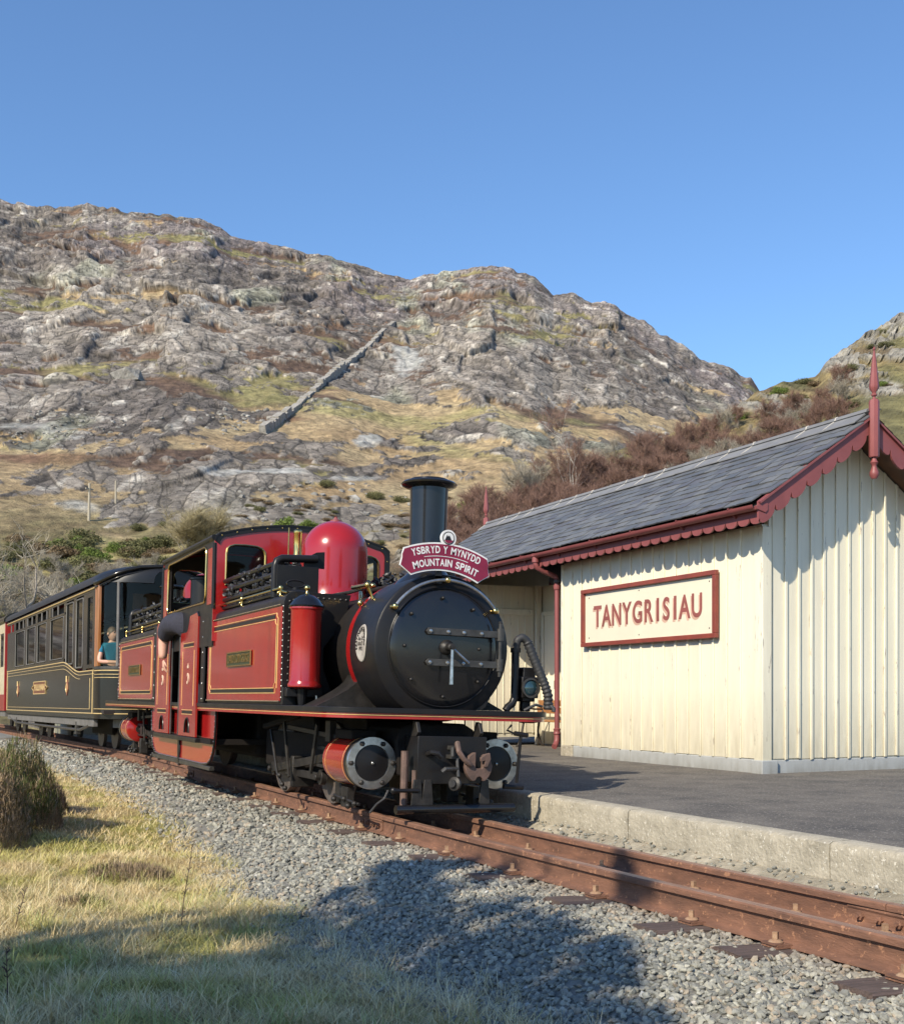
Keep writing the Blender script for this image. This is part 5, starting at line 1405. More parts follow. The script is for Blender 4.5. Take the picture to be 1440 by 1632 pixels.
# ------------------------------------------------------------------ power bogies (frames, cylinders, wheels)
def bogie(back):
    Y = (lambda y: my(y)) if back else (lambda y: y)
    d = 1 if back else -1
    # buffer box and coupling
    bb = MB(); bb.box(-.29, .29, Y(8.34), Y(8.62), .30, .665); bb.box(-.30, .30, Y(8.325), Y(8.34), .295, .672)
    bbo = bb.build('buffer_beam', BLK, eng, bev=.005)
    for x_ in (-.29, .26): MB().prism([(8.40, .665), (8.36, .70), (8.40, .78), (8.46, .79), (8.5, .665)], lambda a, b, t: (t, Y(a), b), x_, x_ + .03).build('bracket', M['oily'], bbo, bev=.004)
    MB().prism([(-.33, .34), (.33, .34), (.37, .62), (.33, .72), (.24, .77), (-.24, .77), (-.33, .72), (-.37, .62)], lambda a, b, t: (a, Y(t), b), 8.62, 9.35).build('steam_chest', M['grime'], eng, bev=.02)
    # chopper coupling: rusty slotted disc with a hook, links and hooks below
    c0 = Vector((.175, Y(8.20), .44)); R_ = .118
    ol_ = []
    for i in range(33):
        a = math.radians(110 + 320 * i / 32)
        x, z = R_ * math.cos(a), R_ * math.sin(a)
        if abs(math.degrees(a) % 360 - 270) < 14: z = -R_ + .05; 
        ol_.append((x, z))
    ol_ = [(-.03, .112), (-.05, .107), (-.085, .082), (-.11, .04), (-.118, -.005), (-.108, -.05), (-.085, -.085), (-.055, -.115), (-.03, -.11), (-.015, -.085), (.01, -.078), (.03, -.09), (.04, -.115), (.06, -.11), (.09, -.078), (.112, -.035), (.117, .01), (.10, .055), (.07, .085), (.055, .10), (.035, .085), (.035, .0), (.03, -.015), (-.025, -.015), (-.03, -.01)]
    cp = MB(); cp.prism(ol_, lambda a, b, t: (c0.x + a, c0.y + t * -d, c0.z + b), 0, .045); co_ = cp.build('coupling_hook', M['rusty'], bbo, bev=.004)
    MB().prism([(.03, 0), (.06, .06), (.05, .11), (.01, .10), (-.03, .07), (-.025, .04), (.01, .05), (.005, 0)], lambda a, b, t: (c0.x + .03 + a, c0.y - .03 + t, c0.z + b), 0, .03).build('hook_nose', M['rusty'], co_, bev=.004)
    MB().tube([(.02, Y(8.27), .60), (-.01, Y(8.22), .62), (-.01, Y(8.19), .56), (.03, Y(8.18), .50), (.07, Y(8.18), .47), (.10, Y(8.19), .45)], [.022, .024, .022, .02, .022, .018], 8).build('coupling_link', M['rusty'], bbo)
    MB().box(-.06, .03, Y(8.24), Y(8.32), .50, .53).box(-.05, .02, Y(8.22), Y(8.32), .57, .60).tube([(-.05, Y(8.22), .52), (-.05, Y(8.22), .59)], .018, 6).tube([(.0, Y(8.22), .42), (-.12, Y(8.20), .42), (-.14, Y(8.21), .40)], .018, 8).tube([(.0, Y(8.24), .50), (-.005, Y(8.2), .36)], .014, 8).build('coupling_screw', M['steelgrey'], bbo)
    MB().lathe([(.055, 0), (.055, .022), (.03, .03), (.03, .05)], (-.03, Y(8.19), .305), (-.9, d * .5, .1), 18).build('coupling_pin', M['oily'], bbo)
    MB().tube([(-.215, Y(8.33), .53), (-.21, Y(8.26), .545), (-.16, Y(8.24), .54), (-.13, Y(8.24), .51)], .022, 10).build('lamp_iron', BLK, bbo)
    MB().tube([(-.50, Y(8.32), .245), (-.45, Y(8.32), .245), (-.29, Y(8.32), .245)], [.022, .016, .018], 10).ball((-.50, Y(8.32), .245), .026, 10).build('drain_cock', BLK, bbo)
    # guard bar along the front above the rails
    MB().tube([(-.485, Y(8.30), .098), (.545, Y(8.30), .105)], .036, 16).build('guard_bar', GLS, bbo, smooth=30)
    for x in (-.21, -.30, .29): MB().prism([(x - .05, .12), (x + .05, .12), (x + .03, .33), (x - .03, .33)], lambda a, b, t: (a, Y(t), b), 8.315, 8.335).build('guard_bracket', M['oily'], bbo, bev=.003)
    MB().tube([(-.37, Y(8.42), .12), (-.37, Y(8.42), .55)], .030, 10).tube([(-.30, Y(8.38), .12), (-.30, Y(8.38), .40)], .022, 8).build('frame_stay', M['rusty'], bbo)
    MB().tube([(-.47, Y(8.5), .235), (-.50, Y(8.5), .17), (-.56, Y(8.5), .13), (-.60, Y(8.55), .055)], .010, 8).build('sand_pipe', M['steelgrey'], eng)
    MB().tube([(.56, Y(8.40), .77), (.50, Y(8.36), .73), (.60, Y(8.36), .69)], .010, 6).tube([(.57, Y(8.36), .705), (.69, Y(8.36), .69)], .02, 8).tube([(.63, Y(8.36), .70), (.61, Y(8.38), .30)], .014, 8).tube([(.50, Y(8.4), .27), (.68, Y(8.4), .26)], .022, 8).build('coupling_lever', BLK, eng)
    # frames
    for sx in (-1, 1):
        MB().box(sx * .40, sx * .425, Y(8.9), Y(12.1), .26, .62).build('side_frame', M['grime'], eng, bev=.004)
        # cylinder
        cx, cz = sx * .555 + .005, .44
        cyb = MB(); cyb.lathe([(.0, 9.30), (.155, 9.30), (.205, 9.28), (.205, 8.72), (.205, 8.705)][::1] and [(0, -.66), (.16, -.66), (.198, -.64), (.202, -.60), (.202, -.03), (.0, -.03)], (cx, Y(8.66), cz), (0, d, 0), 44)
        cyo = cyb.build('cylinder', M['redside'], eng, smooth=40)
        MB().lathe([(.206, -.10), (.210, -.095), (.210, -.035)], (cx, Y(8.66), cz), (0, d, 0), 44).build('cylinder_flange', BLK, cyo, smooth=40)
        MB().tube([(cx + .2035 * math.cos(t), Y(8.80), cz + .2035 * math.sin(t)) for t in [2 * PI * i / 36 for i in range(36)]], .0018, 5, closed=True).tube([(cx + .2035 * math.cos(t), Y(9.22), cz + .2035 * math.sin(t)) for t in [2 * PI * i / 36 for i in range(36)]], .0018, 5, closed=True).build('lining', M['cream_line'], cyo)
        cv = MB(); cv.lathe([(.210, -.034), (.212, -.006), (.208, 0), (.148, .002), (.145, -.012), (.14, -.014)], (cx, Y(8.66), cz), (0, d, 0), 48); cvo = cv.build('cylinder_cover', M['steel'], cyo, smooth=40)
        MB().lathe([(.144, -.013), (.142, -.006), (.10, -.002), (.05, .006), (0, .008)], (cx, Y(8.66), cz), (0, d, 0), 40).build('cover_boss', BLK, cvo, smooth=40)
        MB().ball((cx, Y(8.65), cz), .014, 10).build('cover_plug', M['steel'], cvo)
        for i in range(6):
            a = PI / 3 * i
            MB().lathe([(.021, 0), (.021, .016), (.012, .026), (0, .028)], (cx + .178 * math.cos(a), Y(8.66) , cz + .178 * math.sin(a)), (0, d, 0), 6).build('cover_bolt', M['oily'], cvo, smooth=40)
        MB().lathe([(0, .75), (.06, .75), (.06, .62), (.0, .62)], (cx, Y(8.60), cz), (0, -d, 0), 16).build('gland', M['oily'], cyo)
        MB().box(cx - .11, cx + .11, Y(8.85), Y(9.25), .62, .70).build('valve_chest', M['grime'], cyo, bev=.01)
        # slide bars, rods
        md = MB(); md.box(cx - .03, cx + .03, Y(9.30), Y(9.95), .50, .53); md.box(cx - .03, cx + .03, Y(9.30), Y(9.95), .34, .37); md.cyl((cx, Y(9.3), cz), (cx, Y(9.7), cz), .02); md.box(cx - .04, cx + .04, Y(9.6), Y(9.75), .36, .51)
        md.build('slide_bars', M['oily'], eng, bev=.004)
        rd = MB(); rd.bar((cx - sx * .0, Y(9.68), cz), (cx - sx * .02, Y(11.5), .24), .03, .075); rd.bar((sx * .50, Y(10.02), .24), (sx * .50, Y(11.5), .24), .03, .07)
        for yy in (10.02, 11.5): rd.lathe([(.07, -.025), (.07, .025)], (sx * .50, Y(yy), .24), (sx, 0, 0), 16); rd.lathe([(.03, -.04), (.03, .05), (.02, .055)], (sx * .52, Y(yy), .24), (sx, 0, 0), 10)
        rd.build('connecting_rod', M['oily'], eng, bev=.003)
        lk = MB(); lk.bar((sx * .60, Y(9.9), .72), (sx * .60, Y(10.05), .28), .02, .05).bar((sx * .60, Y(10.9), .72), (sx * .60, Y(10.7), .2), .02, .04).bar((sx * .58, Y(9.3), .62), (sx * .58, Y(10.9), .68), .02, .04).tube([(sx * .62, Y(11.28), .64), (sx * .62, Y(11.02), .22), (sx * .60, Y(10.9), .10)], .014, 6).tube([(sx * .60, Y(9.4), .13), (sx * .60, Y(8.8), .10)], .014, 6).box(sx * .56, sx * .62, Y(9.5), Y(9.62), .58, .76).box(sx * .55, sx * .61, Y(9.05), Y(9.2), .05, .22)
        for (yy, z) in ((9.35, .10), (9.1, .12), (9.0, .07), (8.85, .10), (10.85, .12), (10.75, .09), (10.95, .2)): lk.ball((sx * .62, Y(yy), z), .026, 8)
        lk.build('brake_rigging', M['oily'], eng, bev=.002)
        MB().box(sx * .44, sx * .56, Y(9.36), Y(9.50), .06, .30).build('brake_block', M['oily'], eng, bev=.01); MB().box(sx * .34, sx * .56, Y(10.72), Y(10.80), .10, .40).build('brake_block', M['oily'], eng, bev=.01)
        MB().bar((sx * .50, Y(10.7), .79), (sx * .50, Y(11.9), .66), .06, .05).box(sx * .43, sx * .5, Y(10.3), Y(11.3), .64, .79).build('spring', M['grime'], eng, bev=.01)
    for yy in (10.02, 11.50):
        MB().cyl((-.42, Y(yy), .372), (.42, Y(yy), .372), .055, seg=14).build('axle', M['grime'], eng)
        for sx in (-1, 1):
            rw_ = MB(); r = .372
            rw_.lathe([(r - .06, -.055), (r + .022, -.055), (r + .024, -.045), (r + .012, -.03), (r, -.022), (r - .004, .055), (r - .06, .055)], (sx * .345, Y(yy), .372), (sx, 0, 0), 44)
            w_ = rw_.build('wheel', M['tyre'], eng, smooth=40)
            sp = MB(); sp.lathe([(.085, -.045), (.085, .075), (.05, .08), (0, .08)], (sx * .345, Y(yy), .372), (sx, 0, 0), 16)
            for k in range(10):
                a = 2 * PI * k / 10; sp.bar((sx * .345, Y(yy) + .07 * math.cos(a), .372 + .07 * math.sin(a)), (sx * .345, Y(yy) + .325 * math.cos(a), .372 + .325 * math.sin(a)), .05, .035, up=(1, 0, 0))
            sp.build('spokes', M['grime'], w_, bev=.004)
M['rusty'] = mat('rusty_iron', (.15, .09, .07), .7, col2=(.07, .045, .036), vs=12, bump=.3, bs=60)
M['tyre'] = mat('wheel_tyre', (.15, .125, .11), .5, metal=.3, col2=(.07, .055, .05), vs=12, bump=.1, bs=40)
bogie(False); bogie(True)
MB().box(-.36, .36, 9.3, 18.9, .62, .80).build('main_frame', M['grime'], eng, bev=.01)

# ------------------------------------------------------------------ headboard on the smokebox
hb = thing('headboard', 'crimson curved headboard reading YSBRYD Y MYNYDD MOUNTAIN SPIRIT below the chimney', 'headboard', (LX - .025, 8.50, 0), (0, 0, 0))
HC = Vector((.0, 0, 2.115)); HR = .80; tilt = .075
def hbp(ang, r, off):   # ang from vertical, clockwise as seen from the front
    a = ang + tilt; return (HC.x + r * math.sin(a) , off, HC.z - HR + r * math.cos(a))
def hb_outline(g):
    o = []; A = math.radians(24.0)
    for i in range(15): t = -A + 2 * A * i / 14; o.append((t, HR + .113 - g))
    o.append((A + .035, HR + .075 - g * .5)); o.append((A + .05, HR + .045 - g * .5)); o.append((A + .105 - g * .9, HR - .005)); o.append((A + .06 - g * .6, HR - .065)); o.append((A + .025 - g * .3, HR - .113 + g))
    o2 = [( -t, r) for t, r in reversed(o[15:])]
    for i in range(13): t = A - 2 * A * (i + .5) / 13; o.append((t, HR - .113 + g))
    return o + o2
MB().prism(hb_outline(0), lambda a, b, t: hbp(a, b, t), -.012, .004).build('border', M['white'], hb, smooth=0)
MB().prism(hb_outline(.013), lambda a, b, t: hbp(a, b, t), -.0155, -.0125).build('panel', M['maroon'], hb, smooth=0)
cc = hbp(.01, HR + .155, 0)
MB().lathe([(.068, -.004), (.068, .0145)], (cc[0], -.0, cc[2]), (0, -1, 0), 30).build('roundel', M['white'], hb)
MB().lathe([(.053, .0148), (.053, .0165)], (cc[0], 0, cc[2]), (0, -1, 0), 28).build('roundel_ring', M['lineblack'], hb)
MB().lathe([(.045, .0168), (.045, .0185)], (cc[0], 0, cc[2]), (0, -1, 0), 28).build('roundel_face', M['white'], hb)
MB().prism([(-.030, -.018), (-.008, .026), (.0, .012), (.012, .022), (.03, -.018)], lambda a, b, t: (cc[0] + a - .006, t, cc[2] + b), -.0205, -.0188).build('mountain_emblem', M['lineblack'], hb, smooth=0)
MB().prism([(-.04, -.018), (.04, -.018), (.025, -.036), (0, -.043), (-.025, -.036)], lambda a, b, t: (cc[0] + a, t, cc[2] + b), -.0205, -.0188).build('roundel_base', M['maroon'], hb, smooth=0)
def arc_text(s, rad, half, hgt, nm):
    wd = {'I': .45, ' ': .55, 'M': 1.25, 'N': 1.08, 'O': 1.12, 'D': 1.05, 'Y': 1.0}
    ws = [wd.get(ch, .95) for ch in s]; tot = sum(ws); a = -half
    for ch, w in zip(s, ws):
        da = 2 * half * w / tot
        if ch != ' ':
            vs, fs = text_mesh(ch, .1, .0012, .0022)
            zs = [v[1] for v in vs]; xs_ = [v[0] for v in vs]; k = hgt / (max(zs) - min(zs)); kx = min(k, da * rad * .86 / (max(xs_) - min(xs_))); zc = (max(zs) + min(zs)) / 2; xc = (max(xs_) + min(xs_)) / 2
            am = a + da / 2 + tilt
            out = []
            for v in vs:
                u = (v[0] - xc) * kx; r = rad + (v[1] - zc) * k
                out.append((HC.x + r * math.sin(am) + u * math.cos(am), -.0175 + v[2] * .6, HC.z - HR + r * math.cos(am) - u * math.sin(am)))
            mb = MB(); mb.add(out, fs); mb.build(nm, M['white'], hb, smooth=0)
        a += da
arc_text('YSBRYD Y MYNYDD', HR + .055, math.radians(21.0), .058, 'letter')
arc_text('MOUNTAIN SPIRIT', HR - .048, math.radians(22.6), .058, 'letter')
MB().prism([(math.radians(-14 + 28 * i / 10), HR + .005) for i in range(11)] + [(math.radians(14 - 28 * i / 10), HR + .0005) for i in range(11)], lambda a, b, t: hbp(a, b, t), -.018, -.016).build('divider_line', M['white'], hb, smooth=0)
MB().box(-.02, .03, .004, .03, 1.92, 2.16).box(-.02, .03, .004, .12, 1.90, 1.96).build('bracket', M['black'], hb, smooth=0)

# ------------------------------------------------------------------ observation carriage
YAW = .056
def coach_root(name, label, y, g=None):
    return thing(name, label, 'railway carriage', (3.90, y, .0), (-.0055, .018, YAW), g)
co = coach_root('railway_carriage', 'black and gold lined observation carriage with rounded glass end behind the engine', 21.06)
CB = M['coachblack']; W = 1.02; CL = 10.6
def nose(w, y_end=-.34, deep=.62, n=14):
    """plan of the bowed end from the left side round to the right"""
    o = []
    for i in range(n + 1):
        a = PI - PI * i / n
        o.append((w * math.copysign(abs(math.cos(a)) ** .62, math.cos(a)), y_end - deep * abs(math.sin(a)) ** .75))
    return o
# body side below the windows, with the dropped waist at the front
for sx in (-1, 1):
    def top(y):
        t = min(1, max(0, (y - .95) / 1.8)); t = t * t * (3 - 2 * t); return 1.425 + .225 * t
    ol = [(-.34, .575), (CL, .575)] + [(y, top(y)) for y in [CL, 6, 3.2] + [2.9 - .14 * i for i in range(15)] + [-.34]]
    b = MB().prism(ol, lambda a, c, t: (sx * t, a, c), W - .035, W)
    bd = b.build('body_side', CB, co, smooth=0)
    x = sx * (W + .002)
    def line(pts, r=.009, nm='gold_line', m=None):
        MB().tube([(x, a, c) for a, c in pts], r, 5).build(nm, m or M['gold'], bd)
    curve = [(CL - .1, top(CL))] + [(y, top(y)) for y in [6, 3.2] + [2.9 - .14 * i for i in range(15)]] + [(-.30, top(-.3))]
    line([(a, c - .015) for a, c in curve], .012)
    line([(a, c - .075) for a, c in curve], .006)
    line([(a, c - .145) for a, c in curve if a > .05], .005)
    line([(-.28, .665), (CL - .1, .668)], .010); line([(.05, .74), (CL - .3, .742)], .005)
    line([(-.20, .665), (-.20, 1.40)], .010); line([(.04, .745), (.04, 1.28)], .006); line([(CL - .12, .67), (CL - .12, top(CL))], .010)
    # name cartouche and two crests
    yc = 5.4; car = MB().box(x, x + sx * .008, yc - .78, yc + .78, 1.04, 1.30).build('name_panel', M['cartouche'] if 'cartouche' in M else M['wood'], bd, smooth=0)
    MB().tube([(x + sx * .01, a, c) for a, c in ((yc - .78, 1.04), (yc - .78, 1.12), (yc - 1.02, 1.17), (yc - .78, 1.22), (yc - .78, 1.30), (yc + .78, 1.30), (yc + .78, 1.22), (yc + 1.02, 1.17), (yc + .78, 1.12), (yc + .78, 1.04))], .012, 5, closed=True).build('name_border', M['gold'], car)
    vs, fs = text_mesh('PULLMAN', .22, .002, .006); k = .68 / max(abs(q[0]) for q in vs)
    MB().add([(x + sx * (.010 + q[2]), yc + (-1 if sx < 0 else 1) * q[0] * k, 1.17 + q[1] * .85) for q in vs], fs).build('lettering', M['gold'], car, smooth=0)
    for yq in (2.2, 8.6):
        MB().prism([(yq - .10, 1.20), (yq, 1.32), (yq + .10, 1.20), (yq + .12, 1.1), (yq, .98), (yq - .12, 1.1)], lambda a, c, t: (t, a, c), x, x + sx * .008).build('crest', M['crestred'] if 'crestred' in M else M['gold'], bd, smooth=0)
        MB().tube([(x + sx * .01, yq + .08 * math.cos(t), 1.13 + .08 * math.sin(t)) for t in [2 * PI * i / 12 for i in range(12)]], .010, 5, closed=True).tube([(x + sx * .01, yq, 1.24), (x + sx * .01, yq, 1.36)], .02, 5).build('crest_ring', M['gold'], bd)
    # window posts and panes
    def bx(nm, y0, y1, z0, z1, m, d=.03, par=co, pr=0.):
        return MB().box(sx * (W - d), sx * (W + pr), y0, y1, z0, z1).build(nm, m, par, bev=.004, smooth=0)
    bx('cantrail', -.34, CL, 2.785, 2.90, CB, .04)
    MB().tube([(sx * (W + .012), -.34, 2.835), (sx * (W + .012), CL, 2.835)], .012, 6).build('cornice_line', M['brassline'] if 'brassline' in M else M['gold'], co)
    bx('rail_beam', 2.6, CL, 2.56, 2.60, CB, .03); bx('sill_beam', 2.6, CL, 1.64, 1.70, CB, .04, pr=.004)
    wins = [(2.68, 4.18), (4.67, 5.87), (6.14, 7.38), (7.68, 9.17)]
    edges = [2.40, 2.68, 4.18, 4.67, 5.87, 6.14, 7.38, 7.68, 9.17, CL]
    for a, b_ in ((2.46, 2.68), (4.18, 4.67), (5.87, 6.14), (7.38, 7.68), (9.17, CL)):
        bx('window_post', a, b_, 1.70, 2.56, CB, .03); bx('window_post', a, min(b_, a + .28), 2.601, 2.784, CB, .03)
    for a, b_ in wins:
        pn = MB(); pn.box(sx * (W - .022), sx * (W - .018), a, b_, 1.70, 2.56); pn.build('window_pane', M['coachglass'], co, smooth=0)
        fr = MB().tube([(sx * (W + .0), p, q) for p, q in rrect(a + .02, b_ - .02, 1.72, 2.54, .04, 3)], .010, 5, closed=True).build('window_frame', M['grey'], co)
    y = 2.75
    while y < 9.9:
        bx('vent_post', y + .60, y + .66, 2.601, 2.784, M['grey'], .025); y += .66
    MB().box(sx * (W - .16), sx * (W - .15), 2.6, CL, 2.60, 2.785).build('vent_backing', M['darkin'], co, smooth=0)
    # tall windows and the end door at the front
    for a, b_, z0 in ((1.66, 2.40, 1.56), (.72, 1.40, 1.47)):
        MB().box(sx * (W - .022), sx * (W - .018), a, b_, z0, 2.74).build('window_pane', M['coachglass'], co, smooth=0)
        MB().tube([(sx * W, p, q) for p, q in rrect(a + .02, b_ - .02, z0 + .02, 2.74, .04, 3)], .013, 5, closed=True).build('window_frame', M['steelpale'] if 'steelpale' in M else M['grey'], co)
    for a, b_ in ((2.40, 2.459), (1.40, 1.66), (.42, .72)): bx('window_post', a, b_, 1.42, 2.784, CB, .035)
    bx('door_post', -.34, -.20, 1.43, 2.784, CB, .05, pr=.01)
    dd = bx('end_door', -.199, .419, 1.45, 1.52, CB, .03, pr=.006)
    MB().box(sx * (W - .03), sx * (W + .004), -.199, -.11, 1.521, 2.78).box(sx * (W - .03), sx * (W + .004), .33, .419, 1.521, 2.78).box(sx * (W - .03), sx * (W + .004), -.109, .329, 2.70, 2.78).build('door_frame', CB, dd, smooth=0)
    MB().box(sx * (W - .022), sx * (W - .018), -.11, .33, 1.52, 2.70).build('door_pane', M['coachglass'], dd, smooth=0)
# bowed end: lower panel, sill, lining, posts, glass
np0 = nose(W); 
def nose_wall(w0, w1, z0, z1, nm, m, par=co, deep=.62):
    a = nose(w0, deep=deep); b = nose(w1, deep=deep - (w0 - w1)); n = len(a); vs = []; fs = []
    for z in (z0, z1):
        vs += [(x, y, z) for x, y in a]; vs += [(x, y, z) for x, y in b]
    for i in range(n - 1):
        fs += [(i, i + 1, 2 * n + i + 1, 2 * n + i), (n + i, 3 * n + i, 3 * n + i + 1, n + i + 1), (i, n + i, n + i + 1, i + 1), (2 * n + i, 2 * n + i + 1, 3 * n + i + 1, 3 * n + i)]
    return MB().add(vs, fs).build(nm, m, par, smooth=50)
end = nose_wall(W, W - .035, .575, 1.425, 'end_panel', CB)
nose_wall(W + .02, W - .1, 1.426, 1.47, 'sill', M['steelgrey'], end)
for z, r in ((1.40, .011), (1.335, .006), (1.28, .006), (.665, .011), (.745, .006)):
    MB().tube([(x * 1.002, y - .003, z) for x, y in nose(W)], r, 5).build('gold_line', M['gold'], end)
for i in (0, 1, 4, 7, 10, 13):
    x, y = nose(W - .02)[i]
    if i == 1: continue
    MB().cyl((x, y, 1.47), (x, y, 2.90), .028, seg=8).build('end_pillar', M['wood'] if i == 0 else M['grey'], co)
x, y = nose(W - .01)[1]
for i in (0,):
    for sx in (-1, 1):
        MB().box(sx * (W - .05), sx * (W + .006), -.60, -.42, 1.47, 2.86).build('wooden_post', M['wood'], co, bev=.01)
gl = nose(W - .03); n = len(gl)
MB().add([(x, y, 1.47) for x, y in gl] + [(x, y, 2.9 + .26 * (1 - abs(x / W) ** 2.2)) for x, y in gl], [(i, i + 1, n + i + 1, n + i) for i in range(n - 1)]).build('end_glass', M['coachglass'], co, smooth=50)
# roof: a shallow barrel, bowed at the end
def roof_pts(w, z_side, rise, n=18):
    return [(-w * math.cos(PI * i / n), z_side + rise * math.sin(PI * i / n) ** .85) for i in range(n + 1)]
secs = [(CL + .05, 1.0), (0, 1.0), (-.34, 1.0), (-.50, .97), (-.66, .90), (-.80, .80), (-.92, .64), (-1.0, .42), (-1.03, .18)]
rb = MB(); vs = []; fs = []
for y, k in secs:
    for x, z in roof_pts((W + .05) * k, 2.895, .36 * (1 if y > -.3 else .55 + .45 * k)): vs.append((x, y, z))
n = 19
for a in range(len(secs) - 1):
    for j in range(n - 1): fs.append((a * n + j, a * n + j + 1, (a + 1) * n + j + 1, (a + 1) * n + j))
fs.append(tuple(range(n)))
rb.add(vs, fs).build('roof', M['roofblack'] if 'roofblack' in M else CB, co, smooth=50)
# arched end hood over the glass
hood = []
for sgn, off in ((1, 0),):
    pass
hv = MB(); hv.tube([(x * 1.02, y - .02, 2.90 + .30 * (1 - abs(x / W) ** 2.2)) for x, y in nose(W)], .035, 8).tube([(x * 1.02, y - .02, 2.83 + .30 * (1 - abs(x / W) ** 2.2)) for x, y in nose(W)], .012, 6)
hv.build('end_cornice', CB, co, smooth=60)
# inside: floor, seats, ceiling, bulkheads, rear wall
MB().box(-W + .06, W - .06, -.85, CL, .66, .72).build('floor', M['darkin'], co)
MB().box(-W + .08, W - .08, 9.9, 9.96, .72, 2.9).build('bulkhead', M['darkin'], co)
MB().box(-.2, W - .08, .46, .50, .72, 2.85).build('bulkhead', M['inwood'], co)
for y in (-.05, 1.5, 2.6, 3.7, 4.8, 5.9, 7.0, 8.1):
    for sx in (-1, 1):
        MB().box(sx * .35, sx * .93, y, y + .45, 1.02, 1.14).box(sx * .35, sx * .93, y + .45, y + .55, 1.02, 1.78).build('seat', M['seat'], co, bev=.03)
# underframe, truss and bogies
for sx in (-1, 1):
    MB().box(sx * .90, sx * .98, -.1, CL, .43, .57).build('sole_bar', M['grey'], co, bev=.008)
    MB().tube([(sx * .96, .35, .45), (sx * .96, 1.2, .35), (sx * .96, 9.2, .37), (sx * .96, CL - .3, .50)], .028, 6).build('truss_rod', M['steelgrey'], co)
    for y in (1.4, 9.0): MB().box(sx * .93, sx * .99, y, y + .10, .30, .50).box(sx * .91, sx * 1.0, y - .06, y + .16, .27, .30).build('truss_post', M['steelgrey'], co, bev=.004)
    for yb in (1.6, 8.7):
        MB().box(sx * .42, sx * .48, yb - .9, yb + .9, .27, .42).build('bogie_frame', M['grime'], co, bev=.01)
        for dy in (-.6, .6): MB().lathe([(.03, -.03), (.30, -.03), (.30, .03), (.25, .035), (.06, .04), (.05, .06), (0, .06)], (sx * .34, yb + dy, .295), (sx, 0, 0), 26).build('wheel', M['tyre'], co)
MB().prism([(-.7, -.34), (.7, -.34), (.55, -.80), (.3, -.92), (-.3, -.92), (-.55, -.80)], lambda a, b, t: (a, b, t), .42, .57).build('end_beam', M['grey'], co, bev=.01)
MB().box(-.7, .7, -.3, CL, .40, .56).build('underframe', M['grime'], co)

# cream and red carriage behind
c2 = coach_root('railway_carriage', 'cream and red carriage coupled behind the black one, at the left edge', 32.1)
c2.location.x = 3.90 - .056 * 11.04
for sx in (-1, 1):
    MB().box(sx * (W - .03), sx * W, .06, 9.5, .575, 1.0).build('lower_side', M['redcoach'], c2, bev=.006)
    MB().box(sx * (W - .032), sx * (W - .002), .06, 9.5, 1.0, 1.72).build('upper_side', M['creamcoach'], c2, smooth=0)
    MB().box(sx * (W - .032), sx * (W - .002), .06, 9.5, 2.60, 2.88).build('cantrail', M['creamcoach'], c2, smooth=0)
    y = .06
    while y < 9.4:
        MB().box(sx * (W - .032), sx * (W - .002), y, y + .18, 1.72, 2.60).build('window_post', M['creamcoach'], c2, smooth=0)
        MB().box(sx * (W - .022), sx * (W - .018), y + .18, y + 1.0, 1.72, 2.60).build('window_pane', M['coachglass'], c2, smooth=0); y += 1.0
    MB().box(sx * .9, sx * .97, .1, 9.5, .43, .57).build('sole_bar', M['grey'], c2)
MB().prism([(-W, .575), (W, .575), (W, 2.88), (.6, 3.10), (0, 3.18), (-.6, 3.10), (-W, 2.88)], lambda a, c, t: (a, t, c), .0, .059).build('end_wall', M['redcoach'], c2, bev=.01, smooth=0)
rb = MB(); rb.prism(roof_pts(W + .05, 2.89, .34) + [(x * .98, z - .03) for x, z in reversed(roof_pts(W + .05, 2.89, .34))], lambda a, c, t: (a, t, c), -.05, 9.6).build('roof', CB, c2, smooth=40)
MB().box(-.9, .9, .3, 9.3, .60, .66).build('floor', M['darkin'], c2)
for yb in (1.6, 8.0):
    for sx in (-1, 1):
        for dy in (-.6, .6): MB().lathe([(.03, -.03), (.30, -.03), (.30, .03), (.25, .035), (0, .06)], (sx * .34, yb + dy, .295), (sx, 0, 0), 22).build('wheel', M['tyre'], c2)

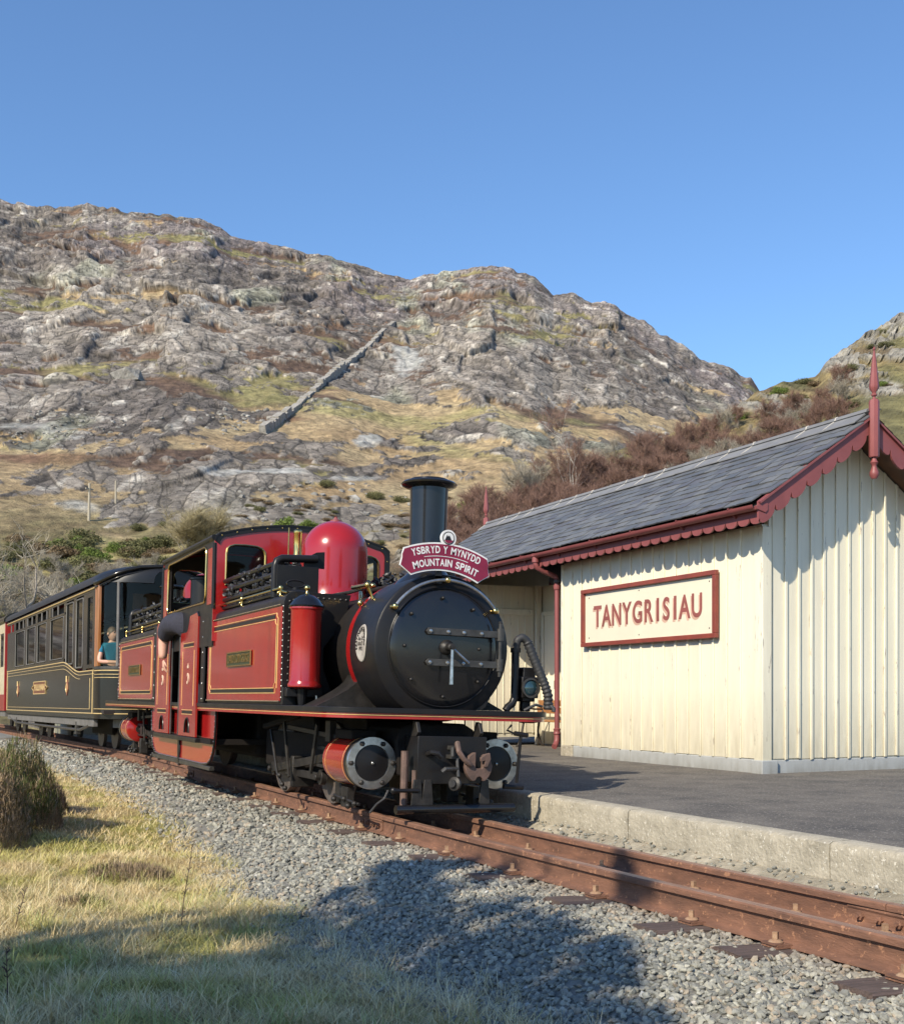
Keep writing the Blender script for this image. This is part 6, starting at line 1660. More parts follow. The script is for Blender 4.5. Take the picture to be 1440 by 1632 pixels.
# ------------------------------------------------------------------ people
def skin_chain(name, verts, edges, radii, m, parent, sub=2, root=0):
    me = bpy.data.meshes.new(name); me.from_pydata(verts, edges, []); me.update(); me.materials.append(m)
    o = link(name, me, parent); md = o.modifiers.new('skin', 'SKIN'); md.use_smooth_shade = True
    for i, r in enumerate(radii):
        r = (r, r) if not isinstance(r, tuple) else r
        sv = me.skin_vertices[0].data[i]; sv.radius = r; sv.use_root = (i == root)
    s_ = o.modifiers.new('sub', 'SUBSURF'); s_.levels = sub; s_.render_levels = sub
    return o
def head(parent, c, s, yaw, pitch=0., hair=True, hm=None):
    """face towards local -y; height about .23*s"""
    m = MB(); n = 20; k = 14; vs = []; fs = []
    rot = Matrix.Rotation(yaw, 3, 'Z') @ Matrix.Rotation(pitch, 3, 'X')
    for j in range(k + 1):
        t = PI * j / k
        for i in range(n):
            a = 2 * PI * i / n; x = .075 * math.sin(t) * math.cos(a); y = .095 * math.sin(t) * math.sin(a); z = .115 * math.cos(t)
            if z < 0: x *= 1 + z * 2.2; y *= 1 + z * 1.2; y -= -z * .12
            if y < -.05:
                w = math.exp(-(x / .014) ** 2); y -= .022 * w * math.exp(-((z + .012) / .022) ** 2)         # nose
                y += .010 * math.exp(-((abs(x) - .03) / .016) ** 2) * math.exp(-((z - .022) / .014) ** 2)  # eye sockets
                y -= .006 * math.exp(-(x / .022) ** 2) * math.exp(-((z + .052) / .010) ** 2)               # lips
                y -= .006 * math.exp(-(x / .02) ** 2) * math.exp(-((z + .088) / .014) ** 2)                # chin
            vs.append(Vector(c) + rot @ Vector((x, y, z)) * s)
    for j in range(k):
        for i in range(n): fs.append((j * n + i, (j + 1) * n + i, (j + 1) * n + (i + 1) % n, j * n + (i + 1) % n))
    m.add(vs, fs)
    for sx in (-1, 1): 
        q = Vector(c) + rot @ Vector((sx * .074, .01, .0)) * s; m.ball(q, .022 * s, 8, sz=1.3)
    h = m.build('head', M['skin'], parent, smooth=80)
    for sx in (-1, 1):
        q = Vector(c) + rot @ Vector((sx * .03, -.078, .022)) * s; MB().ball(q, .011 * s, 8).build('eye', M['gloss'], h, smooth=80)
        b_ = MB(); b_.bar(Vector(c) + rot @ Vector((sx * .015, -.090, .042)) * s, Vector(c) + rot @ Vector((sx * .045, -.080, .045)) * s, .006, .006); b_.build('eyebrow', hm or M['hair'], h)
    b_ = MB(); b_.bar(Vector(c) + rot @ Vector((-.02, -.092, -.052)) * s, Vector(c) + rot @ Vector((.02, -.092, -.052)) * s, .004, .004); b_.build('mouth', M['seat'], h)
    if hair:
        hv = MB(); vs = []; fs = []; rr_ = random.Random(4)
        for j in range(9):
            t = PI * .56 * j / 8
            for i in range(n):
                a = 2 * PI * i / n; front = max(0, -math.sin(a)); tt = t * (1 - .42 * front)
                q = Vector((.083 * math.sin(tt) * math.cos(a), .102 * math.sin(tt) * math.sin(a) + .004, .124 * math.cos(tt))) * (1 + rr_.uniform(-.02, .03))
                vs.append(Vector(c) + rot @ q * s)
        for j in range(8):
            for i in range(n): fs.append((j * n + i, (j + 1) * n + i, (j + 1) * n + (i + 1) % n, j * n + (i + 1) % n))
        hv.add(vs, fs).build('hair', hm or M['hair'], h, smooth=60)
    return h
def hand(parent, c, d, up, s=1., curl=.5, nm='hand'):
    """palm at c, fingers along d, curling towards -up"""
    d = Vector(d).normalized(); u = Vector(up).normalized(); r = d.cross(u).normalized(); c = Vector(c)
    mt = Matrix((r, d, u)).transposed()
    b = MB(); b.obox(c + d * .04 * s, .078 * s, .09 * s, .026 * s, mt)
    o = b.build(nm, M['skin'], parent, bev=.01)
    fg = MB()
    for i, (x, L) in enumerate(((-.030, .066), (-.010, .076), (.010, .072), (.029, .056))):
        p = c + d * .078 * s + r * x * s; q = p + (d * math.cos(curl) - u * math.sin(curl)) * L * .5 * s; w = q + (d * math.cos(curl * 2.2) - u * math.sin(curl * 2.2)) * L * .5 * s
        fg.tube([p - d * .01, p, q, w], [.010 * s, .0095 * s, .0085 * s, .0065 * s], 7)
    p = c + d * .02 * s - r * .036 * s; fg.tube([p, p + (-r * .7 + d * .6 - u * .2) * .03 * s, p + (-r * .5 + d * 1.3 - u * .5) * .045 * s], [.012 * s, .011 * s, .008 * s], 7)
    fo = fg.build('fingers', M['skin'], o, smooth=80, kind=None)
    return o

# boy at the end window of the carriage, looking ahead, arms on the sill
bx0 = Vector((co.location.x, co.location.y, 0))
Mw = Matrix.Translation(co.location) @ Matrix.Rotation(YAW, 4, 'Z')
def person(label, loc, yaw, shirt, hairm, arms, sleeve=False, headyaw=0., scale=1., stand=False):
    p = thing('person', label, 'person', loc, (0, 0, yaw)); p.scale = (scale,) * 3
    # local: facing -y, seated; origin on the seat
    V = [(0, .02, .08), (0, .02, .25), (0, .0, .42), (0, 0, .50), (0, 0, .58), (.10, -.04, .06), (.13, -.42, .10), (.13, -.46, -.34), (.13, -.58, -.38), (-.10, -.04, .06), (-.13, -.42, .10), (-.13, -.46, -.34), (-.13, -.58, -.38)]
    LG = [(.10, .0, .04), (.11, .01, -.28), (.11, .03, -.56), (.11, -.06, -.60)] if stand else [(.10, -.04, .06), (.13, -.42, .10), (.13, -.46, -.34), (.13, -.58, -.38)]
    V = V[:5] + LG + [(-a, b, c) for a, b, c in LG]
    E_ = [(0, 1), (1, 2), (2, 3), (3, 4), (0, 5), (5, 6), (6, 7), (7, 8), (0, 9), (9, 10), (10, 11), (11, 12)]
    R_ = [(.13, .10), (.125, .10), (.15, .095), .06, .045, .085, .062, .045, .035, .085, .062, .045, .035]
    for sx in (1, -1):
        i = len(V); a = arms[0 if sx > 0 else 1]
        V += [(sx * .16, 0, .47)] + [tuple(q) for q in a]; E_ += [(2, i), (i, i + 1), (i + 1, i + 2)]; R_ += [.052, .040, .028]
    skin_chain('body', V, E_, R_, M['skin'], p)
    # shirt over the torso and upper arms
    V2 = [(0, .02, .10), (0, .02, .25), (0, 0, .42), (0, 0, .49)]; E2 = [(0, 1), (1, 2), (2, 3)]; R2 = [(.145, .115), (.14, .115), (.165, .11), .075]
    for sx in (1, -1):
        i = len(V2); a = arms[0 if sx > 0 else 1]; s = Vector((sx * .16, 0, .47)); el = Vector(a[0]); e2 = Vector(a[1]) if sleeve else None
        V2 += [tuple(s), tuple(s.lerp(el, .55 if not sleeve else .98))]; E2 += [(2, i), (i, i + 1)]; R2 += [.066, .056]
        if sleeve: V2 += [tuple(el.lerp(e2, .85))]; E2 += [(i + 1, i + 2)]; R2 += [.042]
    skin_chain('shirt', V2, E2, R2, shirt, p)
    V3 = [(0, .02, .06)] + LG[:3] + [(-a, b, c) for a, b, c in LG[:3]]
    skin_chain('trousers', V3, [(0, 1), (1, 2), (2, 3), (0, 4), (4, 5), (5, 6)], [(.14, .12), .098, .076, .06, .098, .076, .06], M['charcoal'], p)
    ft = LG[2]
    for sx in (1, -1): MB().box(sx * ft[0] - .04, sx * ft[0] + .04, ft[1] - .2, ft[1] + .05, ft[2] - .09, ft[2]).build('shoe', M['rubber'], p, bev=.02)
    head(p, (0, -.015, .66), 1., headyaw, 0, True, hairm)
    for sx in (1, -1):
        a = arms[0 if sx > 0 else 1]; d = Vector(a[1]) - Vector(a[0]); hand(p, Vector(a[1]), d, (0, 0, 1), 1., .5)
    return p
bp_ = Mw @ Vector((-.74, -.50, 1.36))
boy = person('boy in a teal t-shirt leaning on the end window sill of the black carriage', bp_, .15, M['teal'], M['hair'],
             [((.26, -.10, .20), (.10, -.30, .17)), ((-.24, -.10, .20), (.04, -.28, .19))], headyaw=.5, scale=1.04, stand=True)
q = Mw @ Vector((-.60, 1.75, 1.14))
person('seated passenger in pink dimly seen through a tall window of the black carriage', q, 0, M['pink'], M['hair'], [((.26, -.12, .22), (.15, -.36, .15)), ((-.26, -.12, .22), (-.15, -.36, .15))], True)
q = Mw @ Vector((-.60, .42, 1.14))
person('passenger in dark green behind the end door window of the black carriage', q, 0, M['tealdark'] if 'tealdark' in M else M['charcoal'], M['hair'], [((.26, -.12, .22), (.15, -.36, .15)), ((-.26, -.12, .22), (-.15, -.36, .15))], True)

# driver: stooping in the cab doorway, one arm hanging outside
def drv():
    p = thing('person', 'driver in a dark navy t-shirt leaning out of the engine cab, bare forearm hanging down', 'person', (LX, 0, 0), (0, ROLL, 0))
    # local engine coordinates; near side is -x
    V = [(-.66, 14.02, 1.35), (-.70, 14.02, 1.60), (-.74, 14.02, 1.80), (-.60, 14.06, 1.90), (-.50, 14.10, 1.88), (-.98, 14.10, 1.83), (-1.10, 14.36, 1.68), (-1.11, 14.34, 1.40), (-.50, 13.78, 1.74), (-.42, 13.60, 1.55), (-.45, 13.42, 1.38), (-.68, 14.16, 1.28), (-.70, 14.12, .95), (-.68, 14.16, .55), (-.64, 13.9, 1.28), (-.66, 13.86, .95), (-.66, 13.9, .55)]
    V[5] = (-.93, 14.08, 1.86)
    E_ = [(0, 1), (1, 2), (2, 3), (3, 4), (2, 5), (5, 6), (6, 7), (2, 8), (8, 9), (9, 10), (0, 11), (11, 12), (12, 13), (0, 14), (14, 15), (15, 16)]
    R_ = [(.15, .12), (.15, .12), (.16, .12), .07, .06, .10, .075, .052, .085, .055, .04, .095, .075, .05, .095, .075, .05]
    skin_chain('body', V, E_, R_, M['skin'], p)
    V2 = V[:4] + [V[5], tuple(Vector(V[5]).lerp(Vector(V[6]), 1.0)), V[8], tuple(Vector(V[8]).lerp(Vector(V[9]), .8))]
    V2 = [(-.66, 13.95, 1.30), (-.74, 13.85, 1.60), (-.82, 13.75, 1.78), (-.70, 13.9, 1.86), (-1.0, 13.85, 1.83), (-1.07, 14.15, 1.82), (-1.10, 14.36, 1.66), (-.50, 13.78, 1.74), (-.44, 13.64, 1.60)]
    skin_chain('shirt', V2, [(0, 1), (1, 2), (2, 3), (2, 4), (4, 5), (5, 6), (2, 7), (7, 8)], [(.18, .15), (.19, .15), (.20, .17), .12, .155, .135, .105, .11, .08], M['navy'], p)
    skin_chain('trousers', [V[0], V[11], V[12], V[13], V[14], V[15], V[16]], [(0, 1), (1, 2), (2, 3), (0, 4), (4, 5), (5, 6)], [(.16, .13), .11, .09, .07, .11, .09, .07], M['navy'], p)
    for v in (V[13], V[16]): MB().box(v[0] - .05, v[0] + .05, v[1] - .18, v[1] + .08, .50, .60).build('shoe', M['rubber'], p, bev=.02)
    head(p, (-.42, 14.12, 1.80), 1., PI * .5, .5)
    hand(p, (-1.10, 14.335, 1.385), (.05, -.15, -1), (-1, 0, 0), 1., .35)
    hand(p, (-.45, 13.41, 1.37), (0, -.6, -.7), (0, -.7, .7), 1., .6)
drv()

# ------------------------------------------------------------------ trees and shrubs
def grow(rr, p, d, L, r, lev, segs, out, twigs, spread, up, shrink=.72):
    """recursive limb: tubes for the thick part, twig starts for the rest"""
    pts = [p.copy()]; rad = [r]; n = 4
    for i in range(n):
        d = (d + Vector((rr.uniform(-1, 1), rr.uniform(-1, 1), rr.uniform(-.6, 1) * .8 + up)) * .16).normalized()
        p = p + d * L / n; pts.append(p.copy()); rad.append(r * (1 - .45 * (i + 1) / n))
    out.append((pts, rad, lev))
    if lev <= 0: return
    k = rr.choice((2, 3, 3))
    for i in range(k + 1):
        f = pts[rr.randint(1, n)] if i < k else pts[-1]
        u = Vector((rr.uniform(-1, 1), rr.uniform(-1, 1), rr.uniform(-.4, .9))).normalized()
        nd = (d * (1 - spread) + u * spread).normalized()
        grow(rr, f.copy(), nd, L * shrink * rr.uniform(.75, 1.1), rad[-1] * .75, lev - 1, segs, out, twigs, spread, up, shrink)

def bare_tree(seed, h, r, lev, spread, up, ntw, twl, tww, tcol, bm_, straight=.4, stems=1, drop=.0):
    rr = random.Random(seed); g = np.random.default_rng(seed); out = []
    for s_ in range(stems):
        a = rr.uniform(0, 2 * PI); lean = .12 + (.35 if stems > 1 else 0)
        grow(rr, Vector((.2 * math.cos(a) * (stems > 1), .2 * math.sin(a) * (stems > 1), -.3)), Vector((math.cos(a) * lean, math.sin(a) * lean, 1)).normalized(), h * straight, r, lev, 0, out, None, spread, up)
    trunk = MB()
    for pts, rad, lv in out:
        if lv >= 1: trunk.tube(pts, rad, 6 if lv >= lev - 1 else 4)
        else: trunk.tube(pts, [x * .8 for x in rad], 3)
    tm = trunk.mesh('trunk', 60); tm.materials.append(bm_)
    # fine twigs: slender three sided slivers springing from the last limbs
    ends = [(p, q) for pts, rad, lv in out if lv <= 1 for p, q in zip(pts[:-1], pts[1:])]
    idx = g.integers(0, len(ends), ntw); t = g.uniform(0, 1, (ntw, 1))
    A = np.array([e[0][:] for e in ends])[idx]; B = np.array([e[1][:] for e in ends])[idx]
    P = A + (B - A) * t; D_ = (B - A); D_ /= np.linalg.norm(D_, axis=1, keepdims=True) + 1e-6
    u = g.normal(0, 1, (ntw, 3)); u[:, 2] = np.abs(u[:, 2]) * .7 + .1 - drop; D_ = D_ * .5 + u * .55; D_ /= np.linalg.norm(D_, axis=1, keepdims=True)
    L = g.uniform(.4, 1.2, (ntw, 1)) * twl
    s_ = np.cross(D_, g.normal(0, 1, (ntw, 3))); s_ /= np.linalg.norm(s_, axis=1, keepdims=True) + 1e-6; w2 = np.cross(D_, s_)
    W_ = tww * g.uniform(.6, 1.3, (ntw, 1)); mid = P + D_ * L * .5 + s_ * L * .08
    V = np.stack([P - s_ * W_, P + s_ * W_, P + w2 * W_, mid - s_ * W_ * .6, mid + s_ * W_ * .6, mid + w2 * W_ * .6, P + D_ * L], 1).reshape(-1, 3)
    Fb = np.array([[0, 1, 4], [0, 4, 3], [1, 2, 5], [1, 5, 4], [2, 0, 3], [2, 3, 5], [3, 4, 6], [4, 5, 6], [5, 3, 6]])
    F = (Fb[None] + 7 * np.arange(ntw)[:, None, None]).reshape(-1, 3)
    c = mix(C(*tcol[0]), C(*tcol[1]), g.uniform(0, 1, ntw).astype(np.float32)); cm = np_mesh('crown', V, F, np.repeat(c, 7, 0)); cm.materials.append(M['twigs'])
    return tm, cm
def leaf_mass(seed, blobs, n, size, cols, name='foliage', flat=.0):
    """leaf sized faces spread through the volume of several lobes"""
    g = np.random.default_rng(seed); V = []; Cc = []
    wts = np.array([b[3] * b[4] * b[5] for b in blobs]) ** .8; wts /= wts.sum(); pick = g.choice(len(blobs), n, p=wts); b = np.array(blobs)[pick]
    d = g.normal(0, 1, (n, 3)); d /= np.linalg.norm(d, axis=1, keepdims=True); rad = g.uniform(0, 1, (n, 1)) ** .45
    lump = 1 + .22 * np.sin(d[:, :1] * 7 + seed) * np.cos(d[:, 1:2] * 6 + 1.3 * seed)
    P = b[:, :3] + d * rad * b[:, 3:6] * lump
    a = g.normal(0, 1, (n, 3)); a /= np.linalg.norm(a, axis=1, keepdims=True); q = np.cross(a, g.normal(0, 1, (n, 3))); q /= np.linalg.norm(q, axis=1, keepdims=True)
    s_ = size * g.uniform(.5, 1.4, (n, 1))
    V = np.stack([P - a * s_, P + q * s_ * .45, P + a * s_, P - q * s_ * .45], 1).reshape(-1, 3); F = (np.array([[0, 1, 2, 3]])[None] + 4 * np.arange(n)[:, None, None]).reshape(-1, 4)
    t = (g.uniform(0, 1, n) * .7 + .3 * (noise(P[:, 0] * 1.5 / size * .08, P[:, 1] * 1.5, P[:, 2] * 1.5, seed))).astype(np.float32)
    c = mix(C(*cols[0]), C(*cols[1]), t)
    me = np_mesh(name, V, F, np.repeat(c, 4, 0)); me.materials.append(M['leaves']); return me

RB = ((.13, .075, .06), (.27, .165, .125)); OL = ((.20, .17, .09), (.36, .31, .17)); YL = ((.22, .17, .09), (.42, .34, .19)); GRY = ((.22, .19, .15), (.40, .36, .29))
scrub = [bare_tree(s_, 4.6, .06, 3, .55, .25, 2600, .75, .011, RB, M['barkdark'], .34, 3) for s_ in (1, 2, 3)]
ashes = [bare_tree(s_, 4.6, .05, 3, .5, .25, 2300, .7, .010, GRY, M['bark'], .34, 3) for s_ in (4, 5)]
birch_m = bare_tree(6, 7.0, .085, 4, .42, .45, 2600, .7, .009, RB, M['birch'], .42, 1)
willow = bare_tree(7, 3.6, .03, 3, .6, .3, 9000, .7, .007, ((.26, .215, .12), (.44, .38, .23)), M['bark'], .34, 7)
yellow = [bare_tree(s_, 7.5, .10, 4, .5, .35, 6500, .55, .006, YL, M['bark'], .30, 2) for s_ in (8, 9)]
oak = bare_tree(10, 5.5, .17, 4, .62, .05, 2600, .45, .006, ((.26, .22, .16), (.44, .40, .32)), M['bark'], .34, 2)

def put_tree(ms, loc, s_, label, group, rot=None, name='bare_tree', sz=None):
    t = thing(name, label, 'tree', loc, (0, 0, random.uniform(0, 6.3) if rot is None else rot), group)
    t.scale = (s_, s_, sz or s_)
    a = link('trunk', ms[0], t); b = link('crown', ms[1], t); return t
def near(px, y):
    if px < 110: h = 'at the left edge'
    elif px < 190: h = 'above the front end of the black carriage'
    elif px < 280: h = 'just left of the engine cab'
    elif px < 400: h = 'above the engine cab'
    elif px < 470: h = 'behind the brass whistle'
    elif px < 590: h = 'above the red dome'
    elif px < 655: h = 'between dome and chimney'
    elif px < 730: h = 'behind the chimney'
    elif px < 830: h = 'near the far roof finial'
    elif px < 930: h = 'over the station roof, far end'
    elif px < 1040: h = 'over the station roof, middle'
    elif px < 1160: h = 'over the station roof, near half'
    elif px < 1280: h = 'left of the near roof finial'
    else: h = 'beside the near roof finial'
    top = float(np.interp(px, scx, scy)) if px > 690 else 780.
    v = 'high ' if y < top + 38 else ('midway ' if y < top + 85 else 'low ')
    return v + h
roofline = lambda px: 838 - .288 * (px - 775)
n_tr = 0; G1 = 'bare reddish brown scrub trees on the slope behind the station'
cand = []
for i in range(700):
    px = random.uniform(690, 1345); tp = np.interp(px, scx, scy)
    lo = min(roofline(px) + 50, 960) if px > 770 else 960
    if lo < tp + 32: continue
    y = random.uniform(tp + 30, lo)
    if px > 1190 and y < tp + 60: continue
    if all(abs(px - a) > 15 or abs(y - b) > 20 for a, b in cand): cand.append((px, y))
    if len(cand) > 150: break
for px, y in cand:
    P, D_ = at('hillside', px, y)
    grey = random.random() < .16
    put_tree(random.choice(ashes if grey else scrub), P, random.uniform(.62, .98), ('grey leafless scrub tree ' if grey else 'reddish brown leafless scrub tree ') + near(px, y), G1 if not grey else 'grey leafless shrub trees in the scrub')
P, D_ = at('hillside', 912, 812)
put_tree(birch_m, P, D_ / 74, 'slender white trunked birch rising out of the brown scrub above the station roof', None, .6, 'birch_tree')
P, D_ = at('hillside', 838, 815); put_tree(ashes[0], P, 1.05, 'grey twiggy leafless tree above the far finial of the station roof', None, 1.)
# yellowish bare trees close behind the gable, right edge
for i, (px, D_, s_, lb) in enumerate(((1475, 27, 1.12, 'yellowish bare tree behind the station gable at the right edge, nearest to the finial'), (1560, 31, 1.3, 'yellowish bare tree further right behind the station gable, mostly cut off by the edge'))):
    a = ppx(px); X, Y = dirw(a); put_tree(yellow[i], (X * D_, Y * D_, .3), s_, lb, None, 2. * i)
# twisted pale tree at the left
for i, (px, D_, s_, lb) in enumerate(((18, 47, 1.5, 'twisted pale leafless tree with lichen grey limbs at the left edge behind the carriages'), (-55, 44, 1.6, 'second pale leafless tree, its branches reaching in from beyond the left edge'))):
    a = ppx(px); X, Y = dirw(a); put_tree(oak, (X * D_, Y * D_, .9), s_, lb, None, 1.2 + i * 2)
P, D_ = at('mountain', 312, 890); put_tree(willow, P, D_ / 46, 'broad olive brown leafless willow clump on the slope above the engine cab', None, .4, 'willow_clump', D_ / 62)

# shrubs
gorse = [leaf_mass(20 + i, [(0, 0, .5, .9, .8, .6), (.6, .2, .4, .6, .5, .45), (-.6, -.1, .45, .6, .6, .5), (.1, .3, .9, .5, .5, .4)], 2600, .075, ((.07, .11, .025), (.21, .27, .06))) for i in range(2)]
dark = [leaf_mass(30 + i, [(0, 0, .5, 1., .9, .6), (.7, .2, .4, .6, .5, .4), (-.5, -.1, .6, .6, .6, .5)], 2400, .07, ((.07, .075, .03), (.20, .19, .085))) for i in range(2)]
brown = [leaf_mass(40 + i, [(0, 0, .35, 1.1, .9, .45), (.7, .2, .3, .6, .5, .35), (-.6, -.1, .35, .6, .6, .4)], 2400, .07, ((.10, .07, .04), (.26, .19, .11))) for i in range(2)]
def put_shrub(ms, where, px, y, w, label, g=None, sz=.8):
    P, D_ = at(where, px, y); s_ = w / FPX * D_ / 2.4
    o = link('shrub', random.choice(ms), None); o.location = P - Vector((0, 0, .15 * s_)); o.scale = (s_, s_, s_ * sz); o.rotation_euler = (0, 0, random.uniform(0, 6.3))
    return tag(o, label, 'shrub', g)
put_shrub(gorse, 'mountain', 236, 872, 42, 'bright green gorse bush just left of the engine cab roof')
put_shrub(gorse, 'mountain', 452, 842, 52, 'bright green bush behind the brass whistle, left of the red dome')
put_shrub(gorse, 'mountain', 492, 842, 38, 'green bush directly left of the red dome top')
put_shrub(gorse, 'hillside', 738, 800, 44, 'dark green holly bush just right of the chimney top', sz=1.1)
put_shrub(gorse, 'mountain', 118, 938, 50, 'bright green gorse bush above the black carriage roof')
put_shrub(gorse, 'mountain', 150, 895, 60, 'yellow green bush in the thicket left of the cab, higher up')
put_shrub(gorse, 'mountain', 185, 880, 44, 'yellow green bush between the thicket and the cab roof')
put_shrub(dark, 'mountain', 222, 845, 34, 'dark green bush at the foot of the white quarry rock')
put_shrub(dark, 'mountain', 260, 838, 26, 'small dark bush left of the broad willow clump')
put_shrub(dark, 'mountain', 414, 815, 26, 'small dark bush right of the broad willow clump')
put_shrub(dark, 'mountain', 520, 775, 34, 'dark heather bush above the red dome')
put_shrub(dark, 'mountain', 640, 800, 34, 'dark bush left of the chimney')
put_shrub(dark, 'mountain', 598, 795, 40, 'dark bush beside the pale boulder above the dome')
for i in range(125):
    px = random.uniform(-30, 268); y = random.uniform(862, 1000)
    k = random.random(); ms, nm = (dark, 'dark green') if k < .40 else ((brown, 'brown') if k < .85 else (gorse, 'yellow green'))
    put_shrub(ms, 'mountain', px, y, random.uniform(28, 70), nm + ' thicket bush ' + near(px, y), nm + ' bushes of the thicket behind the carriages')
for i in range(26):
    px = random.uniform(-30, 250); y = random.uniform(905, 1010); P, D_ = at('mountain', px, y)
    put_tree(random.choice(ashes), P, random.uniform(.45, .8), 'small grey leafless thicket tree ' + near(px, y), 'small grey leafless trees of the thicket behind the carriages')
for i in range(60):
    px = random.uniform(380, 720); y = random.uniform(790, 930); k = random.random()
    put_shrub(brown if k < .75 else dark, 'hillside' if y > np.interp(px, scx, scy) + 12 else 'mountain', px, y, random.uniform(16, 40), ('brown' if k < .75 else 'dark') + ' low bush on the slope ' + near(px, y), ('brown' if k < .75 else 'dark') + ' low bushes on the slope behind the engine', .6)
for i in range(60):
    px = random.uniform(700, 1420); tp = np.interp(px, scx, scy); y = random.uniform(tp + 6, min(tp + 110, 960)); k = random.random()
    put_shrub(dark if k < .5 else (gorse if k < .68 else brown), 'hillside', px, y, random.uniform(18, 44), ('dark green' if k < .5 else 'yellow green' if k < .68 else 'brown') + ' bush in the bare scrub ' + near(px, y), ('dark green' if k < .5 else 'yellow green' if k < .68 else 'brown') + ' bushes among the scrub behind the station', .7)
# boulders on the slope
boul = []
for k in range(4):
    g = np.random.default_rng(60 + k); V = IV * (1 + g.uniform(-.25, .25, (12, 1))) * np.array([[1, .8, .65]]); V[:, 0] = np.clip(V[:, 0], -.8, .85)
    me = np_mesh('boulder', V, IF, np.full((12, 3), .27 + .04 * k, np.float32) * C(1, .95, .86)); me.materials.append(M['terrain']); boul.append(me)
def boulder(px, y, w, label, g=None, where='mountain'):
    P, D_ = at(where, px, y); s_ = w / FPX * D_ / 2; o = link('boulder', random.choice(boul)); o.location = P; o.scale = (s_, s_, s_); o.rotation_euler = (random.uniform(-.4, .4), random.uniform(-.4, .4), random.uniform(0, 6))
    return tag(o, label, 'boulder', g)
boulder(566, 797, 30, 'large pale boulder on the slope above the red dome')
boulder(203, 603, 55, 'big pale overhanging boulder high on the left mountainside')
for i in range(120): boulder(random.gauss(95, 75), random.gauss(683, 17), random.uniform(4, 11), 'grey boulder in the boulder field on the left mountainside', 'grey boulders of the boulder field on the left')
for i in range(45): boulder(random.gauss(385, 40), random.gauss(668, 8), random.uniform(5, 13), 'pale boulder in the white block pile below the mountain wall', 'pale boulders of the block pile below the mountain wall')
for i in range(90):
    px, y = random.uniform(380, 720), random.uniform(770, 850)
    boulder(px, y, random.uniform(4, 15), 'pale scattered boulder ' + near(px, y), 'pale boulders scattered on the slope behind the engine')
# dry stone wall climbing the mountain
wl = [(418, 690), (432, 681), (447, 672), (462, 660), (475, 646), (487, 634), (498, 626), (510, 614), (522, 604), (535, 595), (548, 585), (558, 576), (570, 567), (582, 556), (594, 544), (606, 533), (617, 522), (628, 513)]
pts = [at('mountain', px, y)[0] for px, y in wl]
for _ in range(2): pts = [pts[0]] + [(pts[i - 1] + pts[i] * 2 + pts[i + 1]) / 4 for i in range(1, len(pts) - 1)] + [pts[-1]]
b = MB()
for k_, (p, q) in enumerate(zip(pts[:-1], pts[1:])):
    h_ = 2.3 if k_ in (0, 1, 2, 7, 8, 9) else 1.3
    if k_ in (5, 13): h_ = .7
    for t_ in range(6):
        a = p.lerp(q, t_ / 6); c = p.lerp(q, (t_ + 1.05) / 6); dz = Vector((0, 0, -.5 + random.uniform(-.2, .2)))
        b.bar(a + dz, c + dz, 1.2 * random.uniform(.85, 1.15), h_ * random.uniform(.8, 1.2) + .8)
o = b.build('dry_stone_wall', M['drystone'], smooth=0); tag(o, 'long dry stone wall climbing diagonally up the mountainside', 'stone wall')
P, D_ = at('mountain', 141, 830); h_ = 60 / FPX * D_
pm_ = MB(); pm_.cyl((0, 0, -.5), (0, 0, h_), .16, .11, 8).box(-.5, .5, -.06, .06, h_ - .7, h_ - .55); o = pm_.build('utility_pole', M['pole']); o.location = P; o.rotation_euler = (0, .02, .6)
tag(o, 'lone pale utility pole on the quarry tip at the left', 'utility pole')
P, D_ = at('mountain', 184, 802)
pm_ = MB(); pm_.cyl((0, 0, -.5), (0, 0, 36 / FPX * D_), .13, .09, 8); o = pm_.build('utility_pole', M['pole']); o.location = P
tag(o, 'shorter pale pole right of the lone pole on the quarry tip', 'utility pole')

# ------------------------------------------------------------------ foreground grass, heather
def blades(name, X, Y, Z, L, W_, lean, cols, label, cat, curl=1., kind='stuff', m=None, az=None):
    n = len(X); az = rng.uniform(0, 2 * PI, n) if az is None else az; d = np.stack([np.cos(az), np.sin(az)], -1); s_ = np.stack([-d[:, 1], d[:, 0]], -1)
    lv = []
    for t, w in ((0, 1.), (.4, .85), (.75, .55), (1., 0)):
        ang = lean * (t ** 1.0) * curl; h = L * (t * np.cos(lean * .6) * (1 - .25 * t * curl * np.sin(lean))); o_ = L * t * np.sin(lean * (.35 + .65 * t))
        c = np.stack([X + d[:, 0] * o_, Y + d[:, 1] * o_, Z + h], -1)
        if w: sd = np.stack([s_[:, 0] * W_ * w, s_[:, 1] * W_ * w, np.zeros(n)], -1); lv += [c - sd, c + sd]
        else: lv += [c]
    V = np.stack(lv, 1).reshape(-1, 3)
    F = np.array([[0, 1, 3], [0, 3, 2], [2, 3, 5], [2, 5, 4], [4, 5, 6]]); F = (F[None] + 7 * np.arange(n)[:, None, None]).reshape(-1, 3)
    g = np.repeat(cols, 7, 0)
    me = np_mesh(name, V, F, g); me.materials.append(m or M['blades']); o = link(name, me, kind=kind); o['label'] = label; o['category'] = cat; return o
def gz(X, Y): return ground_z(X.astype(np.float32), Y.astype(np.float32))
STR = C(.74, .58, .30); STR2 = C(.52, .40, .20); GRN = C(.30, .28, .11); MOS = C(.42, .39, .06); PAL = C(.72, .64, .42)
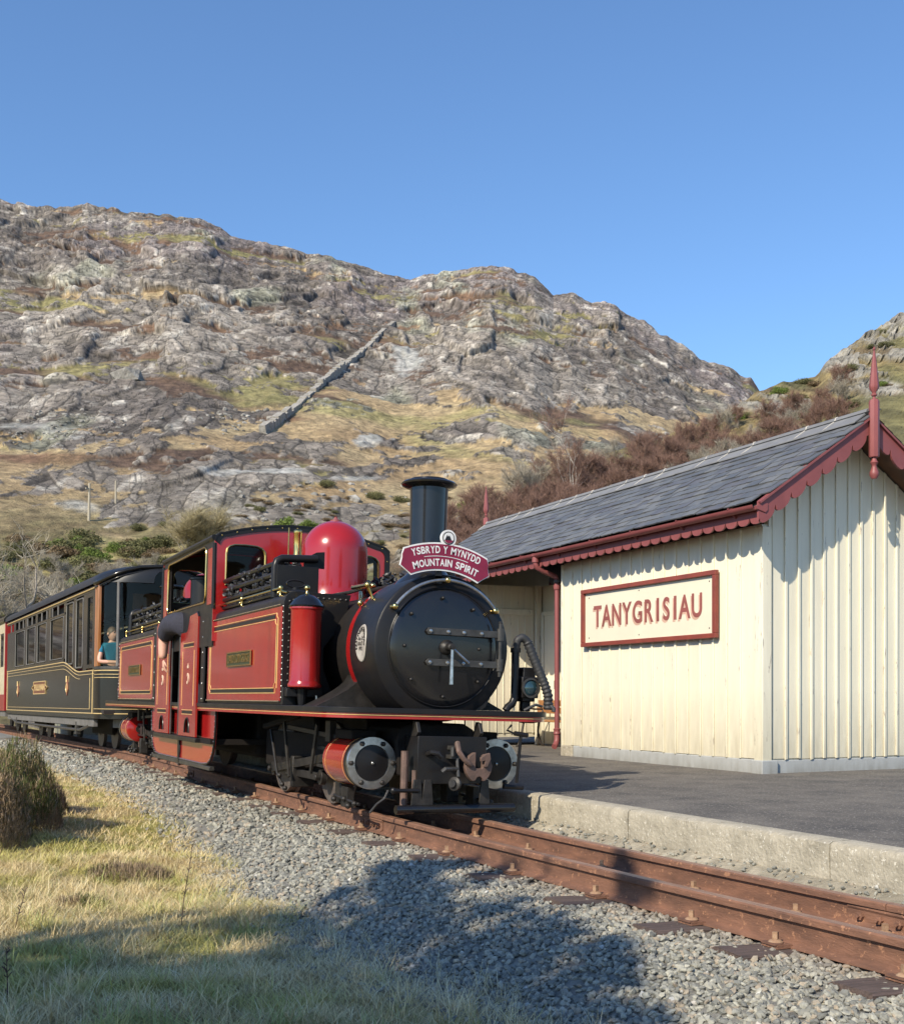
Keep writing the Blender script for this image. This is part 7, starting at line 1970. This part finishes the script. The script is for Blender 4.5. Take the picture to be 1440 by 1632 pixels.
def grass_cols(X, Y, n, bias=0.):
    X = X.astype(np.float32); Y = Y.astype(np.float32)
    a = fbm(X * 1.6, Y * 1.6, None, 401, 3); b_ = fbm(X * 3.1 + 7, Y * 3.1, None, 402, 3)
    c = mix(STR, STR2, rng.uniform(0, 1, n).astype(np.float32)); c = mix(c, PAL, (rng.uniform(0, 1, n) < .16).astype(np.float32) * .8)
    gg = np.clip(sstep(a + .05 * sstep(-Y, -6.0, -4.6), .54, .68) * .32 + bias, 0, 1); pickg = (rng.uniform(0, 1, n) < gg).astype(np.float32)
    c = mix(c, mix(GRN, C(.38, .35, .14), rng.uniform(0, 1, n).astype(np.float32)), pickg)
    mo = sstep(b_ + .12 * np.exp(-((X - .9) / .6) ** 2 - ((Y - 9.2) / .8) ** 2), .56, .66); c = mix(c, mix(MOS, C(.30, .32, .05), rng.uniform(0, 1, n).astype(np.float32)), mo * .6)
    return c
def in_grass(X, Y): return X < edge_x(Y) - .02 + rng.normal(0, .05, len(X))
X, Y = scatter(150000, -.6, 2.6, 3.2, 9.2, .95); k = in_grass(X, Y); X, Y = X[k], Y[k]; n = len(X)
tuft = fbm(X * 5, Y * 5, None, 403, 3)
L = rng.uniform(.035, .10, n) * (.5 + 1.1 * tuft); lean = rng.uniform(.9, 1.9, n)
blades('grass', X, Y, gz(X, Y) - .005, L, rng.uniform(.0007, .0015, n), lean, grass_cols(X, Y, n), 'matted straw coloured grass in the left foreground', 'grass')
X, Y = scatter(60000, -1.5, 2.7, 9.0, 30, 1.5); k = in_grass(X, Y); X, Y = X[k], Y[k]; n = len(X)
blades('grass', X, Y, gz(X, Y) - .01, rng.uniform(.05, .12, n), rng.uniform(.0016, .0032, n), rng.uniform(.7, 1.7, n), grass_cols(X, Y, n), 'rough pale grass further back beside the ballast', 'grass')
# tufts of longer straw
tx, ty = scatter(330, -.2, 2.4, 3.4, 9, 1.); k = in_grass(tx, ty); tx, ty = tx[k], ty[k]
X = np.repeat(tx, 42) + rng.normal(0, .035, len(tx) * 42); Y = np.repeat(ty, 42) + rng.normal(0, .035, len(tx) * 42); n = len(X); gb = np.repeat(rng.uniform(0, 1, len(tx)) < .22, 42)
cc_ = grass_cols(X, Y, n); cc_ = mix(cc_, C(.26, .33, .10), gb.astype(np.float32) * .7)
blades('grass_tufts', X, Y, gz(X, Y), rng.uniform(.06, .17, n), rng.uniform(.001, .0019, n), rng.uniform(.5, 1.7, n), cc_, 'longer tufts of bleached grass in the left foreground', 'grass')
X, Y = scatter(240, 1.6, 2.4, 3.2, 6.2); k = abs(X - edge_x(Y)) < .28; X, Y = X[k], Y[k]; X = np.repeat(X, 14) + rng.normal(0, .02, len(X) * 14); Y = np.repeat(Y, 14) + rng.normal(0, .02, len(X)); n = len(X)
blades('edge_grass', X, Y, gz(X, Y), rng.uniform(.05, .17, n), rng.uniform(.0007, .0014, n), rng.uniform(.3, 1.4, n), mix(STR2, PAL, rng.uniform(0, 1, n).astype(np.float32)), 'thin green and straw blades along the ballast edge', 'grass')
# heather bushes at the left edge
def heather(cx, cy, rx, ry, h, n, label, cat='shrub', g=None, dense=1., sz=.015):
    o0 = MB(); a = rng.uniform(0, 2 * PI, n); rr_ = np.sqrt(rng.uniform(0, 1, n)); X = cx + rx * rr_ * np.cos(a); Y = cy + ry * rr_ * np.sin(a)
    lump = .75 + .5 * noise(X.astype(np.float32) * 3.5, Y.astype(np.float32) * 3.5, None, 7)
    lump = lump * (.55 + .9 * noise(X.astype(np.float32) * 9, Y.astype(np.float32) * 9, None, 17)); top = h * np.sqrt(np.clip(1 - rr_ ** 2., 0, 1)) * lump; zz = top * rng.uniform(.0, 1, n) ** .45
    L_ = rng.uniform(.6, 1.5, n) * sz * 4; base = gz(X, Y)
    # twigs lean outwards from the middle
    az = np.arctan2(Y - cy, X - cx) + rng.normal(0, 1.6, n); lean = np.clip(rr_ * .5 + rng.normal(.2, .5, n), -.4, 1.6)
    t = rng.uniform(0, 1, n).astype(np.float32); c = mix(C(.14, .10, .055), C(.34, .25, .15), t); gsel = (noise(X.astype(np.float32) * 4, Y.astype(np.float32) * 4, zz.astype(np.float32) * 4, 9) > .52) & (rng.uniform(0, 1, n) < .75)
    c = mix(c, mix(C(.06, .075, .02), C(.15, .16, .05), t), gsel.astype(np.float32)); c = mix(c, C(.42, .31, .22), ((rng.uniform(0, 1, n) < .14)).astype(np.float32) * .8)
    o = blades('heather_bush', X, Y, base + zz * .93, L_, np.full(n, sz * .19), lean, c, label, cat, kind=None, m=M['blades'], az=az)
    if g: o['group'] = g
    return o

heather(.38, 10.1, .55, .75, .78, 27000, 'large brown heather bush at the left edge, nearest to the camera')
heather(.85, 11.3, .46, .58, .66, 19000, 'dark green and brown heather bush right behind the large one')
heather(.35, 12.2, .65, .7, .95, 17000, 'tall brown heather bush at the left edge below the black carriage')
heather(1.10, 12.9, .45, .6, .5, 10000, 'low heather bush furthest back beside the ballast')
heather(1.42, 8.35, .30, .26, .07, 2600, 'small low tuft of brown heather in the pale grass', sz=.011)
heather(.95, 7.15, .16, .14, .05, 1100, 'tiny brown heather sprig in the pale grass', sz=.010)
# thin dead stalk and two small ones
def stalk(px, y, h, lean, label):
    a = ppx(px); D_ = FPX * 1.28 / (y - 1108); X, Y = dirw(a); x, yy = X * D_, Y * D_; z = float(gz(np.array([x]), np.array([yy]))[0])
    pts = [(x + lean * t * h, yy + .02 * math.sin(5 * t), z + h * t) for t in [i / 9 for i in range(10)]]
    b = MB(); b.tube(pts, [.0032 * (1 - .6 * i / 9) for i in range(10)], 5)
    for i in range(14):
        t = random.uniform(.15, .98); p = Vector((x + lean * t * h, yy, z + h * t)); q = p + Vector((random.uniform(-.02, .02), random.uniform(-.02, .02), random.uniform(.005, .025))); b.cyl(p, q, .0014, .0026, 4)
    o = b.build('dead_stalk', M['stalk']); tag(o, label, 'plant stem')
M['stalk'] = mat('dead_stem', (.09, .055, .045), .9)
stalk(289, 1478, .43, .13, 'tall thin dark dead stalk standing at the shadow edge in the grass')
stalk(24, 1500, .20, .25, 'short thin dark stalk at the left edge of the grass')
stalk(14, 1622, .22, -.05, 'pale budding twig in the bottom left corner')

# trees that throw the foreground shade, beyond the left edge of the picture
def shade_tree(x, y, h, lobes, label, seed, n, size=.10):
    t = thing('evergreen_tree', label, 'tree', (x, y, -.35)); b = MB()
    b.tube([(0, 0, -.2), (.05, .05, h * .3), (-.05, .1, h * .6), (0, 0, h * .85)], [.16, .12, .09, .04], 10)
    for q in lobes:
        c = Vector(q[:3]) - Vector((x, y, -.35)); b.tube([Vector((0, .05, max(.6, c.z * .55))), (Vector((0, 0, c.z * .55)) + c) / 2 + Vector((0, 0, .15)), c], [.05, .035, .015], 6)
    b.build('trunk', M['barkdark'], t)
    me = leaf_mass(seed, [(q[0] - x, q[1] - y, q[2] + .35, q[3], q[3], q[3] * .8) for q in lobes], n, size, ((.03, .05, .02), (.10, .13, .045)), 'crown'); link('crown', me, t)
def up(gx, gy, t):
    gx -= .05; gy -= .16
    return (gx - .71 * t, gy - .42 * t, -.25 + .60 * t)
lob = []
for gx, gy, r, t in ((1.0, 4.9, .62, 9.0), (.2, 5.2, .75, 9.2), (1.6, 5.4, .50, 9.4), (2.3, 5.9, .50, 9.6), (2.75, 6.55, .34, 9.8), (2.2, 4.8, .60, 9.0), (2.75, 5.2, .42, 9.3), (1.4, 4.2, .7, 8.6), (2.35, 4.1, .42, 8.8), (.5, 4.2, .8, 8.5), (-.4, 4.6, .9, 8.8), (3.3, 6.6, .16, 10.2), (2.5, 7.1, .15, 10.3), (3.05, 5.9, .2, 10.0), (1.9, 6.4, .28, 10.0), (0., 3.6, .9, 8.4), (1.8, 3.5, .55, 8.5)):
    lob.append(up(gx, gy, t) + (r,))
shade_tree(-5.0, 1.6, 5.6, lob, 'dense evergreen tree out of sight left of the camera, shading the foreground', 71, 9500)
lob2 = [up(gx, gy, t) + (r,) for gx, gy, r, t in ((3.55, 7.35, .13, 11.), (3.62, 6.9, .10, 11.), (4.3, 6.6, .15, 11.2), (4.0, 5.65, .15, 11.2), (3.2, 7.4, .2, 11.0), (3.0, 7.0, .2, 10.8), (3.05, 4.75, .13, 11.2), (2.85, 4.5, .14, 11.))]
shade_tree(-4.7, 3.0, 6.6, lob2, 'slender evergreen tree out of sight left of the camera, dappling the rails', 72, 2600)
